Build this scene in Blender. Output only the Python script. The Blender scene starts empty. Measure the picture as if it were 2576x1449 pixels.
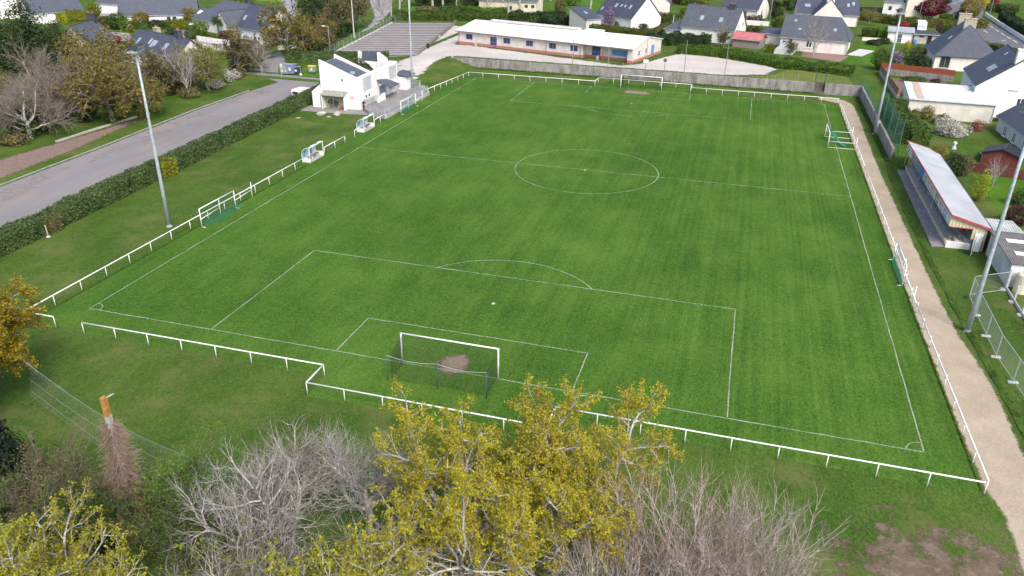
import bpy, bmesh, math, random
import numpy as np
from mathutils import Vector, Matrix
from mathutils.geometry import tessellate_polygon
R = math.radians
scene = bpy.context.scene
COL = scene.collection

# ------------------------------------------------------------------ camera
CAM = Vector((49.4918, -45.5638, 30.8550))
AX_R = Vector((0.9597497, 0.2805292, 0.0135596))
AX_U = Vector((-0.1359778, 0.4218807, 0.8963965))
AX_F = Vector((-0.2457449, 0.8621601, -0.4430456))
FPX = 3060.31 / (4000 / 2576)
cd = bpy.data.cameras.new('camera')
cam = bpy.data.objects.new('camera', cd)
COL.objects.link(cam)
m3 = Matrix((AX_R, AX_U, -AX_F)).transposed()
cam.matrix_world = Matrix.Translation(CAM) @ m3.to_4x4()
cd.sensor_fit = 'HORIZONTAL'
cd.sensor_width = 36.0
cd.lens = 3060.31 / 4000 * 36.0
cd.clip_start = 0.5
cd.clip_end = 4000
scene.camera = cam

# ------------------------------------------------------------------ sky, sun, exposure
SUN_EL, SUN_AZ = R(48), R(142)          # azimuth clockwise from +Y: behind and to the right of the camera
world = bpy.data.worlds.new('World')
scene.world = world
world.use_nodes = True
wn = world.node_tree
bg = wn.nodes['Background']
sky = wn.nodes.new('ShaderNodeTexSky')
sky.sky_type = 'NISHITA'
sky.sun_disc = False
sky.sun_elevation = SUN_EL
sky.sun_rotation = SUN_AZ
sky.air_density = 1.0
sky.dust_density = 4.0
sky.ozone_density = 1.0
wn.links.new(sky.outputs[0], bg.inputs[0])
bg.inputs[1].default_value = 0.125
sl = bpy.data.lights.new('sun', 'SUN')
sl.energy = 1.15
sl.angle = R(18)
sl.color = (1.0, 0.96, 0.90)
sun = bpy.data.objects.new('sun', sl)
COL.objects.link(sun)
sd = Vector((math.sin(SUN_AZ) * math.cos(SUN_EL), math.cos(SUN_AZ) * math.cos(SUN_EL), math.sin(SUN_EL)))
sun.rotation_euler = sd.to_track_quat('Z', 'Y').to_euler()
sun.location = (60, -60, 80)
scene.view_settings.view_transform = 'Standard'
scene.view_settings.look = 'None'
scene.view_settings.exposure = 1.05
scene.view_settings.gamma = 1.0
scene.cycles.max_bounces = 6
scene.cycles.transparent_max_bounces = 24

# ------------------------------------------------------------------ terrain heights
def ss(a, b, x):
    t = min(1.0, max(0.0, (x - a) / (b - a)))
    return t * t * (3 - 2 * t)
def wall_y(x): return 110.0 - 0.022 * (x + 8)
def hz(x, y):
    yw = wall_y(x)
    if 62.37 < x < 64.03 and -1 < y - yw < 2.3: return max(0.0, 0.55 * (y - yw) - .3)
    z = 0.0
    if x > -8.3:
        far = 1.7 * ss(yw - 0.05, yw + 0.28, y)
    else:
        far = 1.7 * ss(88, 112, y)
    t = ss(-22, -8.3, x)
    left = 1.1 * ss(86, 110, y)
    if x < -8.3:
        z = left * (1 - t) + far * t
    else:
        bank = 1.65 * ss(90, 109.5, y) * (1 - ss(-8.3, -2.8, x))
        z = max(far, bank)
    z *= ss(-52, -40, x) * 0.6 + 0.4 if x < -40 else 1
    if x > 69.9:
        z = max(z, 1.7 * ss(70.15, 70.45, x) * ss(63.6, 67.6, y))
        z = max(z, 0.75 * ss(75.6, 77.0, x) * ss(37, 41, y))
    return z
def ray(px, py):
    return (AX_R * ((px - 1288) / FPX) - AX_U * ((py - 724.5) / FPX) + AX_F)
def G(px, py, z=None):
    """point of the terrain (or of the level z) seen at a pixel of the 2576 wide survey photograph"""
    d = ray(px, py)
    zz = 0.0 if z is None else z
    for _ in range(1 if z is not None else 14):
        t = (zz - CAM.z) / d.z
        p = CAM + d * t
        if z is None:
            zz = 0.5 * zz + 0.5 * hz(p.x, p.y)
    return Vector((p.x, p.y, zz))

# ------------------------------------------------------------------ helpers: objects
def link(o, parent=None):
    COL.objects.link(o)
    if parent is not None: o.parent = parent
    return o
def tag(o, label=None, cat=None, group=None, kind=None):
    if label: o['label'] = label
    if cat: o['category'] = cat
    if group: o['group'] = group
    if kind: o['kind'] = kind
    return o
def thing(name, label, cat, loc=(0, 0, 0), rz=0.0, group=None):
    o = bpy.data.objects.new(name, None)
    o.empty_display_size = 0.3
    COL.objects.link(o)
    o.location = loc
    o.rotation_euler = (0, 0, rz)
    return tag(o, label, cat, group)
def copy_tree(o, loc, rz, scale=1.0, label=None, group=None):
    c = o.copy(); COL.objects.link(c)
    c.location = loc; c.rotation_euler = (0, 0, rz)
    c.scale = (scale, scale, scale) if not isinstance(scale, tuple) else scale
    if label: c['label'] = label
    if group: c['group'] = group
    for ch in list(o.children):
        d = ch.copy(); COL.objects.link(d); d.parent = c
        for g in list(ch.children):
            e = g.copy(); COL.objects.link(e); e.parent = d
    return c

class MB:
    """collects shapes, builds them as one mesh object"""
    def __init__(s): s.v = []; s.f = []
    def quad(s, *p):
        n = len(s.v); s.v += [tuple(q) for q in p]; s.f.append(tuple(range(n, n + len(p)))); return s
    def box(s, cx, cy, cz, sx, sy, sz, rz=0.0):
        n = len(s.v); c, k = math.cos(rz), math.sin(rz)
        for dz in (-.5, .5):
            for dx, dy in ((-.5, -.5), (.5, -.5), (.5, .5), (-.5, .5)):
                x, y = dx * sx, dy * sy
                s.v.append((cx + c * x - k * y, cy + k * x + c * y, cz + dz * sz))
        for f in ((3, 2, 1, 0), (4, 5, 6, 7), (0, 1, 5, 4), (1, 2, 6, 5), (2, 3, 7, 6), (3, 0, 4, 7)):
            s.f.append(tuple(n + i for i in f))
        return s
    def prism(s, pts, off):
        """planar polygon pts (3D) extruded by the vector off"""
        n = len(s.v); k = len(pts); off = Vector(off)
        s.v += [tuple(p) for p in pts] + [tuple(Vector(p) + off) for p in pts]
        s.f.append(tuple(range(n + k - 1, n - 1, -1))); s.f.append(tuple(range(n + k, n + 2 * k)))
        for i in range(k):
            j = (i + 1) % k
            s.f.append((n + i, n + j, n + k + j, n + k + i))
        return s
    def tube(s, pts, radii, n=6, cap=True):
        pts = [Vector(p) for p in pts]
        if not isinstance(radii, (list, tuple)): radii = [radii] * len(pts)
        b = len(s.v); ref = Vector((0.31, 0.17, 0.93)).normalized()
        for i, p in enumerate(pts):
            d = (pts[min(i + 1, len(pts) - 1)] - pts[max(i - 1, 0)]).normalized()
            a = d.cross(ref)
            if a.length < 1e-3: a = d.cross(Vector((1, 0, 0)))
            a.normalize(); c = d.cross(a)
            for j in range(n):
                t = 2 * math.pi * j / n
                s.v.append(tuple(p + (a * math.cos(t) + c * math.sin(t)) * radii[i]))
        for i in range(len(pts) - 1):
            for j in range(n):
                k = (j + 1) % n
                s.f.append((b + i * n + j, b + i * n + k, b + (i + 1) * n + k, b + (i + 1) * n + j))
        if cap:
            s.f.append(tuple(b + j for j in range(n - 1, -1, -1)))
            e = b + (len(pts) - 1) * n
            s.f.append(tuple(e + j for j in range(n)))
        return s
    def lathe(s, prof, n=12, c=(0, 0, 0)):
        b = len(s.v)
        for r, z in prof:
            for j in range(n):
                t = 2 * math.pi * j / n
                s.v.append((c[0] + r * math.cos(t), c[1] + r * math.sin(t), c[2] + z))
        for i in range(len(prof) - 1):
            for j in range(n):
                k = (j + 1) % n
                s.f.append((b + i * n + j, b + i * n + k, b + (i + 1) * n + k, b + (i + 1) * n + j))
        s.f.append(tuple(b + (len(prof) - 1) * n + j for j in range(n)))
        return s
    def build(s, name, mat, parent=None, smooth=False, bevel=0.0):
        me = bpy.data.meshes.new(name)
        me.from_pydata(s.v, [], s.f)
        if bevel:
            bm = bmesh.new(); bm.from_mesh(me)
            bmesh.ops.recalc_face_normals(bm, faces=bm.faces)
            es = [e for e in bm.edges if len(e.link_faces) == 2 and e.calc_face_angle(0) > 0.5]
            bmesh.ops.bevel(bm, geom=es, offset=bevel, segments=2, affect='EDGES', clamp_overlap=True)
            bm.to_mesh(me); bm.free()
        me.materials.append(mat)
        if smooth: me.polygons.foreach_set('use_smooth', [True] * len(me.polygons))
        me.update()
        return link(bpy.data.objects.new(name, me), parent)

class NM:
    """numpy quad mesh for foliage and twigs"""
    def __init__(s): s.V = []; s.F = []; s.n = 0
    def add(s, v, f):
        s.V.append(np.asarray(v, np.float32)); s.F.append(np.asarray(f, np.int32) + s.n); s.n += len(v)
    def tube(s, pts, r0, r1, n):
        k = len(pts); P = np.array(pts, np.float32)
        D = np.empty_like(P); D[:-1] = P[1:] - P[:-1]; D[-1] = D[-2]
        D /= np.linalg.norm(D, axis=1)[:, None] + 1e-9
        ref = np.array([0.31, 0.17, 0.93]) if abs(D[0][2]) < 0.85 else np.array([0.95, 0.2, 0.1])
        A = np.cross(D, ref); A /= np.linalg.norm(A, axis=1)[:, None] + 1e-9
        B = np.cross(D, A)
        t = np.arange(n) * 2 * np.pi / n
        r = np.linspace(r0, r1, k)[:, None, None]
        V = P[:, None, :] + r * (np.cos(t)[None, :, None] * A[:, None, :] + np.sin(t)[None, :, None] * B[:, None, :])
        i, j = np.meshgrid(np.arange(k - 1), np.arange(n), indexing='ij'); j2 = (j + 1) % n
        F = np.stack([i * n + j, i * n + j2, (i + 1) * n + j2, (i + 1) * n + j], -1).reshape(-1, 4)
        s.add(V.reshape(-1, 3), F)
    def leaves(s, C, size, rng, up=0.5, asp=0.62, out=None):
        C = np.asarray(C, np.float32); n = len(C)
        if n == 0: return
        N = rng.normal(size=(n, 3)); N[:, 2] = np.abs(N[:, 2]) + up
        if out is not None: N += out
        N /= np.linalg.norm(N, axis=1)[:, None]
        T = rng.normal(size=(n, 3)); T -= (T * N).sum(1)[:, None] * N; T /= np.linalg.norm(T, axis=1)[:, None]
        B = np.cross(N, T)
        sz = (size * rng.uniform(0.45, 1.5, n))[:, None] * 0.5
        V = np.stack([C - T * sz, C + B * sz * asp + N * sz * .18, C + T * sz, C - B * sz * asp + N * sz * .18], 1).reshape(-1, 3)
        s.add(V, np.arange(4 * n).reshape(-1, 4))
    def build(s, name, mat, parent=None, smooth=False):
        V = np.concatenate(s.V); F = np.concatenate(s.F)
        me = bpy.data.meshes.new(name)
        me.vertices.add(len(V)); me.vertices.foreach_set('co', V.ravel())
        me.loops.add(len(F) * 4); me.loops.foreach_set('vertex_index', F.ravel())
        me.polygons.add(len(F)); me.polygons.foreach_set('loop_start', np.arange(len(F), dtype=np.int32) * 4)
        try: me.polygons.foreach_set('loop_total', np.full(len(F), 4, np.int32))
        except Exception: pass
        if smooth: me.polygons.foreach_set('use_smooth', np.ones(len(F), bool))
        me.update(calc_edges=True); me.validate()
        me.materials.append(mat)
        return link(bpy.data.objects.new(name, me), parent)

# ------------------------------------------------------------------ materials
def nd(nt, t, **kw):
    n = nt.nodes.new(t)
    for k, v in kw.items():
        if k in ('op', 'operation'): n.operation = v
        else: n.inputs[k].default_value = v
    return n
def noise(nt, vec, scale, detail=4.0, rough=0.55):
    n = nt.nodes.new('ShaderNodeTexNoise')
    n.inputs['Scale'].default_value = scale; n.inputs['Detail'].default_value = detail; n.inputs['Roughness'].default_value = rough
    if vec is not None: nt.links.new(vec, n.inputs['Vector'])
    return n.outputs['Fac']
def ramp(nt, fac, stops):
    n = nt.nodes.new('ShaderNodeValToRGB')
    e = n.color_ramp.elements
    while len(e) < len(stops): e.new(0.5)
    for el, (p, c) in zip(e, stops):
        el.position = p; el.color = (*c, 1) if len(c) == 3 else c
    nt.links.new(fac, n.inputs[0])
    return n.outputs[0]
def mixc(nt, fac, a, b, blend='MIX'):
    n = nt.nodes.new('ShaderNodeMix'); n.data_type = 'RGBA'; n.blend_type = blend
    for s, v in ((0, fac), (6, a), (7, b)):
        if hasattr(v, 'links'): nt.links.new(v, n.inputs[s])
        elif isinstance(v, (int, float)): n.inputs[s].default_value = v
        else: n.inputs[s].default_value = (*v, 1)
    return n.outputs[2]
def mathn(nt, op, a, b=None, clamp=False):
    n = nt.nodes.new('ShaderNodeMath'); n.operation = op; n.use_clamp = clamp
    for i, v in enumerate((a, b)):
        if v is None: continue
        if hasattr(v, 'links'): nt.links.new(v, n.inputs[i])
        else: n.inputs[i].default_value = v
    return n.outputs[0]
def stretch(nt, vec, sc, rz=0.0):
    n = nt.nodes.new('ShaderNodeMapping'); n.inputs['Scale'].default_value = sc
    n.inputs['Rotation'].default_value = (0, 0, rz)
    nt.links.new(vec, n.inputs['Vector']); return n.outputs[0]
def newmat(name):
    m = bpy.data.materials.new(name); m.use_nodes = True
    return m, m.node_tree, m.node_tree.nodes['Principled BSDF'], m.node_tree.nodes['Material Output']
def mul(c, k): return tuple(min(1.0, x * k) for x in c)
def coord(nt, kind='Object'):
    if kind == 'World': return nt.nodes.new('ShaderNodeNewGeometry').outputs['Position']
    return nt.nodes.new('ShaderNodeTexCoord').outputs[kind]
def mat(name, c, c2=None, rough=0.7, scale=3.0, bump=0.0, metal=0.0, spec=0.3, sc=(1, 1, 1), lo=0.35, hi=0.65, kind='Object', fine=0.0):
    m, nt, b, out = newmat(name)
    c2 = c2 or mul(c, 1.18)
    vec = stretch(nt, coord(nt, kind), sc)
    f = noise(nt, vec, scale)
    col = ramp(nt, f, [(lo, mul(c, 0.9)), (hi, c2)])
    if fine:
        f2 = noise(nt, vec, scale * 14, 3)
        col = mixc(nt, fine, col, ramp(nt, f2, [(0.3, mul(c, 0.5)), (0.7, mul(c2, 1.4))]))
    nt.links.new(col, b.inputs['Base Color'])
    b.inputs['Roughness'].default_value = rough; b.inputs['Metallic'].default_value = metal
    b.inputs['Specular IOR Level'].default_value = spec
    if bump:
        bn = nt.nodes.new('ShaderNodeBump'); bn.inputs['Strength'].default_value = bump; bn.inputs['Distance'].default_value = 0.05
        nt.links.new(noise(nt, vec, scale * 9, 5), bn.inputs['Height']); nt.links.new(bn.outputs[0], b.inputs['Normal'])
    return m
def leafmat(name, cols, rough=0.6, trans=0.35, clump=0.45):
    """foliage: every leaf its own tone, clumps of slightly different hue"""
    m, nt, b, out = newmat(name)
    geo = nt.nodes.new('ShaderNodeNewGeometry')
    k = len(cols)
    col = ramp(nt, geo.outputs['Random Per Island'], [((i + .5) / k, c) for i, c in enumerate(cols)])
    f = noise(nt, coord(nt), 0.55, 3)
    col = mixc(nt, clump, col, ramp(nt, f, [(0.32, mul(cols[0], 0.8)), (0.68, mul(cols[-1], 1.15))]))
    nt.links.new(col, b.inputs['Base Color']); b.inputs['Roughness'].default_value = rough
    b.inputs['Specular IOR Level'].default_value = 0.2
    tr = nt.nodes.new('ShaderNodeBsdfTranslucent'); nt.links.new(col, tr.inputs[0])
    mx = nt.nodes.new('ShaderNodeMixShader'); mx.inputs[0].default_value = trans
    nt.links.new(b.outputs[0], mx.inputs[1]); nt.links.new(tr.outputs[0], mx.inputs[2]); nt.links.new(mx.outputs[0], out.inputs[0])
    return m
def fadeout(nt, shader, out, fade, rag=0.6, nscale=1.6, vec=None, amax=1.0):
    """ragged border of a ground sheet: shows the ground below where the attribute 'edge' is small"""
    at = nt.nodes.new('ShaderNodeAttribute'); at.attribute_name = 'edge'
    v = vec or coord(nt, 'World')
    n1 = noise(nt, v, nscale, 8, 0.72)
    e = mathn(nt, 'DIVIDE', at.outputs['Fac'], fade)
    e = mathn(nt, 'ADD', e, mathn(nt, 'MULTIPLY', mathn(nt, 'SUBTRACT', n1, 0.62), rag * 4))
    e = mathn(nt, 'MULTIPLY', mathn(nt, 'MULTIPLY', e, 2.2 if amax == 1.0 else 1.7, True), amax)
    tp = nt.nodes.new('ShaderNodeBsdfTransparent')
    mx = nt.nodes.new('ShaderNodeMixShader')
    nt.links.new(e, mx.inputs[0]); nt.links.new(tp.outputs[0], mx.inputs[1]); nt.links.new(shader, mx.inputs[2]); nt.links.new(mx.outputs[0], out.inputs[0])
def groundmat(name, c1, c2, c3=None, scale=0.25, fine=5.0, finek=0.35, fade=0.0, rag=0.6, rough=0.95, bump=0.4, sc=(1, 1, 1), rz=0.0, nscale=1.6, amax=1.0):
    m, nt, b, out = newmat(name)
    vec = stretch(nt, coord(nt, 'World'), sc, rz)
    col = ramp(nt, noise(nt, vec, scale, 6, 0.6), [(0.32, c1), (0.68, c2)])
    if c3: col = mixc(nt, ramp(nt, noise(nt, vec, scale * 2.7, 5, 0.65), [(0.52, (0, 0, 0)), (0.7, (1, 1, 1))]), col, c3)
    ff = noise(nt, coord(nt, 'World'), fine, 5, 0.7)
    col = mixc(nt, finek, col, ramp(nt, ff, [(0.25, mul(c1, 0.35)), (0.5, mul(c1, 1.0)), (0.78, mul(c2, 1.6))]))
    nt.links.new(col, b.inputs['Base Color']); b.inputs['Roughness'].default_value = rough; b.inputs['Specular IOR Level'].default_value = 0.12
    if bump:
        bn = nt.nodes.new('ShaderNodeBump'); bn.inputs['Strength'].default_value = bump; bn.inputs['Distance'].default_value = 0.08
        nt.links.new(ff, bn.inputs['Height']); nt.links.new(bn.outputs[0], b.inputs['Normal'])
    if fade: fadeout(nt, b.outputs[0], out, fade, rag, nscale, None, amax)
    return m

def grassmat(name, dark, mid, light, straw, straw_k=0.35, rows=0.0, fade=0.0, patch=0.06, yscale=1.0):
    m, nt, b, out = newmat(name)
    P = coord(nt, 'World')
    big = noise(nt, P, patch, 5, 0.6)
    medv = stretch(nt, P, (1.0, 0.35, 1.0), R(8))
    med = noise(nt, medv, 0.42, 6, 0.68)
    tuft = noise(nt, stretch(nt, P, (1.0, 0.6, 1.0)), 2.4, 6, 0.85)
    blade = noise(nt, stretch(nt, P, (1.0, 0.55, 1.0)), 6.5, 4, 0.8)
    f = mathn(nt, 'ADD', mathn(nt, 'MULTIPLY', big, 0.42), mathn(nt, 'MULTIPLY', med, 0.36))
    f = mathn(nt, 'ADD', f, mathn(nt, 'MULTIPLY', tuft, 0.48))
    f = mathn(nt, 'ADD', f, mathn(nt, 'MULTIPLY', blade, 0.95))
    if rows:
        # faint wheel tracks of the mower along the length of the pitch, stronger towards one side
        sx = nt.nodes.new('ShaderNodeSeparateXYZ'); nt.links.new(P, sx.inputs[0])
        rv = stretch(nt, P, (1.0, 0.012, 1.0))
        st = noise(nt, rv, 1.9, 3, 0.7)
        side = nt.nodes.new('ShaderNodeMapRange'); side.inputs[1].default_value = 18; side.inputs[2].default_value = 55
        side.inputs[3].default_value = 0.25; side.inputs[4].default_value = 1.0; nt.links.new(sx.outputs[0], side.inputs[0])
        f = mathn(nt, 'ADD', f, mathn(nt, 'MULTIPLY', mathn(nt, 'MULTIPLY', mathn(nt, 'SUBTRACT', st, 0.5), rows), side.outputs[0]))
    f = mathn(nt, 'DIVIDE', f, 2.21)
    col = ramp(nt, f, [(0.405, dark), (0.5, mid), (0.595, light)])
    sn = noise(nt, P, 0.19, 6, 0.68)
    col = mixc(nt, mathn(nt, 'MULTIPLY', ramp(nt, sn, [(0.50, (0, 0, 0)), (0.66, (1, 1, 1))]), straw_k), col, straw)
    if fade is None:
        # small worn spots of bare soil and bleached tufts
        col = mixc(nt, mathn(nt, 'MULTIPLY', ramp(nt, noise(nt, P, 0.85, 6, 0.75), [(0.66, (0, 0, 0)), (0.72, (1, 1, 1))]), 0.55), col, (0.22, 0.17, 0.12))
    # daisies and bleached blades
    sp = noise(nt, P, 7.5, 2, 0.5)
    col = mixc(nt, mathn(nt, 'MULTIPLY', ramp(nt, sp, [(0.72, (0, 0, 0)), (0.80, (1, 1, 1))]), 0.22), col, (0.28, 0.30, 0.14))
    nt.links.new(col, b.inputs['Base Color']); b.inputs['Roughness'].default_value = 0.9
    b.inputs['Specular IOR Level'].default_value = 0.04
    bn = nt.nodes.new('ShaderNodeBump'); bn.inputs['Strength'].default_value = 0.55; bn.inputs['Distance'].default_value = 0.10
    nt.links.new(mathn(nt, 'ADD', blade, tuft), bn.inputs['Height']); nt.links.new(bn.outputs[0], b.inputs['Normal'])
    if fade: fadeout(nt, b.outputs[0], out, fade)
    return m

WHITE = mat('white_paint', (0.78, 0.79, 0.80), (0.84, 0.84, 0.84), rough=0.45, scale=1.5)
GALV = mat('galvanised_steel', (0.36, 0.42, 0.47), (0.46, 0.52, 0.57), rough=0.5, scale=2.5, metal=0.15)
DKGREY = mat('dark_grey', (0.05, 0.055, 0.06), rough=0.6)
BLACK = mat('black_plastic', (0.018, 0.018, 0.02), rough=0.5)
GLASS = mat('window_glass', (0.03, 0.035, 0.045), (0.06, 0.07, 0.09), rough=0.12, spec=0.6, scale=0.8)
SKYGLASS = mat('rooflight_glass', (0.22, 0.30, 0.36), (0.35, 0.42, 0.48), rough=0.1, spec=0.6)
PVC = mat('white_pvc', (0.76, 0.78, 0.80), rough=0.4)
BLUE = mat('blue_paint', (0.07, 0.13, 0.50), (0.10, 0.19, 0.56), rough=0.45)
LBLUE = mat('light_blue_paint', (0.08, 0.26, 0.55), (0.11, 0.32, 0.60), rough=0.45)
RENDER = mat('white_render', (0.74, 0.725, 0.685), (0.82, 0.81, 0.78), rough=0.85, scale=1.1, bump=0.1, sc=(1, 1, 0.3), fine=.06)
RENDERB = mat('bright_render', (0.80, 0.80, 0.79), (0.85, 0.85, 0.84), rough=0.85, scale=0.5, bump=0.08)
CREAM = mat('cream_render', (0.70, 0.64, 0.47), (0.76, 0.70, 0.54), rough=0.85, scale=0.6)
PINKR = mat('pink_white_render', (0.73, 0.67, 0.63), (0.80, 0.745, 0.71), rough=0.85, scale=1.0, bump=0.1, sc=(1, 1, 0.3), fine=.06)
STONE = mat('granite_stone', (0.34, 0.30, 0.24), (0.50, 0.46, 0.38), rough=0.9, scale=3.5, bump=0.5, fine=0.3)
def slatemat(name, c, c2, lichen=0.0):
    m, nt, b, out = newmat(name)
    P = coord(nt)
    br = nt.nodes.new('ShaderNodeTexNoise'); br.inputs['Scale'].default_value = 1.1; br.inputs['Detail'].default_value = 6; br.inputs['Roughness'].default_value = 0.65
    nt.links.new(stretch(nt, P, (1, 1, 0.5)), br.inputs['Vector'])
    col = ramp(nt, br.outputs['Fac'], [(0.3, c), (0.7, c2)])
    row = nt.nodes.new('ShaderNodeTexWave'); row.bands_direction = 'Z'; row.inputs['Scale'].default_value = 1.6; row.inputs['Distortion'].default_value = 0.6
    nt.links.new(P, row.inputs['Vector'])
    col = mixc(nt, 0.16, col, ramp(nt, row.outputs['Fac'], [(0.0, mul(c, 0.4)), (0.5, c2)]))
    ti = noise(nt, P, 9, 2)
    col = mixc(nt, 0.22, col, ramp(nt, ti, [(0.35, mul(c, 0.55)), (0.65, mul(c2, 1.35))]))
    if lichen:
        col = mixc(nt, mathn(nt, 'MULTIPLY', ramp(nt, noise(nt, P, 2.2, 6, 0.75), [(0.58, (0, 0, 0)), (0.72, (1, 1, 1))]), lichen), col, (0.30, 0.31, 0.30))
    nt.links.new(col, b.inputs['Base Color']); b.inputs['Roughness'].default_value = 0.6; b.inputs['Specular IOR Level'].default_value = 0.35
    return m
SLATE = slatemat('blue_slate', (0.060, 0.070, 0.095), (0.10, 0.115, 0.145))
SLATE2 = slatemat('weathered_slate', (0.055, 0.064, 0.085), (0.10, 0.112, 0.14), 0.35)
SLATED = slatemat('dark_slate', (0.040, 0.048, 0.075), (0.075, 0.085, 0.12), 0.12)
SLATEG = slatemat('green_grey_slate', (0.075, 0.090, 0.10), (0.12, 0.135, 0.15), 0.2)
WOODG = mat('weathered_timber', (0.20, 0.17, 0.15), (0.30, 0.26, 0.24), rough=0.9, scale=2, sc=(1, 1, 6), fine=0.3)
WOODR = mat('red_stained_boards', (0.22, 0.055, 0.03), (0.30, 0.085, 0.045), rough=0.8, scale=2, sc=(1, 1, 8), fine=0.25)
WOODY = mat('yellow_boards', (0.58, 0.45, 0.20), (0.68, 0.55, 0.28), rough=0.8, scale=2, fine=0.2)
CONC = mat('grey_concrete', (0.34, 0.33, 0.32), (0.46, 0.45, 0.43), rough=0.95, scale=1.0, bump=0.3, fine=0.25)
TERRA = mat('terracotta', (0.45, 0.17, 0.09), rough=0.8)
BARK = mat('bark_brown', (0.10, 0.08, 0.06), (0.19, 0.16, 0.12), rough=0.95, scale=4, bump=0.6, fine=0.3)
def barkmat(name, dark, grey, pale, k=0.5):
    m, nt, b, out = newmat(name)
    P = coord(nt)
    col = ramp(nt, noise(nt, P, 2.0, 6, 0.7), [(0.35, dark), (0.55, grey)])
    col = mixc(nt, ramp(nt, noise(nt, P, 5.0, 5, 0.7), [(0.62 - 0.2 * k, (0, 0, 0)), (0.70 - 0.2 * k, (1, 1, 1))]), col, pale)
    nt.links.new(col, b.inputs['Base Color']); b.inputs['Roughness'].default_value = 0.95; b.inputs['Specular IOR Level'].default_value = 0.1
    return m
BARK_OAK = barkmat('lichened_oak_bark', (0.055, 0.042, 0.035), (0.21, 0.19, 0.17), (0.50, 0.48, 0.42), 0.5)
BARK_PALE = barkmat('pale_grey_bark', (0.20, 0.185, 0.17), (0.36, 0.34, 0.315), (0.52, 0.50, 0.455), 0.55)
BARK_TWIG = barkmat('grey_brown_twigs', (0.14, 0.115, 0.095), (0.235, 0.20, 0.172), (0.33, 0.29, 0.255), 0.3)
BARK_RED = barkmat('red_brown_twig_tips', (0.20, 0.105, 0.07), (0.29, 0.17, 0.125), (0.36, 0.26, 0.21), 0.3)
BARK_PINK = barkmat('pinkish_birch_bark', (0.24, 0.19, 0.17), (0.42, 0.36, 0.335), (0.58, 0.53, 0.50), 0.5)
L_OAK = leafmat('yellow_oak_leaves', [(0.20, 0.16, 0.02), (0.42, 0.36, 0.02), (0.60, 0.53, 0.03), (0.48, 0.42, 0.025), (0.34, 0.36, 0.03), (0.55, 0.50, 0.04)], trans=0.42, clump=.3)
L_OAK2 = leafmat('yellow_green_oak_leaves', [(0.20, 0.17, 0.02), (0.45, 0.40, 0.03), (0.40, 0.43, 0.04), (0.60, 0.54, 0.04), (0.30, 0.33, 0.03)], trans=0.42, clump=.3)
L_OAKO = leafmat('orange_yellow_oak_leaves', [(0.20, 0.13, 0.015), (0.38, 0.26, 0.018), (0.50, 0.36, 0.022), (0.42, 0.31, 0.02), (0.33, 0.28, 0.02)], trans=0.4)
L_OCHRE = leafmat('ochre_budding_leaves', [(0.16, 0.125, 0.03), (0.26, 0.20, 0.045), (0.31, 0.25, 0.055), (0.24, 0.22, 0.05)], trans=0.35)
L_YGREEN = leafmat('yellow_green_leaves', [(0.12, 0.13, 0.012), (0.20, 0.22, 0.02), (0.28, 0.30, 0.03)], trans=0.4)
L_GREEN = leafmat('mid_green_leaves', [(0.035, 0.065, 0.012), (0.06, 0.11, 0.018), (0.10, 0.16, 0.03)], trans=0.3)
L_FRESH = leafmat('fresh_green_leaves', [(0.06, 0.12, 0.012), (0.10, 0.20, 0.02), (0.15, 0.27, 0.035)], trans=0.35)
L_DARK = leafmat('dark_green_leaves', [(0.014, 0.030, 0.010), (0.028, 0.052, 0.016), (0.05, 0.085, 0.028)], trans=0.2)
L_HEDGE = leafmat('laurel_hedge_leaves', [(0.034, 0.066, 0.018), (0.070, 0.122, 0.030), (0.095, 0.10, 0.035), (0.060, 0.115, 0.030), (0.125, 0.185, 0.062)], trans=0.2, clump=0.35)
L_HEDGEY = leafmat('yellow_hedge_leaves', [(0.13, 0.14, 0.012), (0.2, 0.21, 0.02), (0.27, 0.28, 0.03)], trans=0.25)
L_THUJA = leafmat('clipped_conifer_hedge', [(0.05, 0.065, 0.012), (0.085, 0.10, 0.02), (0.13, 0.145, 0.03)], trans=0.15)
L_CONIFER = leafmat('conifer_needles', [(0.016, 0.034, 0.012), (0.035, 0.062, 0.020), (0.065, 0.095, 0.03)], trans=0.15)
L_BLACK = leafmat('very_dark_needles', [(0.008, 0.014, 0.008), (0.016, 0.026, 0.014), (0.03, 0.044, 0.022)], trans=0.1)
L_MAROON = leafmat('maroon_maple_leaves', [(0.05, 0.006, 0.012), (0.10, 0.010, 0.022), (0.16, 0.018, 0.035)], trans=0.25)
L_PURPLE = leafmat('dark_purple_leaves', [(0.045, 0.018, 0.022), (0.085, 0.035, 0.035), (0.13, 0.06, 0.055)], trans=0.2)
L_BROWN = leafmat('brown_brush', [(0.09, 0.080, 0.035), (0.145, 0.125, 0.052), (0.19, 0.175, 0.07)], trans=0.2)
L_WHITE = leafmat('white_blossom', [(0.16, 0.18, 0.10), (0.55, 0.53, 0.50), (0.70, 0.66, 0.64)], trans=0.2, clump=0.25)
L_PINK = leafmat('pink_blossom', [(0.05, 0.06, 0.02), (0.42, 0.08, 0.12), (0.55, 0.14, 0.18)], trans=0.2, clump=0.2)
L_RED = leafmat('red_blossom', [(0.10, 0.03, 0.02), (0.45, 0.02, 0.05), (0.55, 0.05, 0.09)], trans=0.2, clump=0.2)
L_LILAC = leafmat('lilac_blossom', [(0.06, 0.08, 0.03), (0.30, 0.17, 0.36), (0.42, 0.28, 0.46)], trans=0.2, clump=0.2)
L_YELLOW = leafmat('yellow_blossom', [(0.30, 0.24, 0.01), (0.60, 0.48, 0.01), (0.70, 0.58, 0.02)], trans=0.2, clump=0.2)
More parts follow.
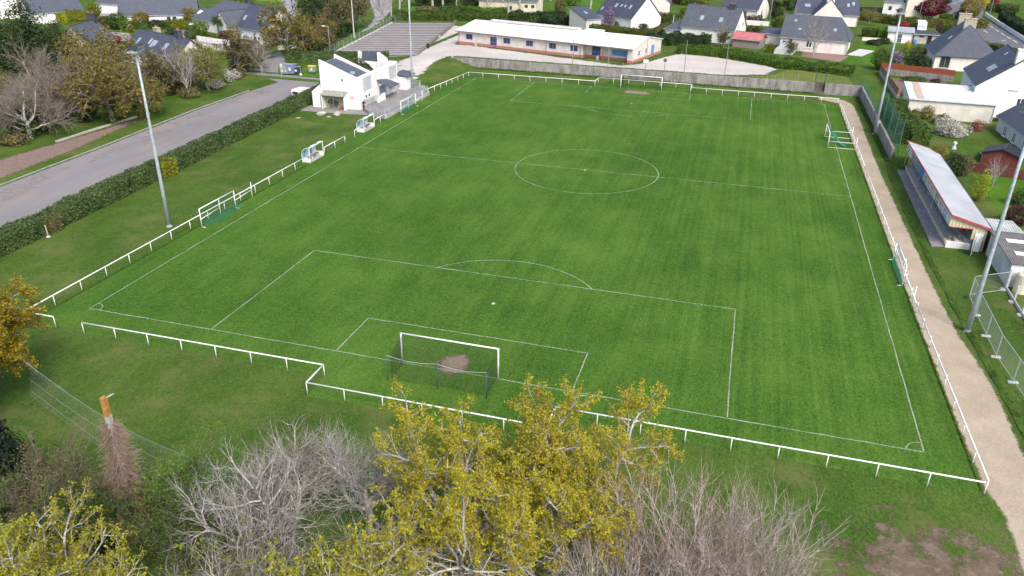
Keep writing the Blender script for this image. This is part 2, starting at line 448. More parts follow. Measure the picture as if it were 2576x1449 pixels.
L_GRASS = leafmat('long_grass_blades', [(0.04, 0.085, 0.012), (0.07, 0.14, 0.02), (0.11, 0.20, 0.03)], trans=0.35)
G_PITCH = grassmat('mown_pitch_grass', (0.022, 0.066, 0.010), (0.058, 0.131, 0.018), (0.108, 0.194, 0.034), (0.13, 0.165, 0.035), 0.18, rows=0.40)
G_ROUGH = grassmat('rough_grass', (0.024, 0.058, 0.010), (0.060, 0.112, 0.019), (0.108, 0.160, 0.034), (0.155, 0.15, 0.06), 0.5, patch=0.13, fade=None)
# ------------------------------------------------------------------ ground
def axis(a, b, step, extra=()):
    v = [a + i * step for i in range(int((b - a) / step) + 1)]
    v = [x for x in v if all(abs(x - e) > 0.4 for e in extra)]
    return sorted(v + list(extra))
xs = [-1500, -800, -450, -300, -220, -160] + axis(-120, 150, 3.0, (-8.4, -8.2, 62.35, 62.39, 64.01, 64.05, 70.0, 70.15, 70.3, 70.45, 70.6, 75.6, 77)) + [170, 200, 260, 400, 700, 1500]
vs = [-400, -200, -110, -70] + axis(-50, 200, 3.0, (0.0, 109.3, 109.5, 109.62, 109.75, 109.9, 110.6, 111.4, 111.75, 111.85)) + [215, 240, 280, 340, 450, 700, 1100, 2000]
def sheared(x, v): return v + (wall_y(max(-60, min(110, x))) - 109.5) * (1 if 60 < v < 170 else 0)
nm = NM()
gv = [(x, sheared(x, v), hz(x, sheared(x, v))) for v in vs for x in xs]
nx = len(xs)
nm.add(gv, [(j * nx + i, j * nx + i + 1, (j + 1) * nx + i + 1, (j + 1) * nx + i) for j in range(len(vs) - 1) for i in range(nx - 1)])
ground = nm.build('ground', G_ROUGH); tag(ground, kind='structure')

def in_poly_dist(poly, x, y):
    best = 1e9
    for i in range(len(poly)):
        (x1, y1), (x2, y2) = poly[i], poly[(i + 1) % len(poly)]
        dx, dy = x2 - x1, y2 - y1
        t = max(0, min(1, ((x - x1) * dx + (y - y1) * dy) / (dx * dx + dy * dy + 1e-12)))
        best = min(best, math.hypot(x - x1 - t * dx, y - y1 - t * dy))
    return best
def sheet(name, poly, m, dz=0.004, cell=1.5, z=None, kind='structure'):
    """a ground sheet lying a few millimetres above what is below it"""
    poly = [(p[0], p[1]) for p in poly]
    bm = bmesh.new()
    vsl = [bm.verts.new((x, y, 0)) for x, y in poly]
    for t in tessellate_polygon([[Vector((x, y, 0)) for x, y in poly]]):
        bm.faces.new([vsl[i] for i in t])
    bmesh.ops.recalc_face_normals(bm, faces=bm.faces)
    if cell:
        x0, x1 = min(p[0] for p in poly), max(p[0] for p in poly)
        y0, y1 = min(p[1] for p in poly), max(p[1] for p in poly)
        for a0, a1, no in ((x0, x1, (1, 0, 0)), (y0, y1, (0, 1, 0))):
            k = a0 + cell
            while k < a1 - 0.01:
                bmesh.ops.bisect_plane(bm, geom=bm.verts[:] + bm.edges[:] + bm.faces[:], dist=1e-5, plane_co=(k, k, 0), plane_no=no)
                k += cell
    for f in bm.faces:
        if f.normal.z < 0: f.normal_flip()
    me = bpy.data.meshes.new(name)
    for v in bm.verts: v.co.z = (hz(v.co.x, v.co.y) if z is None else z) + dz
    bm.to_mesh(me); bm.free()
    at = me.attributes.new('edge', 'FLOAT', 'POINT')
    at.data.foreach_set('value', [in_poly_dist(poly, v.co.x, v.co.y) for v in me.vertices])
    me.materials.append(m)
    o = link(bpy.data.objects.new(name, me)); tag(o, kind=kind)
    return o
def GP(*px, z=None): return [G(x, y, z)[:2] for x, y in px]

# mown pitch inside the rail
pitch = sheet('pitch', [(-3.4, -3.4), (23.6, -3.4), (23.6, -6), (40.6, -6), (40.6, -3.4), (66.1, -3.4), (66.1, 100.5), (40.8, 100.5), (40.8, 104.4), (23.3, 104.4), (23.3, 100.5), (-2, 100.5), (-3.4, 92)], G_PITCH, cell=0)
# sandy walk along the right-hand rail
M_SAND = groundmat('pale_sandy_gravel', (0.32, 0.258, 0.185), (0.455, 0.385, 0.295), (0.36, 0.31, 0.25), scale=0.35, fine=6, finek=0.28, fade=0.4, rag=0.55, nscale=1.1)
sheet('sandy_path', [(66.0, 101.5), (63, 103.6), (62.5, 105.4), (66, 105.5), (67.6, 104.5), (68.7, 101), (68.8, 92), (68.6, 80), (68.5, 70), (68.5, 60), (68.6, 50), (68.7, 42), (68.8, 33), (68.9, 26), (69.1, 19), (69.3, 16), (69.8, 12), (70.0, 7), (69.9, 2), (70.3, -3), (72, -9), (76, -16), (84, -24), (70, -25), (66.9, -16), (66.8, -9), (67.0, -5), (66.5, -3), (66.2, 3), (66.0, 20), (65.95, 50)], M_SAND, 0.008, 0.8)
M_MUD = groundmat('trodden_earth', (0.12, 0.088, 0.06), (0.22, 0.168, 0.125), (0.30, 0.245, 0.20), scale=0.7, fine=4, finek=0.3, fade=3.0, rag=1.7, nscale=0.6, amax=.88)
sheet('bare_earth', [(57, -6.2), (63, -5.0), (66.7, -4.4), (69.5, -5), (71, -12), (70, -18), (64, -20), (58, -16), (55, -11)], M_MUD, 0.005, 0.8)
sheet('bare_earth', [(72.6, 30), (74.6, 30.5), (74.7, 12), (74.8, 0), (73.4, 2), (73.2, 14), (72.2, 20)], M_MUD, 0.005, 0.8)
sheet('bare_earth', [(70.6, 11.5), (72.5, 13.5), (72.8, 9), (71, 8)], M_MUD, 0.006, 0.8)
M_WEAR = groundmat('worn_goalmouth', (0.21, 0.155, 0.115), (0.31, 0.24, 0.19), scale=0.9, fine=5, finek=0.3, fade=0.9, rag=.8, nscale=1.1, amax=.95)
def blob(cx, cy, rx, ry, n=20, seed=1, k=0.18):
    rg = random.Random(seed)
    return [(cx + math.cos(t) * rx * (1 + rg.uniform(-k, k)), cy + math.sin(t) * ry * (1 + rg.uniform(-k, k))) for t in [2 * math.pi * i / n for i in range(n)]]
sheet('worn_goalmouth', blob(31.9, 1.0, 1.75, 1.9, seed=3), M_WEAR, 0.009, 0.5)
sheet('worn_goalmouth', blob(31.6, 98.2, 2.9, 2.1, seed=4), M_WEAR, 0.009, 0.5)
M_SPOT = groundmat('chalk_spot', (0.5, 0.5, 0.44), (0.7, 0.7, 0.65), scale=2, fine=8, finek=0.3, fade=0.2, rag=0.8, nscale=4)
for c in ((31.7, 11.1), (31.75, 89.4), (31.7, 50.25)): sheet('penalty_spot', blob(c[0], c[1], 0.32, 0.3, 12, 7), M_SPOT, 0.012, 0.2)

# white lines: thin chalk on grass, worn through in places
def linemat():
    m, nt, b, out = newmat('chalk_line')
    b.inputs['Base Color'].default_value = (0.50, 0.56, 0.44, 1); b.inputs['Roughness'].default_value = 1
    P = coord(nt, 'World')
    f = mathn(nt, 'ADD', mathn(nt, 'MULTIPLY', noise(nt, P, 0.35, 4), 0.6), mathn(nt, 'MULTIPLY', noise(nt, P, 7.0, 4, 0.7), 0.6))
    a = ramp(nt, f, [(0.40, (0.10, 0.10, 0.10)), (0.78, (0.72, 0.72, 0.72))])
    tp = nt.nodes.new('ShaderNodeBsdfTransparent'); mx = nt.nodes.new('ShaderNodeMixShader')
    nt.links.new(a, mx.inputs[0]); nt.links.new(tp.outputs[0], mx.inputs[1]); nt.links.new(b.outputs[0], mx.inputs[2]); nt.links.new(mx.outputs[0], out.inputs[0])
    return m
mb = MB(); LW = 0.095; W, L = 63.7, 100.5; CX = W / 2
rgl = random.Random(5)
def ln(x0, y0, x1, y1):
    n = max(2, int(math.hypot(x1 - x0, y1 - y0) / 1.2)); d = Vector((x1 - x0, y1 - y0, 0)).normalized(); q = Vector((-d.y, d.x, 0)); pr = None
    for i in range(n + 1):
        t = i / n; c = Vector((x0 + (x1 - x0) * t, y0 + (y1 - y0) * t, 0.013)) + q * rgl.uniform(-.025, .025); w = LW / 2 * rgl.uniform(0.8, 1.2)
        a, b_ = c - q * w, c + q * w
        if pr: mb.quad(pr[0], a, b_, pr[1])
        pr = (a, b_)
def arc(cx, cy, r, a0, a1, n):
    for i in range(n):
        p = [(cx + rr * math.cos(a), cy + rr * math.sin(a), 0.0135) for a, rr in ((a0 + (a1 - a0) * i / n, r - LW / 2), (a0 + (a1 - a0) * i / n, r + LW / 2), (a0 + (a1 - a0) * (i + 1) / n, r + LW / 2), (a0 + (a1 - a0) * (i + 1) / n, r - LW / 2))]
        mb.quad(*p)
ln(0, 0, W, 0); ln(0, L, W, L); ln(0, 0.1, 0, L - .1); ln(W, 0.1, W, L - .1); ln(0.1, L / 2, W - .1, L / 2)
for y0, s in ((0, 1), (L, -1)):
    ln(CX - 20.16, y0 + s * .08, CX - 20.16, y0 + s * 16.5); ln(CX + 19.75, y0 + s * .08, CX + 19.75, y0 + s * 16.4); ln(CX - 20.1, y0 + s * 16.5, CX + 19.7, y0 + s * 16.4)
    ln(CX - 9.16, y0 + s * .08, CX - 9.16, y0 + s * 5.5); ln(CX + 9.16, y0 + s * .08, CX + 9.16, y0 + s * 5.5); ln(CX - 9.1, y0 + s * 5.5, CX + 9.1, y0 + s * 5.5)
    h = math.asin(5.5 / 9.15)
    arc(CX, y0 + s * 11, 9.15, s * h, s * (math.pi - h), 30)
arc(CX, L / 2, 9.15, 0, 2 * math.pi, 90)
for cx, cy, a in ((0, 0, 0), (W, 0, math.pi / 2), (W, L, math.pi), (0, L, -math.pi / 2)): arc(cx, cy, 1.0, a + .05, a + math.pi / 2 - .05, 10)
tag(mb.build('pitch_markings', linemat()), kind='structure')

# left: access road, verge with wood chips, kerb
M_ROAD = groundmat('worn_tarmac', (0.185, 0.175, 0.18), (0.265, 0.25, 0.255), (0.30, 0.24, 0.20), scale=0.09, fine=5, finek=0.22, fade=0.6, rag=0.5, sc=(1.6, 0.35, 1), rz=R(0))
sheet('access_road', [(-16.8, -8), (-32.5, -8), (-32.4, 20), (-33, 40), (-34.2, 60), (-34.0, 78), (-33.6, 84), (-37, 86), (-44, 88), (-50, 96), (-56, 108), (-50, 112), (-43, 104), (-38.5, 97), (-34.5, 92.3), (-30, 93.5), (-25.2, 96), (-20.5, 97), (-20.6, 84), (-19.2, 66), (-18.6, 50), (-17.4, 25)], M_ROAD, 0.005, 1.5)
M_DUST = groundmat('dusty_brown_tarmac', (.26, .22, .195), (.35, .30, .265), (.30, .27, .25), scale=.3, fine=5, finek=.25, fade=3.0, rag=1.2, nscale=.3, amax=.7)
sheet('dusty_strip', [(-32.2, -8), (-32.2, 20), (-32.8, 40), (-34, 60), (-33.6, 78), (-31, 84), (-29, 78), (-29.5, 60), (-28, 40), (-27, 15), (-27.5, -8)], M_DUST, 0.010, 1.5)
M_CHIPS = groundmat('wood_chips', (0.17, 0.12, 0.10), (0.28, 0.20, 0.175), (0.33, 0.27, 0.23), scale=0.9, fine=7, finek=0.5, fade=0.9, rag=1.0)
sheet('wood_chip_verge', [(-33.6, 10), (-41, 10), (-41.6, 30), (-40.2, 44), (-39.6, 52), (-37.2, 54), (-36.6, 46), (-35.0, 36), (-34.2, 24)], M_CHIPS, 0.006, 1.0)
M_KERB = mat('concrete_kerb', (0.30, 0.30, 0.30), (0.40, 0.40, 0.40), rough=0.9, scale=2)
mb = MB(); kp = [(-32.7, -5), (-32.6, 20), (-33.2, 40), (-34.4, 60), (-34.2, 76)]
for a, b_ in zip(kp, kp[1:]):
    d = Vector((b_[0] - a[0], b_[1] - a[1], 0)); n = Vector((-d.y, d.x, 0)).normalized() * .075
    mb.prism([(a[0] - n.x, a[1] - n.y, -.05), (a[0] + n.x, a[1] + n.y, -.05), (b_[0] + n.x, b_[1] + n.y, -.05), (b_[0] - n.x, b_[1] - n.y, -.05)], (0, 0, .15))
tag(mb.build('kerb', M_KERB), kind='structure')
# gravel yard and track up to the sports hall
M_GRAVEL = groundmat('pale_gravel', (0.42, 0.385, 0.35), (0.56, 0.52, 0.49), (0.47, 0.41, 0.36), scale=0.13, fine=5, finek=0.18, fade=1.1, rag=0.7, nscale=0.9)
sheet('gravel_track', [(-9.6, 87), (-13, 91), (-17.2, 98), (-19, 106), (-18.2, 112), (-20.5, 125), (-24, 140), (-27, 158), (-22, 158), (-16.5, 141), (-13.5, 127.6), (17, 117.7), (26, 114.6), (28.6, 117), (35, 132), (40, 132.5), (52, 127.5), (56.5, 121), (54, 114), (46, 110.8), (-8.0, 112), (-9.5, 111.2), (-10.2, 104), (-9.4, 96), (-8.6, 90)], M_GRAVEL, 0.006, 1.5)
M_PAVE = groundmat('grey_tarmac_terrace', (0.20, 0.19, 0.185), (0.28, 0.265, 0.26), (0.31, 0.29, 0.28), scale=0.4, fine=5, finek=0.2)
sheet('forecourt', [(-19.5, 66.2), (-14, 66.2), (-9.5, 66.6), (-6.6, 67.0), (-6.6, 69.6), (-9.2, 69.6), (-9.2, 69.9), (-19.5, 69.9)], M_PAVE, 0.006, 1.0)
# upper right residential ground: roads, lawns, patios, beds
M_ASPH = groundmat('asphalt', (0.115, 0.115, 0.13), (0.165, 0.165, 0.18), scale=0.2, fine=6, finek=0.2)
road_px = [(2330, 0), (2395, -30), (2520, -30), (2478, 20), (2470, 45), (2500, 62), (2576, 102), (2640, 140), (2640, 235), (2576, 190), (2530, 160), (2500, 130), (2465, 95), (2440, 70), (2395, 40)]
sheet('street', GP(*road_px, z=1.7), M_ASPH, 0.008, 6)
mb = MB()
for a, b_ in (((2462, 51), (2473, 56)), ((2478, 58), (2487, 63)), ((2491, 66), (2500, 71)), ((2504, 74), (2513, 80)), ((2518, 83), (2528, 89)), ((2532, 92), (2543, 98)), ((2548, 101), (2560, 108)), ((2396, 9), (2408, 6)), ((2412, 4), (2422, 1)), ((2474, 76), (2484, 82)), ((2520, 103), (2530, 101))):
    p, q = G(*a, z=1.7), G(*b_, z=1.7); n = (q - p).cross(Vector((0, 0, 1))).normalized() * 0.12
    u = Vector((0, 0, .014))
    mb.quad(p - n + u, q - n + u, q + n + u, p + n + u)
tag(mb.build('road_marking', mat('road_paint', (0.6, 0.6, 0.6), rough=.8)), kind='structure')
M_LAWN = grassmat('garden_lawn', (0.030, 0.085, 0.008), (0.060, 0.145, 0.014), (0.11, 0.21, 0.028), (0.13, 0.17, 0.03), 0.2)
M_LAWNB = grassmat('sunlit_tone_lawn', (0.07, 0.15, 0.015), (0.12, 0.22, 0.025), (0.18, 0.29, 0.04), (0.2, 0.25, 0.05), 0.25)  # lighter copy of the garden lawn, sunlight put into its colour
M_DRYL = grassmat('dry_meadow', (0.075, 0.10, 0.018), (0.12, 0.15, 0.03), (0.17, 0.19, 0.045), (0.24, 0.19, 0.11), 0.7, fade=1.0)
M_SOIL = groundmat('tilled_soil', (0.15, 0.10, 0.085), (0.23, 0.165, 0.145), scale=0.8, fine=5, finek=0.4)
M_PATIO = groundmat('pale_patio', (0.45, 0.45, 0.46), (0.55, 0.55, 0.56), scale=0.6, fine=4, finek=0.1)
M_BRICKP = groundmat('brown_paving', (0.22, 0.145, 0.12), (0.30, 0.21, 0.18), scale=0.5, fine=4, finek=0.25)
sheet('garden_lawn', GP((2080, 132), (2090, 158), (2200, 166), (2215, 160), (2205, 108), (2160, 104), (2165, 122), (2200, 126), (2128, 142), z=1.7), M_LAWN, 0.005, 3)
sheet('terrace_paving', GP((2129, 138), (2163, 123), (2201, 128), (2168, 142), z=1.7), M_PATIO, 0.009, 0)
sheet('vegetable_bed', GP((2020, 128), (2080, 131), (2136, 142), (2112, 156), (2016, 142), z=1.7), M_BRICKP, 0.009, 0)
sheet('vegetable_bed', GP((2240, 197), (2380, 208), (2400, 226), (2350, 216), (2272, 222), (2262, 250), (2245, 222), z=1.7), M_SOIL, 0.007, 0)
sheet('dry_grass', [(45.5, 110.5), (54, 114), (57, 121), (60, 123), (69.5, 118), (69.6, 109.2), (64, 109), (50, 109.6)], M_DRYL, 0.005, 1.5)
sheet('garden_lawn', [(76, 38), (76, 62), (88, 62), (92, 40), (86, 37)], M_LAWN, 0.005, 3)
sheet('side_lawn', GP((1520, 55), (1430, 62), (1280, 12), (1480, -6), (1560, -6), (1545, 30), z=1.7), M_LAWN, 0.006, 5)
sheet('sunlit_tone_lawn', [(-95, 190), (-150, 200), (-200, 300), (-60, 330), (-40, 240)], M_LAWNB, 0.006, 10)
sheet('back_lawn', GP((1030, 10), (985, 35), (1000, 42), (1210, 62), (1260, 40), (1180, 8)), M_LAWN, 0.006, 5)
M_STREETL = groundmat('pale_street', (0.27, 0.25, 0.26), (0.35, 0.33, 0.34), scale=0.2, fine=4, finek=0.2, fade=0.8)
sheet('lane', [G(x, y, 0.4)[:2] for x, y in ((255, 31), (300, 30), (318, 43), (300, 46), (255, 50), (228, 44))], M_STREETL, 0.01, 4)
sheet('lane', [G(x, y, 0.4)[:2] for x, y in ((425, 80), (470, 68), (480, 70), (480, 82), (560, 108), (640, 112), (660, 118), (640, 128), (520, 118), (430, 92))], M_STREETL, 0.01, 4)
sheet('lane', [G(x, y, 0.5)[:2] for x, y in ((265, 78), (330, 82), (340, 100), (300, 105), (262, 95))], M_STREETL, 0.01, 4)
sheet('lane', [G(x, y, 0.4)[:2] for x, y in ((700, -5), (745, -5), (770, 60), (735, 60))], M_STREETL, 0.01, 4)
sheet('lane', [G(x, y, 0.8)[:2] for x, y in ((925, -5), (985, -5), (990, 20), (955, 60), (915, 88), (903, 84), (940, 40))], M_STREETL, 0.01, 4)
sheet('grass_verge', [G(x, y)[:2] for x, y in ((700, 187), (820, 192), (828, 178), (800, 172), (700, 168))], M_LAWN, 0.012, 2)

# ------------------------------------------------------------------ white rail round the pitch
POSTS = []
def railing(label, pts, posts, top=1.03, zf=None):
    """pts: corners of the run; posts: list of (x, y)"""
    t = thing('white_rail', label, 'railing', (pts[0][0], pts[0][1], 0), 0, 'white rails round the pitch')
    o = Vector((pts[0][0], pts[0][1], 0))
    mb = MB(); r2 = random.Random(len(label))
    for a, b_ in zip(pts, pts[1:]):
        n = max(1, int(math.hypot(b_[0] - a[0], b_[1] - a[1]) / 6)); P = []
        for i in range(n + 1):
            k = i / n; P.append((a[0] + (b_[0] - a[0]) * k - o.x, a[1] + (b_[1] - a[1]) * k - o.y, top + (r2.uniform(-.012, .012) if 0 < i < n else 0)))
        mb.tube(P, 0.052, 8)
    mb.build('top_rail', WHITE, t, True)
    POSTS.extend(posts)
    for x, y in posts:
        MB().tube([(x - o.x, y - o.y, -0.05), (x - o.x + r2.uniform(-.015, .015), y - o.y, top - 0.02)], 0.036, 8).build('post', WHITE, t, True)
    return t
def run(a, b_, s):
    d = math.hypot(b_[0] - a[0], b_[1] - a[1]); n = max(1, round(d / s))
    return [(a[0] + (b_[0] - a[0]) * i / n, a[1] + (b_[1] - a[1]) * i / n) for i in range(n + 1)]
railing('long white rail from the near left corner up to the first dugout', [(0.0, -3.5), (-2.9, -3.5), (-2.9, 41.4)], [(0, -3.5)] + run((-2.9, -3.5), (-2.9, 41.0), 3.0))
railing('short white rail between the two blue and white dugouts, beside the nearer dugout', [(-2.8, 45.4), (-2.8, 51.3)], run((-2.8, 45.4), (-2.8, 51.3), 3.0))
railing('tiny white rail stub left of the farther dugout', [(-2.8, 54.3), (-3.3, 57.2)], [(-2.8, 54.3)])
railing('short white rail from the farther dugout to the terrace wall', [(-2.8, 60.9), (-2.9, 65.2)], run((-2.8, 60.9), (-2.9, 65.2), 2.1))
railing('white rail curving from the clubhouse terrace past the mast to the far wall side', [(-3.3, 83.8), (-1.5, 100.4), (23.3, 100.6), (23.3, 103.9), (40.8, 103.7), (40.8, 100.9), (66.0, 100.6)],
        run((-3.3, 83.8), (-1.5, 100.4), 2.4) + run((1.4, 100.4), (23.3, 100.6), 2.95) + run((23.3, 103.9), (40.8, 103.7), 2.9) + run((40.8, 100.9), (66.0, 100.6), 2.9))
railing('long white rail along the sandy path from far corner to near corner', [(66.0, 100.3), (66.1, 60), (66.1, 20), (66.4, -3.3)], run((66.0, 97.4), (66.4, -3.3), 2.95))
railing('white rail behind the near goal line left of the goal with a stepped back end', [(2.8, -3.6), (23.6, -3.5), (23.6, -5.9), (40.6, -5.9), (40.6, -3.6), (66.2, -3.5)],
        run((2.8, -3.6), (23.6, -3.5), 2.97) + run((23.6, -5.9), (40.6, -5.9), 2.85) + run((40.6, -3.6), (63.3, -3.5), 2.85))

# ------------------------------------------------------------------ nets
def netmat(name, c, a):
    m, nt, b, out = newmat(name)
    b.inputs['Base Color'].default_value = (*c, 1); b.inputs['Roughness'].default_value = 0.8
    return m
NET_BLACK = netmat('black_net_cord', (0.02, 0.022, 0.02), 1)
NET_GREEN = netmat('green_net_cord', (0.03, 0.28, 0.19), 1)
NET_FENCE = netmat('green_wire', (0.05, 0.16, 0.12), 1)
NET_GREY = netmat('grey_wire', (0.36, 0.38, 0.40), 1)
NET_WHITE = netmat('pale_cord', (0.62, 0.64, 0.60), 1)
def netgrid(fn, nu, nv, r, n=3, bm=None):
    """cords of a net over the surface fn(u, v)"""
    m = bm or NM(); K = 10
    for i in range(nu + 1): m.tube([fn(i / nu, k / K) for k in range(K + 1)], r, r, n)
    for j in range(nv + 1): m.tube([fn(k / K, j / nv) for k in range(K + 1)], r, r, n)
    return m
def lerp(a, b_, t): return tuple(p + (q - p) * t for p, q in zip(a, b_))

def main_goal(label, y0, s):
    """s: direction away from the pitch"""
    t = thing('football_goal', label, 'goal', (CX, y0, 0), 0, 'full size football goals')
    for x in (-3.72, 3.72): MB().tube([(x, 0, -.05), (x, 0, 2.5)], 0.062, 10).build('goal_post', WHITE, t, True)
    MB().tube([(-3.78, 0, 2.5), (3.78, 0, 2.5)], 0.06, 10).build('crossbar', WHITE, t, True)
    D = 2.6 * s
    NAVY = mat('navy_pole', (0.07, 0.10, 0.15), rough=.5)
    for x in (-3.7, 0.1, 3.7): MB().tube([(x, D, -.05), (x, D, 2.15)], 0.03, 8).build('net_pole', NAVY, t, True)
    sag = lambda u: 0.28 * math.sin(math.pi * ((u * 2) % 1.0))
    netgrid(lambda u, v: (-3.6 + 7.2 * u, D * 0.86 + .05 * s * math.sin(9 * u), max(0.02, (2.05 - sag(u)) * v)), 52, 14, 0.006).build('back_net', NET_BLACK, t)
    for x in (-3.6, 3.6):
        netgrid(lambda u, v: (x, D * 0.86 * u, max(.02, v * (2.42 - 0.40 * u))), 16, 15, 0.006).build('side_net', NET_BLACK, t)
    netgrid(lambda u, v: (-3.6 + 7.2 * u, D * .86 * v, 2.42 - (0.40 + sag(u)) * v), 52, 14, 0.006).build('roof_net', NET_BLACK, t)
    mb = MB()
    for a, b_ in ((-3.7, 0.1), (0.1, 3.7)): mb.tube([(a + (b_ - a) * i / 6, D, 2.12 - .22 * math.sin(math.pi * i / 6)) for i in range(7)], 0.011, 5)
    mb.build('support_rope', NET_WHITE, t)
    return t
main_goal('white full size goal with dark net on the near goal line, behind the yellow oak', 0.0, -1)
main_goal('white full size goal with dark net in front of the far stained wall', L, 1)

def fold_goal(label, loc, rz, open_=False, drape=0, ys=1, dk=.8):
    """6 x 2 m swing goal hinged on two fixed posts of the rail. Local x along the rail, y into the pitch"""
    t = thing('small_goal', label, 'goal', (*loc, 0), rz, 'small swing goals along the rails')
    A = 3.7
    h = [(0, 0), (6.0, 0)]
    for x, y in h: MB().tube([(x, y, -.05), (x, y, 1.78)], 0.05, 8).build('hinge_post', WHITE, t, True)
    if open_: fr = [(0, A), (6.0, A)]
    else: fr = [(-A, 0.32), (6.0 - A, 0.32)]
    for (x, y) in fr: MB().tube([(x, y, 0.02), (x, y, 2.03)], 0.055, 8).build('goal_post', WHITE, t, True)
    MB().tube([(fr[0][0], fr[0][1], 2.03), (fr[1][0], fr[1][1], 2.03)], 0.055, 8).build('crossbar', WHITE, t, True)
    for (a, b_) in zip(fr, h):
        MB().tube([(*a, 0.92), (b_[0], b_[1] + .05, 0.92)], 0.035, 8).build('swing_arm', WHITE, t, True)
        if open_: MB().tube([(*a, 0.06), (b_[0], b_[1] + .05, 0.06)], 0.035, 8).build('ground_bar', WHITE, t, True)
        else: MB().tube([(a[0], a[1], 0.05), (a[0] + .05, a[1] + .42, 0.05)], 0.035, 6).build('foot', WHITE, t, True)
    rg = np.random.default_rng(7 + drape)
    if open_:
        m = NM()
        netgrid(lambda u, v: (4.9 - 4.4 * u * (0.3 + .7 * v), A - 0.1 - 1.9 * v + 0.25 * math.sin(5 * u), 1.95 - 1.85 * v - 0.15 * math.sin(math.pi * u)), 46, 26, 0.009, 3, m)
        netgrid(lambda u, v: (0.6 + 2.2 * u, A - 1.9 - 0.7 * v, 0.35 * (1 - v) * (1 - u) + .04), 26, 12, 0.009, 3, m)
        m.build('net', NET_GREEN, t)
    else:
        m = NM()
        netgrid(lambda u, v: (fr[0][0] + 6.0 * u, 0.30 - 0.1 * math.sin(math.pi * v), 2.0 - 1.98 * v), 36, 12, 0.004, 3, m)
        netgrid(lambda u, v: (fr[0][0] + 0.4 + 5.3 * u, 0.33 + dk * v * (0.3 + 0.7 * math.sin(math.pi * min(1, u * 1.15))), 0.45 * (1 - v) + .05 + .12 * math.sin(7 * u) ** 2 * (1 - v)), 46, 16, 0.005, 3, m)
        netgrid(lambda u, v: (fr[1][0] - 0.3 + (.2 + dk) * u, 0.36 + dk * .4 * v, 0.6 * (1 - u) * (1 - v) + .05), 20, 10, 0.005, 3, m)
        m.build('net', NET_GREEN, t)
    if ys < 0:
        for c in t.children:
            for v in c.data.vertices: v.co.y = -v.co.y
            c.data.flip_normals()
    return t
fold_goal('folded white small goal with green net on the left rail, nearest the left mast', (-2.55, 21.9), R(90), False, 0, -1, .95)
fold_goal('folded white small goal with green net on the rail by the clubhouse terrace', (-2.35, 72.8), R(90), False, 1, -1, .25)
fold_goal('white small goal swung out onto the pitch by the sandy path, green net hanging', (66.15, 71.5), R(90), True, 2)
fold_goal('folded white small goal with green net on the right rail below the grandstand', (66.25, 28.0), R(-90), False, 3, -1, .18)
# ------------------------------------------------------------------ retaining walls, fences on them
def wallmat():
    m, nt, b, out = newmat('stained_block_wall')
    P = coord(nt, 'World')
    br = nt.nodes.new('ShaderNodeTexNoise'); br.inputs['Scale'].default_value = 1.0; br.inputs['Detail'].default_value = 7; br.inputs['Roughness'].default_value = 0.72
    nt.links.new(stretch(nt, P, (1.1, 1.1, 0.35)), br.inputs['Vector'])
    col = ramp(nt, br.outputs['Fac'], [(0.36, (0.10, 0.095, 0.095)), (0.5, (0.25, 0.235, 0.225)), (0.66, (0.40, 0.385, 0.36))])
    col = mixc(nt, 0.35, col, ramp(nt, noise(nt, P, 5, 4, .7), [(0.3, (0.08, .078, .075)), (0.7, (0.46, .44, .42))]))
    nt.links.new(col, b.inputs['Base Color']); b.inputs['Roughness'].default_value = 0.95; b.inputs['Specular IOR Level'].default_value = 0.1
    return m
WALLM = wallmat()
t = thing('retaining_wall', 'long stained grey retaining wall below the gravel yard behind the far goal', 'wall', (-8.4, wall_y(-8.4), 0))
o = t.location.copy()
def wseg(x0, x1, h0, h1, name='wall_section'):
    mb = MB(); n = max(2, int((x1 - x0) / 4))
    y0, y1 = wall_y(x0) - .12, wall_y(x1) - .12
    mb.prism([Vector((x0, y0, -.1)) - o, Vector((x1, y1, -.1)) - o, Vector((x1, y1, h1)) - o, Vector((x0, y0, h0)) - o], (0.006, .42, 0))
    mb.build(name, WALLM, t)
wseg(-8.4, 62.3, 1.84, 1.98); wseg(64.1, 70.2, 1.98, 1.98)
mb = MB(); mb.box(0, .09, 1.05, .35, .5, 2.1); mb.build('end_pillar', CONC, t)
STEPM = mat('dark_stone_steps', (0.10, 0.085, 0.07), (0.17, 0.145, 0.12), rough=.95, scale=3, bump=.3)
t2 = thing('steps', 'narrow dark steps cut through the far retaining wall near its right end', 'steps', (63.2, wall_y(63.2), 0))
mb = MB()
for i in range(8): mb.box(0, -.1 + i * .30 - .15, (i + 1) * .212 / 2, 1.76, .30, (i + 1) * .212)
mb.build('treads', STEPM, t2)
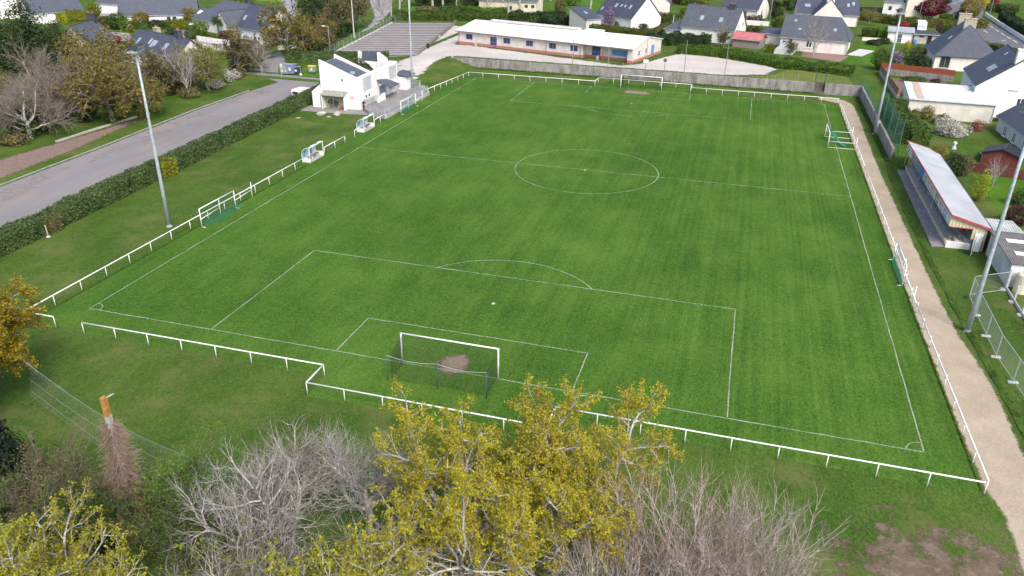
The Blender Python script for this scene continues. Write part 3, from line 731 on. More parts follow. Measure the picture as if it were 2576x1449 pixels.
def thin_fence(label, pts, hgt, step, wire, post_m, base=None, rows=8, pr=0.028, cols=0, name='wire_fence', wr=0.006, group=None):
    t = thing(name, label, 'fence', (pts[0][0], pts[0][1], 0), 0, group); o = Vector((pts[0][0], pts[0][1], 0))
    allp = []
    for a, b_ in zip(pts, pts[1:]): allp += run(a, b_, step)[(1 if allp else 0):]
    zf = (lambda x, y: base) if base is not None else hz
    for x, y in allp: MB().tube([(x - o.x, y - o.y, zf(x, y) - .05), (x - o.x, y - o.y, zf(x, y) + hgt)], pr, 6).build('post', post_m, t)
    m = NM()
    for a, b_ in zip(allp, allp[1:]):
        za, zb = zf(*a), zf(*b_)
        for j in range(rows + 1):
            k = hgt * (.04 + .94 * j / max(1, rows)); m.tube([(a[0] - o.x, a[1] - o.y, za + k), (b_[0] - o.x, b_[1] - o.y, zb + k)], wr, wr, 3)
        for i in range(1, cols):
            q = i / cols; x, y = a[0] + (b_[0] - a[0]) * q - o.x, a[1] + (b_[1] - a[1]) * q - o.y; z = za + (zb - za) * q
            m.tube([(x, y, z + .04), (x, y, z + hgt * .98)], wr, wr, 3)
    m.build('wire_mesh', wire, t)
    return t
thin_fence('thin grey wire fence with fine posts on top of the far retaining wall', [(-8.0, wall_y(-8) + .1), (62.0, wall_y(62) + .1)], 1.35, 2.65, NET_GREY, GALV, 1.9, 5, .022)
thin_fence('short green wire fence right of the wall steps', [(64.3, wall_y(64.3) + .1), (70.1, wall_y(70) + .1)], 1.35, 2.9, NET_FENCE, NET_FENCE, 1.9, 6, .03, 10)
for x, w_ in ((62.4, 'left'), (64.0, 'right')):
    t2 = thing('mesh_gate', 'green mesh gate leaf standing open on the %s side of the wall steps' % w_, 'gate', (x, wall_y(x) + .1, 1.9))
    mb = MB()
    for p in (((0, 0, 0), (0, 0, 1.9)), ((0, 1.1, 0), (0, 1.1, 1.9)), ((0, 0, 1.9), (0, 1.1, 1.9)), ((0, 0, .05), (0, 1.1, .05))): mb.tube(p, .035, 6)
    mb.build('gate_frame', NET_FENCE, t2)
    netgrid(lambda u, v: (0, 1.1 * u, .05 + 1.85 * v), 10, 14, .007).build('mesh_infill', NET_FENCE, t2)
# side wall along the sandy path
t = thing('retaining_wall', 'grey stained side wall along the sandy path by the right far mast', 'wall', (70.1, 67.4, 0)); o = t.location.copy()
MB().prism([(0, 0, -.1), (0, 41.1, -.1), (0, 41.1, 1.98), (0, 0, 1.78)], (.34, 0, 0)).build('wall_section', WALLM, t)
MB().box(-.1, 14.0, 1.0, .5, .9, 2.1).build('buttress', CONC, t)
thin_fence('low green mesh fence on the side wall between wall corner and tall net', [(70.3, 108.2), (70.3, 87)], 1.5, 3.0, NET_FENCE, NET_FENCE, 1.85, 7, .03, 12)
# tall ball-stop net
t = thing('ball_net', 'tall green ball-stop net with slanting top behind the right far mast', 'net', (70.55, 65.6, 0)); o = t.location.copy()
np_ = [(0, 0), (.1, 5.5), (.2, 11), (.1, 16.5), (-.1, 21)]
for i, (x, y) in enumerate(np_): MB().tube([(x, y, 1.6 if i else 1.2), (x, y, 6.1)], .05, 6).build('post', NET_FENCE, t)
m = NM()
for a, b_ in zip(np_, np_[1:]):
    netgrid(lambda u, v: (a[0] + (b_[0] - a[0]) * u, a[1] + (b_[1] - a[1]) * u, 1.75 + (4.3 - .55 * math.sin(math.pi * u)) * v), 18, 16, .008, 3, m)
m.build('netting', NET_FENCE, t)
# wooden steps of the bank at the end of the side wall
t = thing('steps', 'rough timber steps up the bank between side wall and grandstand', 'steps', (71.0, 65.2, 0))
mb = MB()
for i in range(6): mb.box(.25 + i * .33, .2 * (i % 2), .12 + i * .25, .30, 2.0, .26, .1)
mb.build('treads', STEPM, t)

# ------------------------------------------------------------------ floodlight masts
def mast(label, x, y, hgt, z0=0.0, yaw=0.0, block=False):
    t = thing('floodlight_mast', label, 'mast', (x, y, z0), yaw, 'floodlight masts round the pitch')
    MB().tube([(0, 0, -.1), (0, 0, hgt * .33), (0, 0, hgt * .66), (0, 0, hgt)], [.205, .17, .135, .10], 16, True).build('pole', GALV, t, True)
    MB().lathe([(.30, 0), (.30, .05), (.22, .06), (.21, .25)], 14).build('base_flange', GALV, t)
    mb = MB()
    for yy in (-.42, .42): mb.box(0, yy, hgt + .02, 2.0, .07, .09)
    for xx in (-1.0, 1.0): mb.box(xx, 0, hgt + .02, .07, .86, .09)
    mb.box(0, 0, hgt - .08, .34, .9, .12)
    mb.build('head_frame', GALV, t)
    for i, xx in enumerate((-.62, .05, .68)):
        l = MB(); l.prism([(xx - .26, .28, hgt + .10), (xx + .26, .28, hgt + .10), (xx + .30, .62, hgt + .50), (xx - .30, .62, hgt + .50)], (0, -.34, .18))
        f = l.build('floodlight', DKGREY, t, False, .03)
        MB().prism([(xx - .23, .315, hgt + .10), (xx + .23, .315, hgt + .10), (xx + .27, .645, hgt + .485), (xx - .27, .645, hgt + .485)], (0, .012, -.012)).build('lamp_glass', SKYGLASS, f)
    return t
mast('tall grey floodlight mast on the lawn between the hedge and the left rail', -5.6, 17.4, 17.7, 0, R(-70))
mast('tall grey floodlight mast inside the railed corner of the clubhouse terrace', -7.0, 85.6, 17.7, 0, R(-110))
mast('tall grey floodlight mast standing against the side wall behind the swung-out goal', 69.75, 81.4, 17.4, 0, R(70))
mast('tall thick grey floodlight mast in front of the construction fence', 69.8, 18.1, 17.7, 0, R(110))

# ------------------------------------------------------------------ generic building kit
def window(parent, face, u, z, w, h, L_, D_, fm=PVC, gm=GLASS, name='window', bars=1, sill=True, panes=1, blind=None):
    """window on a wall of a building local frame; face f(ront) l(eft) r(ight); returns the frame part"""
    def T(a, d, c):
        if face == 'f': return (a, -d, c)
        if face == 'r': return (L_ + d, a, c)
        return (-d, D_ - a, c)
    mb = MB(); e = .07
    def bar(a0, a1, c0, c1, d0=-.02, d1=.05):
        mb.prism([T(a0, d0, c0), T(a1, d0, c0), T(a1, d0, c1), T(a0, d0, c1)], Vector(T(a0, d1, c0)) - Vector(T(a0, d0, c0)))
    bar(u, u + e, z, z + h); bar(u + w - e, u + w, z, z + h); bar(u + e, u + w - e, z + h - e, z + h); bar(u + e, u + w - e, z, z + e)
    for i in range(1, bars + 1):
        c = u + w * i / (bars + 1); bar(c - .045, c + .045, z + e, z + h - e)
    if name == 'door': bar(u + e, u + w - e, z + h * .45, z + h * .52, -.02, .045)
    f = mb.build(name, fm, parent)
    p = MB(); p.prism([T(u + e, .004, z + e), T(u + w - e, .004, z + e), T(u + w - e, .004, z + h - e), T(u + e, .004, z + h - e)], Vector(T(u, .014, z)) - Vector(T(u, .004, z)))
    p.build('pane', gm, f)
    if sill:
        s = MB(); s.prism([T(u - .12, 0, z - .09), T(u + w + .12, 0, z - .09), T(u + w + .12, 0, z - .01), T(u - .12, 0, z - .01)], Vector(T(u, .16, z)) - Vector(T(u, 0, z)))
        s.build('sill', RENDERB, f)
    return f
def house(label, p0, p1, depth, eave, ridge, axis='u', wall=RENDER, roof=SLATE, over=.28, hipl=0, hipr=0, zb=1.7, eave_b=None, rt=.5, chim=(), wins=(), sky=(), cat='house', name='house', group=None, label_roof=None):
    p0 = Vector((p0[0], p0[1], 0)); p1 = Vector((p1[0], p1[1], 0))
    Lh = (p1 - p0).length; ang = math.atan2(p1.y - p0.y, p1.x - p0.x)
    t = thing(name, label, cat, (p0.x, p0.y, zb), ang, group)
    D = depth; eb = eave if eave_b is None else eave_b
    mb = MB()
    hl, hr = hipl, hipr
    if axis == 'u':
        prof = [(0, -.4), (D, -.4), (D, eb - .05), (0, eave - .05)] if (hl or hr) else [(0, -.4), (D, -.4), (D, eb - .05), (D * rt, ridge - .06), (0, eave - .05)]
        mb.prism([(0, v, z) for v, z in prof], (Lh, 0, 0))
    else:
        prof = [(0, -.4), (Lh, -.4), (Lh, eb - .05), (Lh * rt, ridge - .06), (0, eave - .05)]
        mb.prism([(u, 0, z) for u, z in prof], (0, D, 0))
    mb.build('wall', wall, t)
    # roof shell
    th = .16
    def slab(q):
        q = [Vector(a) for a in q]; n = (q[1] - q[0]).cross(q[2] - q[0]).normalized()
        if n.z < 0: n = -n
        r.prism([a + n * .012 for a in q], n * th)
    r = MB(); o_ = over
    if axis == 'u':
        sf = (ridge - eave) / (D * rt); sb = (ridge - eb) / (D * (1 - rt))
        A = (-o_ if not hl else -o_, -o_, eave - sf * o_); B = (Lh + o_, -o_, eave - sf * o_)
        C_ = (Lh + o_, D + o_, eb - sb * o_); E_ = (-o_, D + o_, eb - sb * o_)
        R0 = (hl - (0 if hl else o_), D * rt, ridge); R1 = (Lh - hr + (0 if hr else o_), D * rt, ridge)
        slab([A, B, R1, R0]); slab([E_, R0, R1, C_])
        if hl: slab([E_, A, R0])
        if hr: slab([B, C_, R1])
    else:
        sl_ = (ridge - eave) / (Lh * rt); sr = (ridge - eb) / (Lh * (1 - rt))
        slab([(-o_, -o_, eave - sl_ * o_), (Lh * rt, -o_, ridge), (Lh * rt, D + o_, ridge), (-o_, D + o_, eave - sl_ * o_)])
        slab([(Lh + o_, -o_, eb - sr * o_), (Lh * rt, -o_, ridge), (Lh * rt, D + o_, ridge), (Lh + o_, D + o_, eb - sr * o_)])
    rf = r.build('roof', roof, t)
    if axis == 'u' and not hl and not hr or axis == 'v':
        g = MB()
        if axis == 'u': g.tube([(-o_ * .8, D * rt, ridge + .17), (Lh + o_ * .8, D * rt, ridge + .17)], .09, 6)
        else: g.tube([(Lh * rt, -o_ * .8, ridge + .17), (Lh * rt, D + o_ * .8, ridge + .17)], .09, 6)
        g.build('ridge_cap', DKGREY, rf)
    g = MB(); dp = MB()
    if axis == 'u':
        zf_ = eave - (ridge - eave) / (D * rt) * o_; g.tube([(-o_, -o_ - .05, zf_ + .02), (Lh + o_, -o_ - .05, zf_ + .02)], .075, 6)
        dp.tube([(Lh - .12, -.07, -.2), (Lh - .12, -.07, eave - .1), (Lh - .12, -o_ - .03, zf_)], .05, 6)
    else:
        for x_, e_, k_ in ((-o_ - .05, eave, (ridge - eave) / (Lh * rt)), (Lh + o_ + .05, eb, (ridge - eb) / (Lh * (1 - rt)))): g.tube([(x_, -o_, e_ - k_ * o_ + .02), (x_, D + o_, e_ - k_ * o_ + .02)], .075, 6)
        dp.tube([(-.07, .15, -.2), (-.07, .15, eave - .15)], .05, 6)
    g.build('gutter', GALV, t); dp.build('downpipe', GALV, t)
    for (u, v, w, d, z1, cm) in chim:
        c = MB(); c.box(u, v, (eave + z1) / 2, w, d, z1 - eave); c.box(u, v, z1 + .02, w + .16, d + .16, .16)
        co = c.build('chimney', cm, t)
        pt = MB()
        for k in (-1, 1): pt.lathe([(.12, 0), (.10, .35), (.13, .4)], 8, (u + k * w * .22, v, z1 + .10))
        pt.build('chimney_pot', TERRA, co)
    for wd in wins: window(t, *wd[:5], Lh, D, **(wd[5] if len(wd) > 5 else {}))
    for (side, a, tt, w, l) in sky:
        if axis == 'u':
            if side == 'f': e0, e1 = Vector((a, 0, eave)), Vector((a, D * rt, ridge)); al = Vector((1, 0, 0))
            else: e0, e1 = Vector((a, D, eb)), Vector((a, D * rt, ridge)); al = Vector((1, 0, 0))
        else:
            if side == 'l': e0, e1 = Vector((0, a, eave)), Vector((Lh * rt, a, ridge)); al = Vector((0, 1, 0))
            else: e0, e1 = Vector((Lh, a, eb)), Vector((Lh * rt, a, ridge)); al = Vector((0, 1, 0))
        s_ = (e1 - e0).normalized(); nrm = al.cross(s_).normalized()
        if nrm.z < 0: nrm = -nrm
        c = e0 + (e1 - e0) * tt + nrm * (th + .012)
        fr = MB().prism([c - al * w / 2 - s_ * l / 2, c + al * w / 2 - s_ * l / 2, c + al * w / 2 + s_ * l / 2, c - al * w / 2 + s_ * l / 2], nrm * .09).build('skylight', GALV, rf)
        c2 = c + nrm * .091; w -= .2; l -= .24
        MB().prism([c2 - al * w / 2 - s_ * l / 2, c2 + al * w / 2 - s_ * l / 2, c2 + al * w / 2 + s_ * l / 2, c2 - al * w / 2 + s_ * l / 2], nrm * .012).build('skylight_pane', SKYGLASS, fr)
    return t

# ------------------------------------------------------------------ sports hall
HALLW = mat('ribbed_beige_cladding', (0.62, 0.57, 0.53), (0.68, 0.63, 0.59), rough=.6, scale=.8)
def ribbed(base):
    nt = base.node_tree; b = nt.nodes['Principled BSDF']
    w = nt.nodes.new('ShaderNodeTexWave'); w.inputs['Scale'].default_value = 1.05; w.bands_direction = 'DIAGONAL' if False else 'X'
    nt.links.new(coord(nt), w.inputs['Vector'])
    bn = nt.nodes.new('ShaderNodeBump'); bn.inputs['Strength'].default_value = .7; bn.inputs['Distance'].default_value = .05
    nt.links.new(w.outputs['Fac'], bn.inputs['Height']); nt.links.new(bn.outputs[0], b.inputs['Normal'])
ribbed(HALLW)
HALLR = mat('white_sheet_roof', (0.80, 0.80, 0.82), (0.88, 0.88, 0.89), rough=.5, scale=.25, fine=.06); ribbed(HALLR)
PLINTH = mat('red_plinth', (0.42, 0.16, 0.15), (0.50, 0.21, 0.195), rough=.8, scale=2, fine=.15)
REDP = mat('red_steel_post', (0.42, 0.09, 0.08), rough=.5)
hp0 = G(1153, 109, 1.7); hp1 = G(1590, 160, 1.7)
hl = (hp1 - hp0).length; ha = math.atan2(hp1.y - hp0.y, hp1.x - hp0.x)
hall = thing('sports_hall', 'long low sports hall with white roof, beige walls, red plinth and blue windows', 'hall', (hp0.x, hp0.y, 1.7), ha)
HD, HE, HR_ = 15.5, 2.85, 4.2
jog = 31.3; rec = 1.5
mb = MB()
mb.prism([(0, 0, .5), (0, HD, .5), (0, HD, HE), (0, HD / 2, HR_ - .05), (0, 0, HE - .02)], (jog, 0, 0))
mb.prism([(jog, rec, .5), (jog, HD, .5), (jog, HD, HE), (jog, HD / 2, HR_ - .05), (jog, rec, HE + .22)], (hl - jog, 0, 0))
mb.prism([(hl - 1.1, 0, .5), (hl - 1.1, rec, .5), (hl - 1.1, rec, HE + .2), (hl - 1.1, 0, HE - .02)], (1.1, 0, 0))
mb.build('wall', HALLW, hall)
mb = MB(); mb.box(jog / 2, HD / 2, .22, jog + .06, HD + .06, .62); mb.box((jog + hl) / 2 + .03, (rec + HD) / 2, .22, hl - jog + .06, HD - rec + .06, .618); mb.box(hl - .55, rec / 2, .22, 1.14, rec + .06, .616)
mb.build('plinth', PLINTH, hall)
mb = MB(); ov = .45
for a, b_, c, d in (((-ov, -ov, HE - .08), (hl + .2, -ov, HE - .08), (hl + .2, HD / 2, HR_), (-ov, HD / 2, HR_)), ((-ov, HD + ov, HE - .08), (-ov, HD / 2, HR_), (hl + .2, HD / 2, HR_), (hl + .2, HD + ov, HE - .08))):
    n = (Vector(b_) - Vector(a)).cross(Vector(c) - Vector(a)).normalized(); n = n if n.z > 0 else -n
    mb.prism([Vector(q) + n * .01 for q in (a, b_, c, d)], n * .14)
rf = mb.build('roof', HALLR, hall)
mb = MB(); mb.box(15.5, HD / 2 - .1, HR_ + .34, 22.5, 1.5, .34)
mb.build('ridge_rooflight', mat('rooflight_sheet', (0.55, 0.53, 0.50), (0.68, 0.67, 0.65), rough=.6, scale=.5, sc=(3, 1, 1)), rf)
MB().box(30, HD / 2 + .4, HR_ + .3, 4.2, 1.2, .3).build('roof_vent', HALLR, rf)
MB().prism([(-ov, -ov - .14, HE - .18), (hl + .2, -ov - .14, HE - .18), (hl + .2, -ov - .02, HE - .18), (-ov, -ov - .02, HE - .18)], (0, 0, .14)).build('gutter', mat('brown_gutter', (.16, .12, .10), rough=.5), hall)
mb = MB()
for u in (.25, jog - 8.6, jog - .5, 9.9): mb.tube([(u, -.09, .1), (u, -.09, HE - .1)], .055, 6)
mb.build('downpipe', mat('brown_pipe', (.18, .10, .08), rough=.5), hall)
for u in (jog + 4.6, hl - .9 - .35): MB().tube([(u, .12, .0), (u, .12, HE - .02)], .07, 8).build('canopy_post', REDP, hall)
def uat(px, py):
    p = G(px, py, 1.7 + 1.6) - hp0; return p.x * math.cos(ha) + p.y * math.sin(ha)
for px, py in ((1175, 95), (1272, 105), (1323, 113), (1376, 121), (1431, 127)):
    window(hall, 'f', uat(px, py) - .85, 1.15, 1.7, 1.15, hl, HD, fm=BLUE, sill=False)
window(hall, 'f', uat(1223, 105) - .85, .05, 1.7, 2.15, hl, HD, fm=BLUE, sill=False, name='door')
def rec_part(o_):
    o_.location.y += rec; return o_
rec_part(window(hall, 'f', jog + 1.5, .05, 1.9, 2.3, hl, HD, fm=BLUE, sill=False, name='door'))
rec_part(MB().prism([(hl - 5.2, -.06, .95), (hl - 1.3, -.06, .95), (hl - 1.3, -.06, 2.1), (hl - 5.2, -.06, 2.1)], (0, .05, 0)).build('shutter', LBLUE, hall))
rec_part(MB().prism([(jog + 3.55, -.04, 1.45), (jog + 3.95, -.04, 1.45), (jog + 3.95, -.04, 2.0), (jog + 3.55, -.04, 2.0)], (0, .03, 0)).build('notice_board', PVC, hall))
window(hall, 'r', 2.6, 1.1, 1.3, 1.1, hl, HD, fm=PVC, sill=False); window(hall, 'r', 6.4, 1.1, 1.3, 1.1, hl, HD, fm=PVC, sill=False)
window(hall, 'r', 9.8, .1, 1.5, 2.2, hl, HD, fm=LBLUE, gm=LBLUE, sill=False, name='door')
# bins by the hall wall
def litter_bin(label, p, z, m_, group=None):
    t = thing('litter_bin', label, 'bin', (p[0], p[1], z), 0, group)
    MB().lathe([(.22, 0), (.27, .75), (.25, .75), (.2, .1)], 10).build('bucket', m_, t)
    MB().tube([(.28, .1, 0), (.28, .1, 1.0)], .03, 6).build('post', GALV, t)
litter_bin('small grey slatted bin against the hall wall left of the blue doors', G(1196, 117, 1.7), 1.7, CONC)
litter_bin('small pale bin under the hall canopy', G(1502, 150, 1.7), 1.7, CONC)

# poles along the retaining wall
for i, (x, hh, lab) in enumerate(((16.7, 6.3, 'first slim grey pole from the left behind the far wall'), (23.8, 6.2, 'slim grey pole with a small floodlight behind the far wall'), (31.2, 6.2, 'slim grey pole with a white notice at its foot behind the far wall'), (38.6, 6.1, 'slim grey pole right of the round road sign behind the far wall'), (46.2, 6.0, 'rightmost slim grey pole behind the far wall, before the dry grass'))):
    y = wall_y(x) + 1.5
    t = thing('slim_pole', lab, 'pole', (x, y, 1.7), 0, 'slim poles behind the far wall')
    MB().tube([(0, 0, -.1), (0.03, 0, 3), (0, 0, hh)], [.075, .065, .05], 8).build('pole', mat('old_grey_pole', (.24, .23, .22), (.34, .33, .31), rough=.9), t)
    if i == 1:
        MB().box(-.45, 0, hh + .02, .7, .07, .07).build('bracket', GALV, t); MB().box(-.7, -.06, hh + .12, .55, .35, .22, .2).build('floodlight', GALV, t)
    if i == 2: MB().box(0, -.12, 1.75, .95, .03, .6).build('notice', PVC, t)
t = thing('road_sign', 'round road sign seen from behind on a short post in the gravel yard', 'sign', (34.9, wall_y(34.9) + .9, 1.7))
MB().tube([(0, 0, 0), (0, 0, 2.1)], .03, 6).build('post', DKGREY, t)
MB().tube([(0, -.02, 2.25), (0, .02, 2.25)], [.36, .36], 20).build('disc', mat('sign_back_grey', (.13, .12, .14), rough=.5), t)

# ------------------------------------------------------------------ clubhouse
CLUBW = RENDERB
club = thing('clubhouse', 'white angular clubhouse with slate roofs and grey shutters on a terrace beside the pitch', 'building', (-9.0, 69.7, 0))
def B(mb_, x0, x1, y0, y1, z0, z1): return mb_.box((x0 + x1) / 2, (y0 + y1) / 2, (z0 + z1) / 2, x1 - x0, y1 - y0, z1 - z0)
# tall front block: front and back parapet walls with sloping top, slate between
mb = MB()
for y0 in (0.0, 5.2):
    mb.prism([(-7.3, y0, -.1), (0, y0, -.1), (0, y0, 5.45), (-1.0, y0, 5.15), (-7.3, y0, 7.55)], (0, .35, 0))
mb.prism([(-7.31, .352, -.1), (-7.31, 5.198, -.1), (-7.31, 5.198, 6.9), (-7.31, .352, 6.9)], (.3, 0, 0))
mb.build('wall', CLUBW, club)
mb = MB(); mb.prism([(-7.0, .36, 6.85), (-.05, .36, 4.35), (-.05, 5.19, 4.35), (-7.0, 5.19, 6.85)], (0, 0, .14))
rf = mb.build('roof', SLATE, club)
MB().box(-2.4, 1.9, 5.45, .7, .55, .35).build('roof_hatch', GALV, rf)
# facade to the pitch
mb = MB()
B(mb, -.35, 0.003, .352, 5.2, -.1, 2.2); B(mb, -.35, 0.003, .352, .75, 2.2, 5.4); B(mb, -.35, .003, 3.75, 5.2, 2.2, 5.4); B(mb, -.35, .003, .75, 3.75, 4.95, 5.4); B(mb, -.35, .003, .75, 3.75, 2.2, 2.75)
B(mb, -.35, 0, 5.552, 6.5, -.1, 5.4); B(mb, -.35, 0, 6.5, 9.4, 2.9, 5.4); B(mb, -.35, 0, 9.4, 10.4, -.1, 5.4)
B(mb, -.35, .003, 10.4, 14.2, -.1, 2.2); B(mb, -.35, .003, 10.4, 10.7, 2.2, 5.4); B(mb, -.35, .003, 13.7, 14.2, 2.2, 5.4); B(mb, -.35, .003, 10.7, 13.7, 4.95, 5.4); B(mb, -.35, .003, 10.7, 13.7, 2.2, 2.7)
B(mb, -2.6, -.352, 13.85, 14.2, -.1, 5.4)
mb.build('pitch_facade', CLUBW, club)
SHUT = mat('grey_roller_shutter', (.50, .51, .54), (.56, .57, .60), rough=.5, scale=1)
for y0 in (.75, 10.7):
    MB().prism([(-.06, y0, 2.75), (-.06, y0 + 3, 2.75), (-.06, y0 + 3, 4.95), (-.06, y0, 4.95)], (.03, 0, 0)).build('roller_shutter', SHUT, club)
    for k in (0.25, 1.3):
        f = MB().box(.02, y0 + k + .42, 1.95, .06, .8, .55).build('window', PVC, club); MB().box(.055, y0 + k + .42, 1.95, .015, .64, .4).build('pane', GLASS, f)
    MB().box(.28, y0 + 1.5, 1.5, .6, 3.6, .2).build('concrete_canopy', CONC, club)
# entrance bay: slate lean-to canopy
MB().prism([(-.2, 5.6, 3.75), (-.2, 9.6, 3.15), (2.3, 9.6, 2.5), (2.3, 5.9, 2.5)], (0, 0, .14)).build('entrance_roof', SLATE2, club)
MB().tube([(2.15, 9.3, 0), (2.15, 9.3, 2.5)], .07, 8).build('canopy_post', GALV, club)
MB().lathe([(.22, 0), (.28, .35), (.2, .35)], 10, (2.15, 9.3, 0)).build('flower_tub', CONC, club)
MB().box(-.25, 7.95, 1.2, .06, 2.6, 2.4).build('entrance_shutter', mat('blue_grey_shutter', (.30, .40, .48), rough=.5), club)
MB().prism([(1.0, 3.4, .5), (1.0, 6.3, .5), (1.0, 6.3, 1.65), (1.0, 5.2, 1.65), (1.0, 3.4, .95)], (.18, 0, 0)).build('stair_wall', CLUBW, club)
# rear part and tower
mb = MB(); B(mb, .004, 1.6, 14.2, 17.2, -.1, 2.7); mb.build('low_wing', CLUBW, club)
MB().prism([(-.4, 13.9, 3.25), (2.0, 13.9, 2.75), (2.0, 17.5, 2.75), (-.4, 17.5, 3.25)], (0, 0, .13)).build('low_wing_roof', SLATE, club)
# tower behind
mb = MB()
for x in (-7.6, -3.9): mb.prism([(x, 14.5, -.1), (x, 18.2, -.1), (x, 18.2, 5.0), (x, 15.0, 6.6), (x, 14.5, 6.6)], (.32, 0, 0))
mb.prism([(-7.28, 14.9, -.1), (-3.9, 14.9, -.1), (-3.9, 14.9, 4.9), (-7.28, 14.9, 4.9)], (0, .25, 0))
mb.build('tower_wall', CLUBW, club)
MB().prism([(-7.27, 15.0, 4.92), (-3.91, 15.0, 4.92), (-3.91, 15.6, 6.35), (-7.27, 15.6, 6.35)], (0, .3, .0)).build('tower_roof', SLATED, club)
MB().prism([(-3.575, 16.2, 2.7), (-3.575, 17.0, 2.7), (-3.575, 17.0, 4.0), (-3.575, 16.2, 4.0)], (.03, 0, 0)).build('tower_window', GLASS, club)
# low block at the left with open store
mb = MB(); mb.prism([(-8.7, -.55, -.1), (-8.7, 4.0, -.1), (-8.7, 4.0, 3.5), (-8.7, -.55, 2.5)], (1.38, 0, 0)); mb.build('low_block', CLUBW, club)
for sx_ in (-6.7, -2.75): MB().prism([(sx_, -1.25, -.1), (sx_, -.002, -.1), (sx_, -.002, 2.6), (sx_, -1.25, 2.15)], (.16, 0, 0)).build('store_side_wall', CLUBW, club)
MB().prism([(-6.8, -1.4, 2.17), (-2.5, -1.4, 2.17), (-2.5, -.003, 2.72), (-6.8, -.003, 2.72)], (0, 0, .10)).build('store_roof', mat('mossy_sheet', (.20, .20, .17), (.32, .32, .27), rough=.9, scale=2.5, fine=.3), club)
gf = MB()
for x in (-6.52, -5.2, -4.68, -4.6, -3.4, -2.77): gf.box(x, -1.2, 1.05, .05, .05, 2.1)
gf.box(-4.65, -1.2, 2.05, 3.8, .05, .06); gf.box(-4.65, -1.2, .08, 3.8, .05, .06)
gf.build('store_gate', mat('greenish_frame', (.16, .19, .12), rough=.7), club)
MB().box(-4.65, -.1, 1.1, 3.75, .16, 2.2).build('store_back', mat('dim_store', (.30, .32, .25), (.38, .40, .32), rough=.9), club)
t = thing('table_football', 'dark tilted board stored inside the white clubhouse store', 'board', (-14.0, 69.1, 0), .2)
MB().prism([(-.9, -.1, .9), (.8, -.1, .55), (.9, .1, 1.05), (-.7, .1, 1.5)], (0, .06, .05)).build('board', BLACK, t)
MB().tube([(-.5, .1, 0), (-.3, .05, 1.0)], .03, 6).tube([(.6, .1, 0), (.3, .05, .8)], .03, 6).build('trestle', BLACK, t)
tag(MB().lathe([(.25, 0), (.30, .2), (.22, .42), (.05, .46)], 10, (-12.6, 69.1, 0)).build('red_bag', mat('red_cloth', (.35, .06, .05), rough=.8)), 'small red bag lying in the open clubhouse store', 'bag')
MB().box(-1.9, -.02, 1.85, .45, .03, .45).build('red_sign', mat('red_enamel', (.55, .06, .05), rough=.4), club)
MB().box(-1.9, -.04, 1.85, .2, .02, .2).build('sign_symbol', PVC, club)
MB().box(-3.3, -.06, 4.6, .18, .12, .34).build('wall_lamp', DKGREY, club)
# terrace, its wall and railings
tr = thing('terrace', 'raised grey tarmac terrace with concrete edge between clubhouse and pitch', 'terrace', (-9, 66.2, 0))
mb = MB(); mb.prism([(2.4, .9, .02), (5.75, -.6, .02), (5.9, 17.4, .02), (3.0, 22.6, .02), (.02, 21, .02), (.02, 3.4, .02)], (0, 0, .5)); mb.build('paving', M_PAVE, tr)
mb = MB()
eg = [(2.4, .9), (5.78, -.66), (5.92, 17.5)]
for a, b_ in zip(eg, eg[1:]):
    d = Vector((b_[0] - a[0], b_[1] - a[1], 0)).normalized(); n = Vector((d.y, -d.x, 0)) * .12
    mb.prism([(a[0], a[1], -.1), (b_[0], b_[1], -.1), (b_[0] + n.x, b_[1] + n.y, -.1), (a[0] + n.x, a[1] + n.y, -.1)], (0, 0, .68))
mb.build('edge_wall', CONC, tr)
def guard(label, pts, hgt=1.0, mesh=True):
    t = thing('guard_rail', label, 'railing', (pts[0][0], pts[0][1], .54)); o = Vector((pts[0][0], pts[0][1], 0))
    P = []
    for a, b_ in zip(pts, pts[1:]): P += run(a, b_, 1.7)[(1 if P else 0):]
    for x, y in P: MB().tube([(x - o.x, y - o.y, 0), (x - o.x, y - o.y, hgt)], .03, 6).build('post', GALV, t)
    mb = MB()
    for a, b_ in zip(pts, pts[1:]):
        for k in (hgt, hgt * .78, hgt * .58): mb.tube([(a[0] - o.x, a[1] - o.y, k), (b_[0] - o.x, b_[1] - o.y, k)], .022, 6)
    mb.build('rail', GALV, t)
    m = NM()
    for a, b_ in zip(pts, pts[1:]): netgrid(lambda u, v: (a[0] + (b_[0] - a[0]) * u - o.x, a[1] + (b_[1] - a[1]) * u - o.y, .04 + hgt * .5 * v), int(math.hypot(b_[0] - a[0], b_[1] - a[1]) * 8), 4, .008, 3, m)
    m.build('infill', GALV, t)
guard('grey steel guard rail along the terrace edge towards the pitch', [(-6.5, 67.15), (-3.3, 65.75), (-3.2, 83.4)])
guard('grey steel guard rail cage round the foot of the terrace mast', [(-3.3, 83.6), (-5.2, 84.2), (-6.2, 87.4), (-8.4, 86.6), (-8.6, 84.6)])
M_ROCK = mat('pale_boulder', (.34, .33, .32), (.50, .48, .46), rough=.95, scale=2, bump=.5)
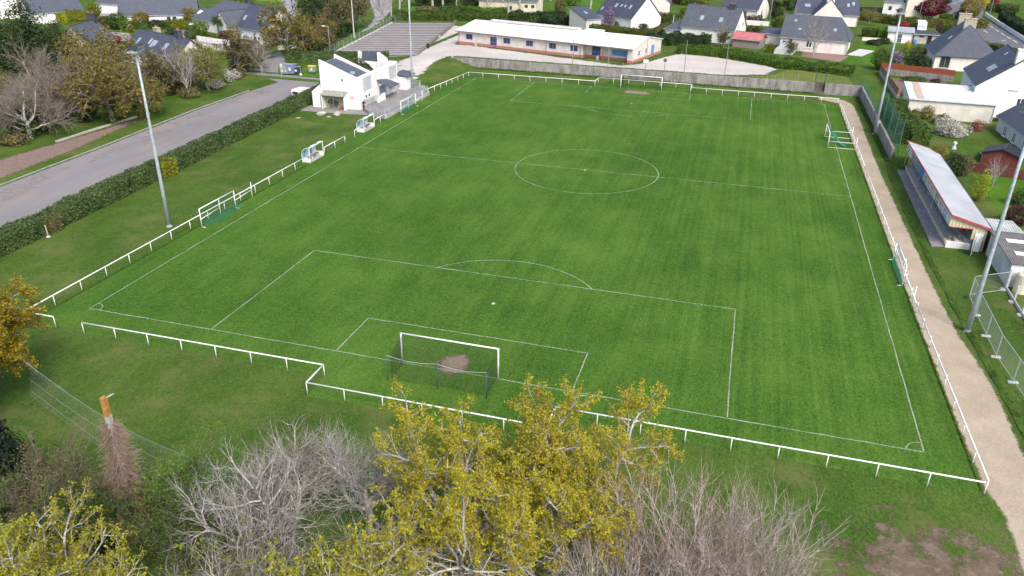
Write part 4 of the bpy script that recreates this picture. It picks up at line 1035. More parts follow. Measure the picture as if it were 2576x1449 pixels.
def rock(label, x, y, sx, sy, sz, seed, z=0):
    bm = bmesh.new(); bmesh.ops.create_icosphere(bm, subdivisions=3, radius=1); rg = random.Random(seed)
    dirs = [Vector((rg.gauss(0, 1), rg.gauss(0, 1), rg.gauss(0, 1))).normalized() for _ in range(9)]
    for v in bm.verts:
        k = 1 + sum(.07 * math.sin(3 * v.co.dot(d) + i) for i, d in enumerate(dirs)); v.co = Vector((v.co.x * sx * k, v.co.y * sy * k, v.co.z * sz * k))
    me = bpy.data.meshes.new('boulder'); bm.to_mesh(me); bm.free(); me.materials.append(M_ROCK)
    me.polygons.foreach_set('use_smooth', [True] * len(me.polygons))
    o = link(bpy.data.objects.new('boulder', me)); o.location = (x, y, z + sz * .55); o.rotation_euler = (0, 0, seed)
    tag(o, label, 'boulder', 'boulders on the clubhouse lawn')
for lab, px, py, sx, sy, sz, sd_ in (('long boulder nearest the hedge on the clubhouse lawn', 808, 290, .75, .4, .32, 1), ('largest rounded boulder right of the others on the clubhouse lawn', 849, 291, .75, .6, .42, 2), ('flat pale stone between the two bigger boulders', 826, 294, .4, .25, .07, 3), ('flat stone left of the boulders nearer the hedge', 751, 297, .4, .2, .08, 4)):
    p = G(px, py, 0); rock(lab, p.x, p.y, sx, sy, sz, sd_)

# ------------------------------------------------------------------ dugouts
def dugout(label, x, y):
    t = thing('dugout', label, 'dugout', (x, y, 0), 0, 'dugouts on the left rail')
    DW, DH, DD = 3.6, 2.0, 1.15
    MB().box(-DD / 2, DW / 2, .03, DD, DW, .10).build('floor_slab', CONC, t)
    mb = MB()
    mb.box(-.03, .04, DH / 2, .08, .08, DH); mb.box(-.03, DW - .04, DH / 2, .08, .08, DH); mb.box(-.03, DW / 2, DH - .04, .07, DW - .16, .09)
    pr = [(-DD, .45), (-DD, 1.05), (-DD * .93, 1.4), (-DD * .74, 1.7), (-DD * .42, 1.9), (-.07, DH - .02)]
    for yy in (.04, DW * .5, DW - .04): mb.tube([(a, yy, b_) for a, b_ in [(-DD, .05)] + pr], .035, 6)
    mb.build('frame', WHITE, t)
    CY = mat('light_blue_panel', (.12, .38, .62), (.16, .44, .66), rough=.35)
    for k in range(4):
        y0, y1 = .07 + k * (DW - .14) / 4, .07 + (k + 1) * (DW - .14) / 4
        p = MB()
        for (a, b_), (c, d) in zip(pr, pr[1:]): p.prism([(a, y0, b_), (a, y1 - .01, b_), (c, y1 - .01, d), (c, y0, d)], (.012, 0, -.004))
        p.build('roof_panel', CY if k % 2 == 0 else WHITE, t)
    MB().box(-DD + .02, DW / 2, .27, .03, DW - .1, .46).build('back_board', WHITE, t)
    for yy in (.02, DW - .02): MB().prism([(-DD + .03, yy, .08), (-.08, yy, .08), (-.08, yy, .62), (-DD + .03, yy, .62)], (0, .02, 0)).build('side_board', WHITE, t)
    MB().box(-DD + .42, DW / 2, .47, .34, DW - .3, .05).build('bench', WOODG, t)
    for yy in (.5, DW / 2, DW - .5): MB().box(-DD + .42, yy, .24, .26, .05, .4).build('bench_leg', WHITE, t)
dugout('blue and white curved dugout nearer the camera on the left rail', -2.75, 41.5)
dugout('blue and white curved dugout farther away, nearest the clubhouse terrace', -2.75, 57.2)

# ------------------------------------------------------------------ person
def person(label, loc, rz):
    t = thing('person', label, 'person', loc, rz)
    def skin(name, verts, edges, rad, m, lev=1):
        me = bpy.data.meshes.new(name); me.from_pydata(verts, edges, []); o = link(bpy.data.objects.new(name, me), t)
        md = o.modifiers.new('s', 'SKIN'); md.use_smooth_shade = True
        for i, r in enumerate(rad): me.skin_vertices[0].data[i].radius = (r, r) if not isinstance(r, tuple) else r
        me.skin_vertices[0].data[0].use_root = True
        o.modifiers.new('u', 'SUBSURF').levels = lev
        o.modifiers['u'].render_levels = lev; me.materials.append(m); return o
    CLO = mat('black_tracksuit', (.012, .014, .022), (.025, .028, .04), rough=.8)
    SKN = mat('skin', (.45, .27, .19), rough=.6)
    v = [(0, 0, .95), (0, 0, 1.12), (0, .01, 1.32), (0, .01, 1.46), (0, .0, 1.53),
         (-.10, 0, .90), (-.11, -.02, .50), (-.11, .02, .10), (-.11, -.14, .05),
         (.10, 0, .90), (.11, .01, .50), (.12, .03, .10), (.13, -.13, .05),
         (-.20, .01, 1.42), (-.27, .03, 1.14), (-.13, -.20, 1.08), (.20, .01, 1.42), (.27, .03, 1.14), (.12, -.21, 1.10)]
    e = [(0, 1), (1, 2), (2, 3), (3, 4), (0, 5), (5, 6), (6, 7), (7, 8), (0, 9), (9, 10), (10, 11), (11, 12), (3, 13), (13, 14), (14, 15), (3, 16), (16, 17), (17, 18)]
    rd = [(.16, .12), (.15, .11), (.17, .12), (.10, .08), .055, .095, .07, .05, .045, .095, .07, .05, .045, .075, .055, .042, .075, .055, .042]
    skin('body', v, e, rd, CLO)
    skin('head', [(0, .0, 1.50), (0, -.01, 1.60), (0, -.015, 1.70), (0, -.01, 1.76), (0, -.10, 1.645)], [(0, 1), (1, 2), (2, 3), (2, 4)], [.05, (.075, .085), (.08, .095), .06, .016], SKN, 2)
    skin('hair', [(0, .03, 1.66), (0, .035, 1.73), (0, .005, 1.775)], [(0, 1), (1, 2)], [(.078, .06), (.088, .08), (.072, .085)], mat('grey_hair', (.30, .29, .28), rough=.9), 2)
    for s in (-1, 1):
        vs_ = [(s * .12, -.21, 1.085), (s * .07, -.235, 1.09), (s * .04, -.26, 1.085)]; ed = [(0, 1), (1, 2)]; rr = [.035, .038, .03]
        for k in range(4):
            b0 = len(vs_); vs_ += [(s * (.035 - .004 * k), -.275, 1.075 + .016 * k), (s * (.01 - .003 * k), -.285, 1.06 + .016 * k)]; ed += [(2, b0), (b0, b0 + 1)]; rr += [.010, .008]
        b0 = len(vs_); vs_ += [(s * .075, -.25, 1.135), (s * .05, -.27, 1.15)]; ed += [(1, b0), (b0, b0 + 1)]; rr += [.012, .009]
        skin('hand', vs_, ed, rr, SKN, 1)
    return t
pp = G(912, 275, 0.3); person('grey haired person in black standing with hands together by the clubhouse corner', (-8.62, 69.3, 0.0), R(25))
PALEC = mat('new_pale_concrete', (.48, .49, .51), (.58, .59, .60), rough=.85, scale=2)
# ------------------------------------------------------------------ grandstand
st = thing('grandstand', 'small roofed grandstand with sloping pale roof, advert boards and yellow edged benches', 'grandstand', (70.2, 36.6, 0))
SL = 27.0
TERR = groundmat('old_concrete_terrace', (.22, .20, .21), (.34, .32, .325), (.14, .13, .13), scale=.5, fine=3, finek=.35)
MB().prism([(0, 0, -.1), (1.7, .5, -.1), (1.7, SL + .6, -.1), (.3, SL - .1, -.1)], (0, 0, .22)).build('front_slab', TERR, st)
tiers = [(1.32, .40), (2.2, .62), (3.1, .84)]
for i, (x, z) in enumerate(tiers):
    MB().box(x + (.44 if i < 2 else .7), SL / 2 + .7, z / 2, .88 if i < 2 else 1.4, SL - .4, z).build('tier', PALEC, st)
    MB().box(x + .06, SL / 2 + .7, z + .05, .2, SL - .5, .10).build('yellow_edge', WOODY, st)
    for a, b_ in ((1.2, SL * .53), (SL * .58, SL - .4)):
        bn = MB(); bn.box(x + .62, (a + b_) / 2 + .4, z + .36, .32, b_ - a, .05)
        for k in range(int((b_ - a) / 2.2) + 1): bn.box(x + .62, a + .6 + k * 2.2, z + .17, .22, .08, .34)
        bn.build('bench', mat('blue_grey_plank', (.30, .31, .35), (.42, .43, .47), rough=.8, scale=3, sc=(1, .1, 1), fine=.3), st)
MB().box(2.42, .38, .30, 2.25, .24, .72).build('end_wall', RENDER, st)
MB().box(2.9, SL + .62, .9, 2.6, .22, 1.0).build('yellow_end_panel', WOODY, st)
CLADY = mat('cream_ribbed_cladding', (.56, .50, .33), (.64, .58, .41), rough=.7, scale=.8)
def ribY(m_, ax='Y', sc=1.0):
    nt = m_.node_tree; b = nt.nodes['Principled BSDF']
    w = nt.nodes.new('ShaderNodeTexWave'); w.inputs['Scale'].default_value = sc; w.bands_direction = ax
    nt.links.new(coord(nt), w.inputs['Vector'])
    bn = nt.nodes.new('ShaderNodeBump'); bn.inputs['Strength'].default_value = .9; bn.inputs['Distance'].default_value = .06
    nt.links.new(w.outputs['Fac'], bn.inputs['Height']); nt.links.new(bn.outputs[0], b.inputs['Normal'])
ribY(CLADY, 'X')
MB().prism([(4.55, .2, -.1), (4.55, SL + .7, -.1), (4.55, SL + .7, 2.52), (4.55, .2, 2.52)], (.12, 0, 0)).build('back_wall', CLADY, st)
FX, FZ = 1.15, 3.55
MB().prism([(FX + .02, .05, 2.35), (FX + .02, .05, FZ - .06), (4.54, .05, 2.52), (4.54, .05, 1.2), (3.3, .05, 1.2), (3.3, .05, 2.35)], (0, .1, 0)).build('side_cladding', CLADY, st)
SR = mat('white_blue_sheet_roof', (.40, .425, .455), (.48, .505, .53), rough=.55, scale=.35, fine=.08); ribY(SR, 'Y', 1.3)
rf = MB().prism([(FX - .12, -.1, FZ), (4.85, -.1, 2.5), (4.85, SL + .9, 2.5), (FX - .12, SL + .9, FZ)], (0, 0, .06)).build('roof', SR, st)
TRIM = mat('red_trim', (.38, .06, .07), (.44, .09, .10), rough=.5)
mb = MB(); mb.prism([(FX - .20, -.12, FZ - .04), (FX - .125, -.12, FZ - .04), (FX - .125, SL + .92, FZ - .04), (FX - .20, SL + .92, FZ - .04)], (0, 0, .16))
for y in (-.19, SL + .905): mb.prism([(FX - .12, y, FZ - .12), (4.85, y, 2.38), (4.85, y, 2.60), (FX - .12, y, FZ + .10)], (0, .085, 0))
mb.prism([(FX, -.02, 2.28), (3.3, -.02, 2.28), (3.3, -.02, 2.345), (FX, -.02, 2.345)], (0, .06, 0))
mb.build('red_trim', TRIM, st)
MB().prism([(4.86, -.1, 2.42), (4.98, -.1, 2.42), (4.98, SL + .9, 2.42), (4.86, SL + .9, 2.42)], (0, 0, .12)).build('gutter', DKGREY, st)
FASC = mat('fascia_white', (.66, .66, .62), (.74, .74, .71), rough=.6, scale=.6)
fa = MB().prism([(FX - .06, .06, 2.35), (FX - .06, SL + .85, 2.35), (FX - .06, SL + .85, FZ - .05), (FX - .06, .06, FZ - .05)], (.06, 0, 0)).build('fascia', FASC, st)
rg = random.Random(11)
AD = [mat('advert_white', (.70, .71, .70), rough=.5), mat('advert_grey', (.45, .47, .50), rough=.5), mat('advert_blue', (.03, .20, .58), (.06, .28, .66), rough=.4), mat('advert_cream', (.66, .64, .55), rough=.5), mat('advert_dim_blue', (.16, .20, .32), rough=.5)]
INK = [mat('dark_ink', (.06, .09, .07), rough=.6), mat('blue_ink', (.10, .16, .36), rough=.6), mat('grey_ink', (.28, .30, .31), rough=.6), mat('green_ink', (.05, .13, .07), rough=.6)]
y = SL + .7
def advert(w_, bg_, ink, seed):
    global y
    r3 = random.Random(seed); y1 = y; y0 = y - w_; y = y0 - .06
    a = MB().prism([(FX - .085, y0, 2.42), (FX - .085, y1, 2.42), (FX - .085, y1, FZ - .12), (FX - .085, y0, FZ - .12)], (.02, 0, 0)).build('advert_board', AD[bg_], fa)
    mb = MB(); zz = FZ - .3
    hgt = FZ - 2.6
    rows_ = [.44, .2, .16] if w_ > 1.8 else [.3, .2]
    for rh in rows_:
        # worn lettering: upright strokes of irregular width
        p = y1 - .18; 
        while p > y0 + .25:
            lw = rh * r3.uniform(.35, .6); z0 = zz - rh
            sw = rh * .16
            mb.box(FX - .089, p - sw / 2, zz - rh / 2, .006, sw, rh)
            if r3.random() < .75: mb.box(FX - .089, p - lw / 2, zz - r3.choice((0.08, .5, .92)) * rh, .006, lw, sw)
            if r3.random() < .6: mb.box(FX - .089, p - lw + sw / 2, zz - rh / 2, .006, sw, rh * r3.uniform(.5, 1))
            p -= lw + rh * .18
        zz -= rh + .09
    mb.build('lettering', INK[ink], a)
for k, (w_, b_, i_) in enumerate(((2.0, 0, 3), (1.5, 0, 2), (3.2, 1, 0), (3.0, 4, 2), (2.4, 2, 1), (2.1, 0, 3), (2.2, 3, 2), (2.6, 0, 2), (2.3, 3, 0), (2.2, 0, 2), (2.0, 0, 1))): advert(w_, b_, i_, k)
for yy in (SL + .5, SL * .66, SL * .33): MB().tube([(FX + .05, yy, .1), (FX + .05, yy, 2.4)], .05, 8).build('roof_post', GALV, st)
MB().tube([(2.6, SL + .5, 1.0), (2.6, SL + .5, 3.1)], .05, 8).build('roof_post', GALV, st)
d = MB().prism([(3.62, .0, -.05), (4.35, .0, -.05), (4.35, .0, 1.9), (3.62, .0, 1.9)], (0, .05, 0)).build('door', PVC, st)
t = thing('metal_gate', 'grey metal gate leaf leaning open at the near end of the grandstand', 'gate', (73.9, 36.3, 0), R(70))
mb = MB()
for p in (((0, 0, .05), (0, 0, 1.75)), ((1.3, 0, .05), (1.3, 0, 1.75)), ((0, 0, 1.75), (1.3, 0, 1.75)), ((0, 0, .08), (1.3, 0, .08))): mb.tube([(-a[0], a[1], a[2]) for a in p], .035, 6)
mb.build('gate_frame', GALV, t)
MB().box(-.65, 0, .9, 1.25, .02, 1.6).build('gate_panel', mat('dull_zinc', (.22, .25, .28), rough=.5), t)

# ------------------------------------------------------------------ shed with rooflights, fence under construction
sh = thing('workshop', 'low white workshop with dark sheet roof and white rooflight strips next to the grandstand', 'shed', (75.05, 28.6, 0))
mb = MB(); mb.prism([(0, 0, -.2), (11, 0, -.2), (11, 0, 2.2), (0, 0, 2.2)], (0, 7.6, 0)); mb.build('wall', mat('mossy_render', (.50, .51, .50), (.66, .66, .65), rough=.9, scale=.8, fine=.12), sh)
SHR = mat('grey_brown_fibre_sheet', (.13, .12, .12), (.20, .185, .185), rough=.95, scale=.7, fine=.35); ribY(SHR, 'X', 1.6)
rf = MB().prism([(-.15, -.2, 2.25), (11.2, -.2, 2.25), (11.2, 7.8, 2.42), (-.15, 7.8, 2.42)], (0, 0, .08)).build('roof', SHR, sh)
for yy in (1.9, 4.9): MB().prism([(.7, yy, 2.37 + yy * .021), (5.2 if yy > 3 else 8, yy, 2.37 + yy * .021), (5.2 if yy > 3 else 8, yy + .85, 2.39 + yy * .021), (.7, yy + .85, 2.39 + yy * .021)], (0, 0, .03)).build('rooflight', PVC, rf)
MB().prism([(-.02, 0.02, 1.4), (11.0, .02, 1.4), (11, .02, 2.2), (-.02, .02, 2.2)], (0, -.04, 0)).build('front_band', RENDERB, sh)
window(sh, 'f', 2.4, 1.35, .9, .6, 11, 7.6, fm=DKGREY, bars=0, sill=False)
t = thing('water_tank', 'round cream water tank at the near corner of the workshop', 'tank', (76.0, 27.7, 0))
MB().lathe([(.6, -.05), (.62, 1.7), (.5, 1.85), (.1, 1.92)], 18).build('drum', CREAM, t); MB().lathe([(.2, 1.9), (.2, 2.0), (.02, 2.01)], 10).build('lid', CREAM, t)
sr = thing('lean_to', 'pale corrugated lean-to roof behind the grandstand', 'shed', (75.4, 36.8, 0))
MB().prism([(0, 0, -.1), (4, 0, -.1), (4, 3.0, -.1), (0, 3.0, -.1)], (0, 0, 1.7)).build('wall', WOODG, sr)
m_ = mat('grey_green_sheet', (.40, .43, .40), (.52, .54, .52), rough=.7, scale=.6); ribY(m_, 'X', 1.4)
MB().prism([(-.3, -.2, 2.1), (3.0, -.2, 2.1), (2.4, 3.4, 2.35), (-.3, 3.4, 2.35)], (0, 0, .05)).build('roof', m_, sr)
t = thing('post_fence', 'unfinished concrete post fence with kerb boards beside the workshop', 'fence', (74.9, 27.8, 0))
for i in range(12):
    yy = -i * 2.55
    mb = MB(); mb.box(0, yy, .78, .13, .13, 1.6) if i % 3 else mb.box(0, yy, 1.0, .15, .15, 2.0); mb.build('concrete_post', PALEC, t)
    if i: MB().box(0, yy + 1.275, .14, .06, 2.40, .30).build('kerb_board', PALEC, t)
for i in range(5):
    tag(MB().lathe([(.38, -.03), (.34, .07), (.2, .12), (.03, .13)], 9, (74.75 + .05 * i, 27.8 - i * 2.55, 0)).build('concrete_footing', M_ROCK), ['first', 'second', 'third', 'fourth', 'fifth'][i] + ' spilled concrete footing from the workshop along the post fence', 'footing', 'concrete footings of the post fence')
# construction fence panels on block feet
def site_panel(label, p, q):
    p, q = Vector((*p, 0)), Vector((*q, 0)); d = q - p; t = thing('site_fence_panel', label, 'fence', p, math.atan2(d.y, d.x), 'construction fence panels'); l = d.length
    mb = MB()
    for a in (((.03, 0, .08), (.03, 0, 2.0)), ((l - .06, 0, .08), (l - .06, 0, 2.0)), ((.03, 0, 2.0), (l - .06, 0, 2.0)), ((.03, 0, .25), (l - .06, 0, .25))): mb.tube(a, .024, 6)
    mb.build('panel_frame', GALV, t)
    netgrid(lambda u, v: (.03 + (l - .1) * u, 0, .25 + 1.75 * v), 26, 9, .004).build('panel_mesh', NET_GREY, t)
pts = [(72.9, 33.2), (71.3, 25.0), (71.1, 21.4), (71.05, 17.7), (71.0, 14.3), (71.3, 10.7), (71.6, 7.2), (71.9, 3.7)]
nmz = ['first panel', 'second panel', 'third panel', 'fourth panel', 'fifth panel', 'sixth panel']
site_panel('construction fence panel turned towards the workshop wall', (71.4, 25.2), (74.6, 27.2))
for i, (a, b_) in enumerate(zip(pts[1:], pts[2:])): site_panel('construction fence %s in the row counted from the workshop' % nmz[i], a, b_)
for i, (x, y_) in enumerate(pts[1:]):
    t = thing('fence_foot', ['grey-black block foot under the turned end of the construction fence', 'pale concrete foot under the second fence joint', 'concrete foot beside the near right mast', 'long pale concrete foot between mast and path', 'concrete foot right of the sandy path bulge', 'dark foot with yellow ends under the construction fence', 'last concrete foot at the right edge of the picture'][i], 'fence foot', (x, y_, 0), R(8), 'feet of the construction fence')
    MB().box(0, 0, .07, .72, .24, .14).build('block', [DKGREY, PALEC, PALEC, PALEC, PALEC, DKGREY, PALEC][i], t, False, .025)
    if i == 5:
        for s in (-1, 1): MB().box(s * .39, 0, .07, .07, .2, .12).build('yellow_end', mat('yellow_plastic', (.6, .5, .2), rough=.6), t)

# ------------------------------------------------------------------ boules court
bo = [Vector((-33.8, 105.0)), Vector((-41.6, 154.5)), Vector((-26.1, 160.5)), Vector((-17.2, 112.2))]
BZ = 1.3
bc = thing('boules_court', 'large boules court divided into lanes by rows of dark timber boards', 'court', (bo[0].x, bo[0].y, BZ))
M_BOU = groundmat('boules_gravel', (.28, .265, .262), (.36, .345, .345), scale=.3, fine=4, finek=.2)
o2 = bo[0]
MB().prism([(*(p - o2), -.9) for p in (bo[0], bo[3], bo[2], bo[1])], (0, 0, .9)).build('gravel_bed', M_BOU, bc)
TIM = mat('dark_sleeper', (.10, .095, .10), (.17, .16, .165), rough=.9, scale=2, fine=.3)
for i in range(19):
    k = i / 18; a = bo[0].lerp(bo[1], k) - o2; b_ = bo[3].lerp(bo[2], k) - o2
    dd = (b_ - a).normalized(); n = Vector((-dd.y, dd.x)) * .08
    mb = MB()
    mb.prism([(a.x - n.x, a.y - n.y, .003), (b_.x - n.x, b_.y - n.y, .003), (b_.x + n.x, b_.y + n.y, .003), (a.x + n.x, a.y + n.y, .003)], (0, 0, .17))
    mb.build('timber_board', TIM, bc)
a, b_ = bo[0] - o2, bo[1] - o2; MB().prism([(a.x - .25, a.y, -.2), (a.x - .02, a.y, -.2), (b_.x - .02, b_.y, -.2), (b_.x - .25, b_.y, -.2)], (0, 0, .5)).build('edge_kerb', PALEC, bc)
t = thing('timber_fence', 'weathered post and rail fence along the right side of the boules court', 'fence', (bo[3].x, bo[3].y, BZ))
P = run(tuple(bo[3]), tuple(bo[2]), 1.55); o3 = bo[3]
for x, y_ in P: MB().box(x - o3.x + .2, y_ - o3.y, .2, .13, .13, 1.5).build('post', WOODG, t)
for z_ in (.1, .42, .75):
    a, b_ = Vector((0.27, 0)), bo[2] - o3 + Vector((.27, 0)); n = Vector((.03, 0))
    MB().prism([(a.x, a.y, z_), (a.x + .05, a.y, z_), (b_.x + .05, b_.y, z_), (b_.x, b_.y, z_)], (0, 0, .16)).build('rail', WOODG, t)
thin_fence('thin wire fence along the grass bank left of the boules court', [(-35.0, 105.5), (-42.6, 155), (-42.4, 162)], 1.8, 3.0, NET_GREY, GALV, 1.0, 7, .03, 8)
def tall_bin(label, p, z, m_):
    t = thing('wheelie_bin', label, 'bin', (p[0], p[1], z))
    MB().prism([(-.22, -.24, .06), (.22, -.24, .06), (.22, .24, .06), (-.22, .24, .06)], (0, 0, .85)).build('bin_body', m_, t, False, .03); MB().box(0, 0, .95, .5, .54, .07).build('lid', DKGREY, t)
tall_bin('dark bin at the boules fence behind the middle mast', (-18.3, 121.5, 0), 1.3, BLACK)
tall_bin('grey green bin farther along the boules fence', (-20.9, 135.3, 0), 1.35, CONC)

# ------------------------------------------------------------------ bins by the access road
ZB = 0.45
def wheelie(label, px, py, w, d_, h, m_, lid, rz=0.1):
    p = G(px, py); t = thing('refuse_container', label, 'bin', (p.x, p.y, p.z), rz, 'refuse containers by the road')
    mb = MB(); mb.v = []; 
    k = .86
    mb.v = [(-w / 2 * k, -d_ / 2 * k, .2), (w / 2 * k, -d_ / 2 * k, .2), (w / 2 * k, d_ / 2 * k, .2), (-w / 2 * k, d_ / 2 * k, .2), (-w / 2, -d_ / 2, h), (w / 2, -d_ / 2, h), (w / 2, d_ / 2, h), (-w / 2, d_ / 2, h)]
    mb.f = [(3, 2, 1, 0), (4, 5, 6, 7), (0, 1, 5, 4), (1, 2, 6, 5), (2, 3, 7, 6), (3, 0, 4, 7)]
    mb.build('container_body', m_, t, False, .04)
    MB().prism([(-w / 2 - .04, -d_ / 2 - .04, h + .01), (-w / 2 - .04, d_ / 2 + .04, h + .01), (-w / 2 - .04, d_ / 2 + .04, h + .10), (-w / 2 - .04, 0, h + .22), (-w / 2 - .04, -d_ / 2 - .04, h + .06)], (w + .08, 0, 0)).build('lid', lid, t)
    for sx in (-1, 1):
        for sy in (-1, 1): MB().tube([(sx * w * .34 - .03, sy * d_ * .32, .1), (sx * w * .34 + .03, sy * d_ * .32, .1)], .1, 10).build('wheel', BLACK, t)
    MB().box(0, -d_ / 2 * .96 - .02, h * .62, w * .22, .02, h * .3).build('sticker', PVC, t)
GRN = mat('grey_green_plastic', (.22, .29, .29), (.27, .34, .34), rough=.5); BLU = mat('dull_blue_plastic', (.15, .21, .31), (.19, .25, .36), rough=.5); NAV = mat('dark_navy_plastic', (.045, .05, .085), (.06, .065, .10), rough=.5)
wheelie('grey-green wheeled refuse container at the left end of the group', 714.5, 187, 1.1, 1.0, 1.25, GRN, GRN)
wheelie('second grey-green wheeled container beside the big blue one', 722, 187, 1.0, 1.0, 1.25, GRN, GRN)
wheelie('big dull blue recycling container with rounded lid in the middle of the group', 734, 187, 1.6, 1.4, 1.75, BLU, BLU)
wheelie('dark navy refuse container at the right end of the group', 748, 186, 1.7, 1.1, 1.2, NAV, NAV)
wheelie('lone grey-green container with yellow lid standing apart on the verge', 787, 184, 1.4, 1.05, 1.3, GRN, mat('yellow_lid', (.55, .42, .08), rough=.5))
p = G(709, 196); t = thing('height_barrier', 'grey tube height barrier frame in front of the refuse containers', 'barrier', p)
MB().tube([(0, 0, -.05), (-.1, .1, 2.7)], .05, 8).tube([(-.1, .1, 1.7), (3.6, 1.0, 2.2)], .045, 8).tube([(3.6, 1.0, 2.2), (3.6, 1.0, .9)], .045, 8).tube([(-.1, .1, 2.7), (2.2, 2.6, 2.3)], .03, 6).build('tube_frame', GALV, t)
MB().tube([(.1, -.05, 2.35), (.12, .02, 2.35)], .28, 14).build('round_plate', PVC, t); MB().tube([(3.6, .9, .75), (3.6, .96, .75)], .25, 14).build('round_plate', PVC, t)
def street_lamp(label, x, y, z, h, arm=1.2, rz=0.0, m_=GALV):
    t = thing('street_lamp', label, 'street lamp', (x, y, z), rz, 'street lamps')
    MB().tube([(0, 0, -.1), (0, 0, h), (.02, 0, h + .05)], [.085, .055, .05], 8).build('pole', m_, t, True)
    MB().tube([(0, 0, h), (-arm, 0, h + .1)], .04, 6).build('arm', m_, t)
    MB().prism([(-arm - .5, -.14, h + .04), (-arm + .2, -.14, h + .06), (-arm + .2, .14, h + .06), (-arm - .5, .14, h + .04)], (0, 0, .14)).build('lamp_head', PVC, t, False, .02)
street_lamp('grey street lamp with white head behind the clubhouse by the hedge', -33.4, 104.8, .9, 6.3, .9, 0)
street_lamp('street lamp in front of the red maple and cream house', *G(2308, 62, 1.7)[:2], 1.7, 7.5, .8, 0)
street_lamp('street lamp on the white wall at the top right bend', *G(2488, 43, 1.7)[:2], 1.7, 9, .6, R(180))
street_lamp('slim pale lamp standing between palm garden and big slate house', *G(1933, 72, 1.7)[:2], 1.7, 8.5, .5, R(180))
t = thing('utility_pole', 'tall pale utility pole at the left edge of the boules court', 'pole', (*G(891, 96, 1.0)[:2], 1.0))
MB().tube([(0, 0, -.1), (0, 0, 11.5)], [.16, .09], 8).build('pole', PALEC, t)
t = thing('utility_pole', 'leaning brown wooden pole among the bushes along the road', 'pole', (*G(435, 234, 0)[:2], 0))
MB().tube([(0, 0, -.1), (-.3, .2, 8.0)], [.14, .09], 8).build('pole', WOODG, t)
for lab, px, py, hh in (('lichened concrete bollard at the foot of the big hedge, nearer the camera', 122, 596, 1.25), ('thin wooden stake at the foot of the big hedge, farther along', 567, 371, 1.5)):
    p = G(px, py, 0); t = thing('stake', lab, 'stake', p, 0, 'stakes along the hedge')
    MB().tube([(0, 0, -.05), (-.06, 0, hh)], [.07, .06], 8).build('stake_shaft', STONE if hh < 1.4 else WOODG, t)
    if hh < 1.4: MB().lathe([(.22, -.03), (.2, .08), (.05, .1)], 10).build('stake_foot', PALEC, t)

# ------------------------------------------------------------------ vehicles
def vehicle(label, loc, rz, prof, width, body, kind='van', zwin=(1.0, 1.55), wheels=(.9, 3.4), wr=.33, cat='van'):
    """prof: side outline (x along, z); front at +x"""
    t = thing('parked_' + kind, label, cat, loc, rz)
    mb = MB(); mb.prism([(x, -width / 2, z) for x, z in prof], (0, width, 0)); mb.build('body', body, t, False, .09)
    x1 = max(p[0] for p in prof); 
    for x in wheels:
        for s in (-1, 1):
            w = MB().tube([(x, s * (width / 2 - .16), wr), (x, s * (width / 2 + .015), wr)], wr, 18).build('wheel', BLACK, t)
            MB().tube([(x, s * (width / 2 + .016), wr), (x, s * (width / 2 + .03), wr)], wr * .6, 14).build('rim', GALV, w)
    return t, x1
CARW = mat('white_car_paint', (.78, .79, .80), (.82, .82, .83), rough=.25, spec=.5)
vp = [(0, .35), (4.6, .35), (4.7, .75), (4.45, 1.05), (3.75, 1.15), (3.15, 1.75), (2.6, 1.9), (.35, 1.9), (.05, 1.6)]
p = G(764, 248, 0); v, x1 = vehicle('white van parked behind the big hedge with only its upper half showing', (p.x - .2, p.y - 2.2, 0), R(84), vp, 1.8, CARW)
MB().prism([(3.72, -.72, 1.22), (3.2, -.66, 1.68), (3.2, .66, 1.68), (3.72, .72, 1.22)], (.05, 0, .045)).build('windscreen', GLASS, v)
for s in (-1, 1): MB().prism([(2.2, s * .905, 1.2), (3.45, s * .905, 1.2), (3.1, s * .905, 1.65), (2.2, s * .905, 1.7)], (0, s * .02, 0)).build('side_window', GLASS, v)
MB().prism([(-.0, -.6, 1.2), (-.0, .6, 1.2), (.06, .55, 1.6), (.06, -.55, 1.6)], (-.03, 0, .0)).build('rear_window', GLASS, v)
for s in (-1, 1): MB().box(4.62, s * .68, .82, .12, .3, .16).build('headlight', SKYGLASS, v); MB().box(-.02, s * .75, 1.1, .06, .12, .3).build('tail_light', TRIM, v)
p = G(2325, 88, 1.7); vp2 = [(0, .45), (5.4, .45), (5.5, 1.0), (5.2, 1.35), (4.7, 1.45), (4.35, 2.1), (3.9, 2.75), (3.2, 2.95), (.3, 2.95), (.05, 2.6)]
v, x1 = vehicle('white camper van standing behind the dark roofed garden shed', (p.x - .3, p.y + 6.2, 1.7), R(-94), vp2, 2.1, CARW, 'camper_van')
MB().prism([(4.72, -.86, 1.5), (4.38, -.8, 2.12), (4.38, .8, 2.12), (4.72, .86, 1.5)], (.06, 0, .04)).build('windscreen', SKYGLASS, v)
for s in (-1, 1): MB().prism([(1.0, s * 1.06, 1.5), (2.6, s * 1.06, 1.5), (2.6, s * 1.06, 2.2), (1.0, s * 1.06, 2.2)], (0, s * .02, 0)).build('side_window', GLASS, v); MB().box(5.42, s * .8, 1.05, .14, .34, .2).build('headlight', SKYGLASS, v)
cp = [(0, .3), (4.1, .3), (4.2, .65), (3.9, .85), (3.1, .95), (2.5, 1.42), (1.1, 1.45), (.35, 1.0), (.05, .9)]
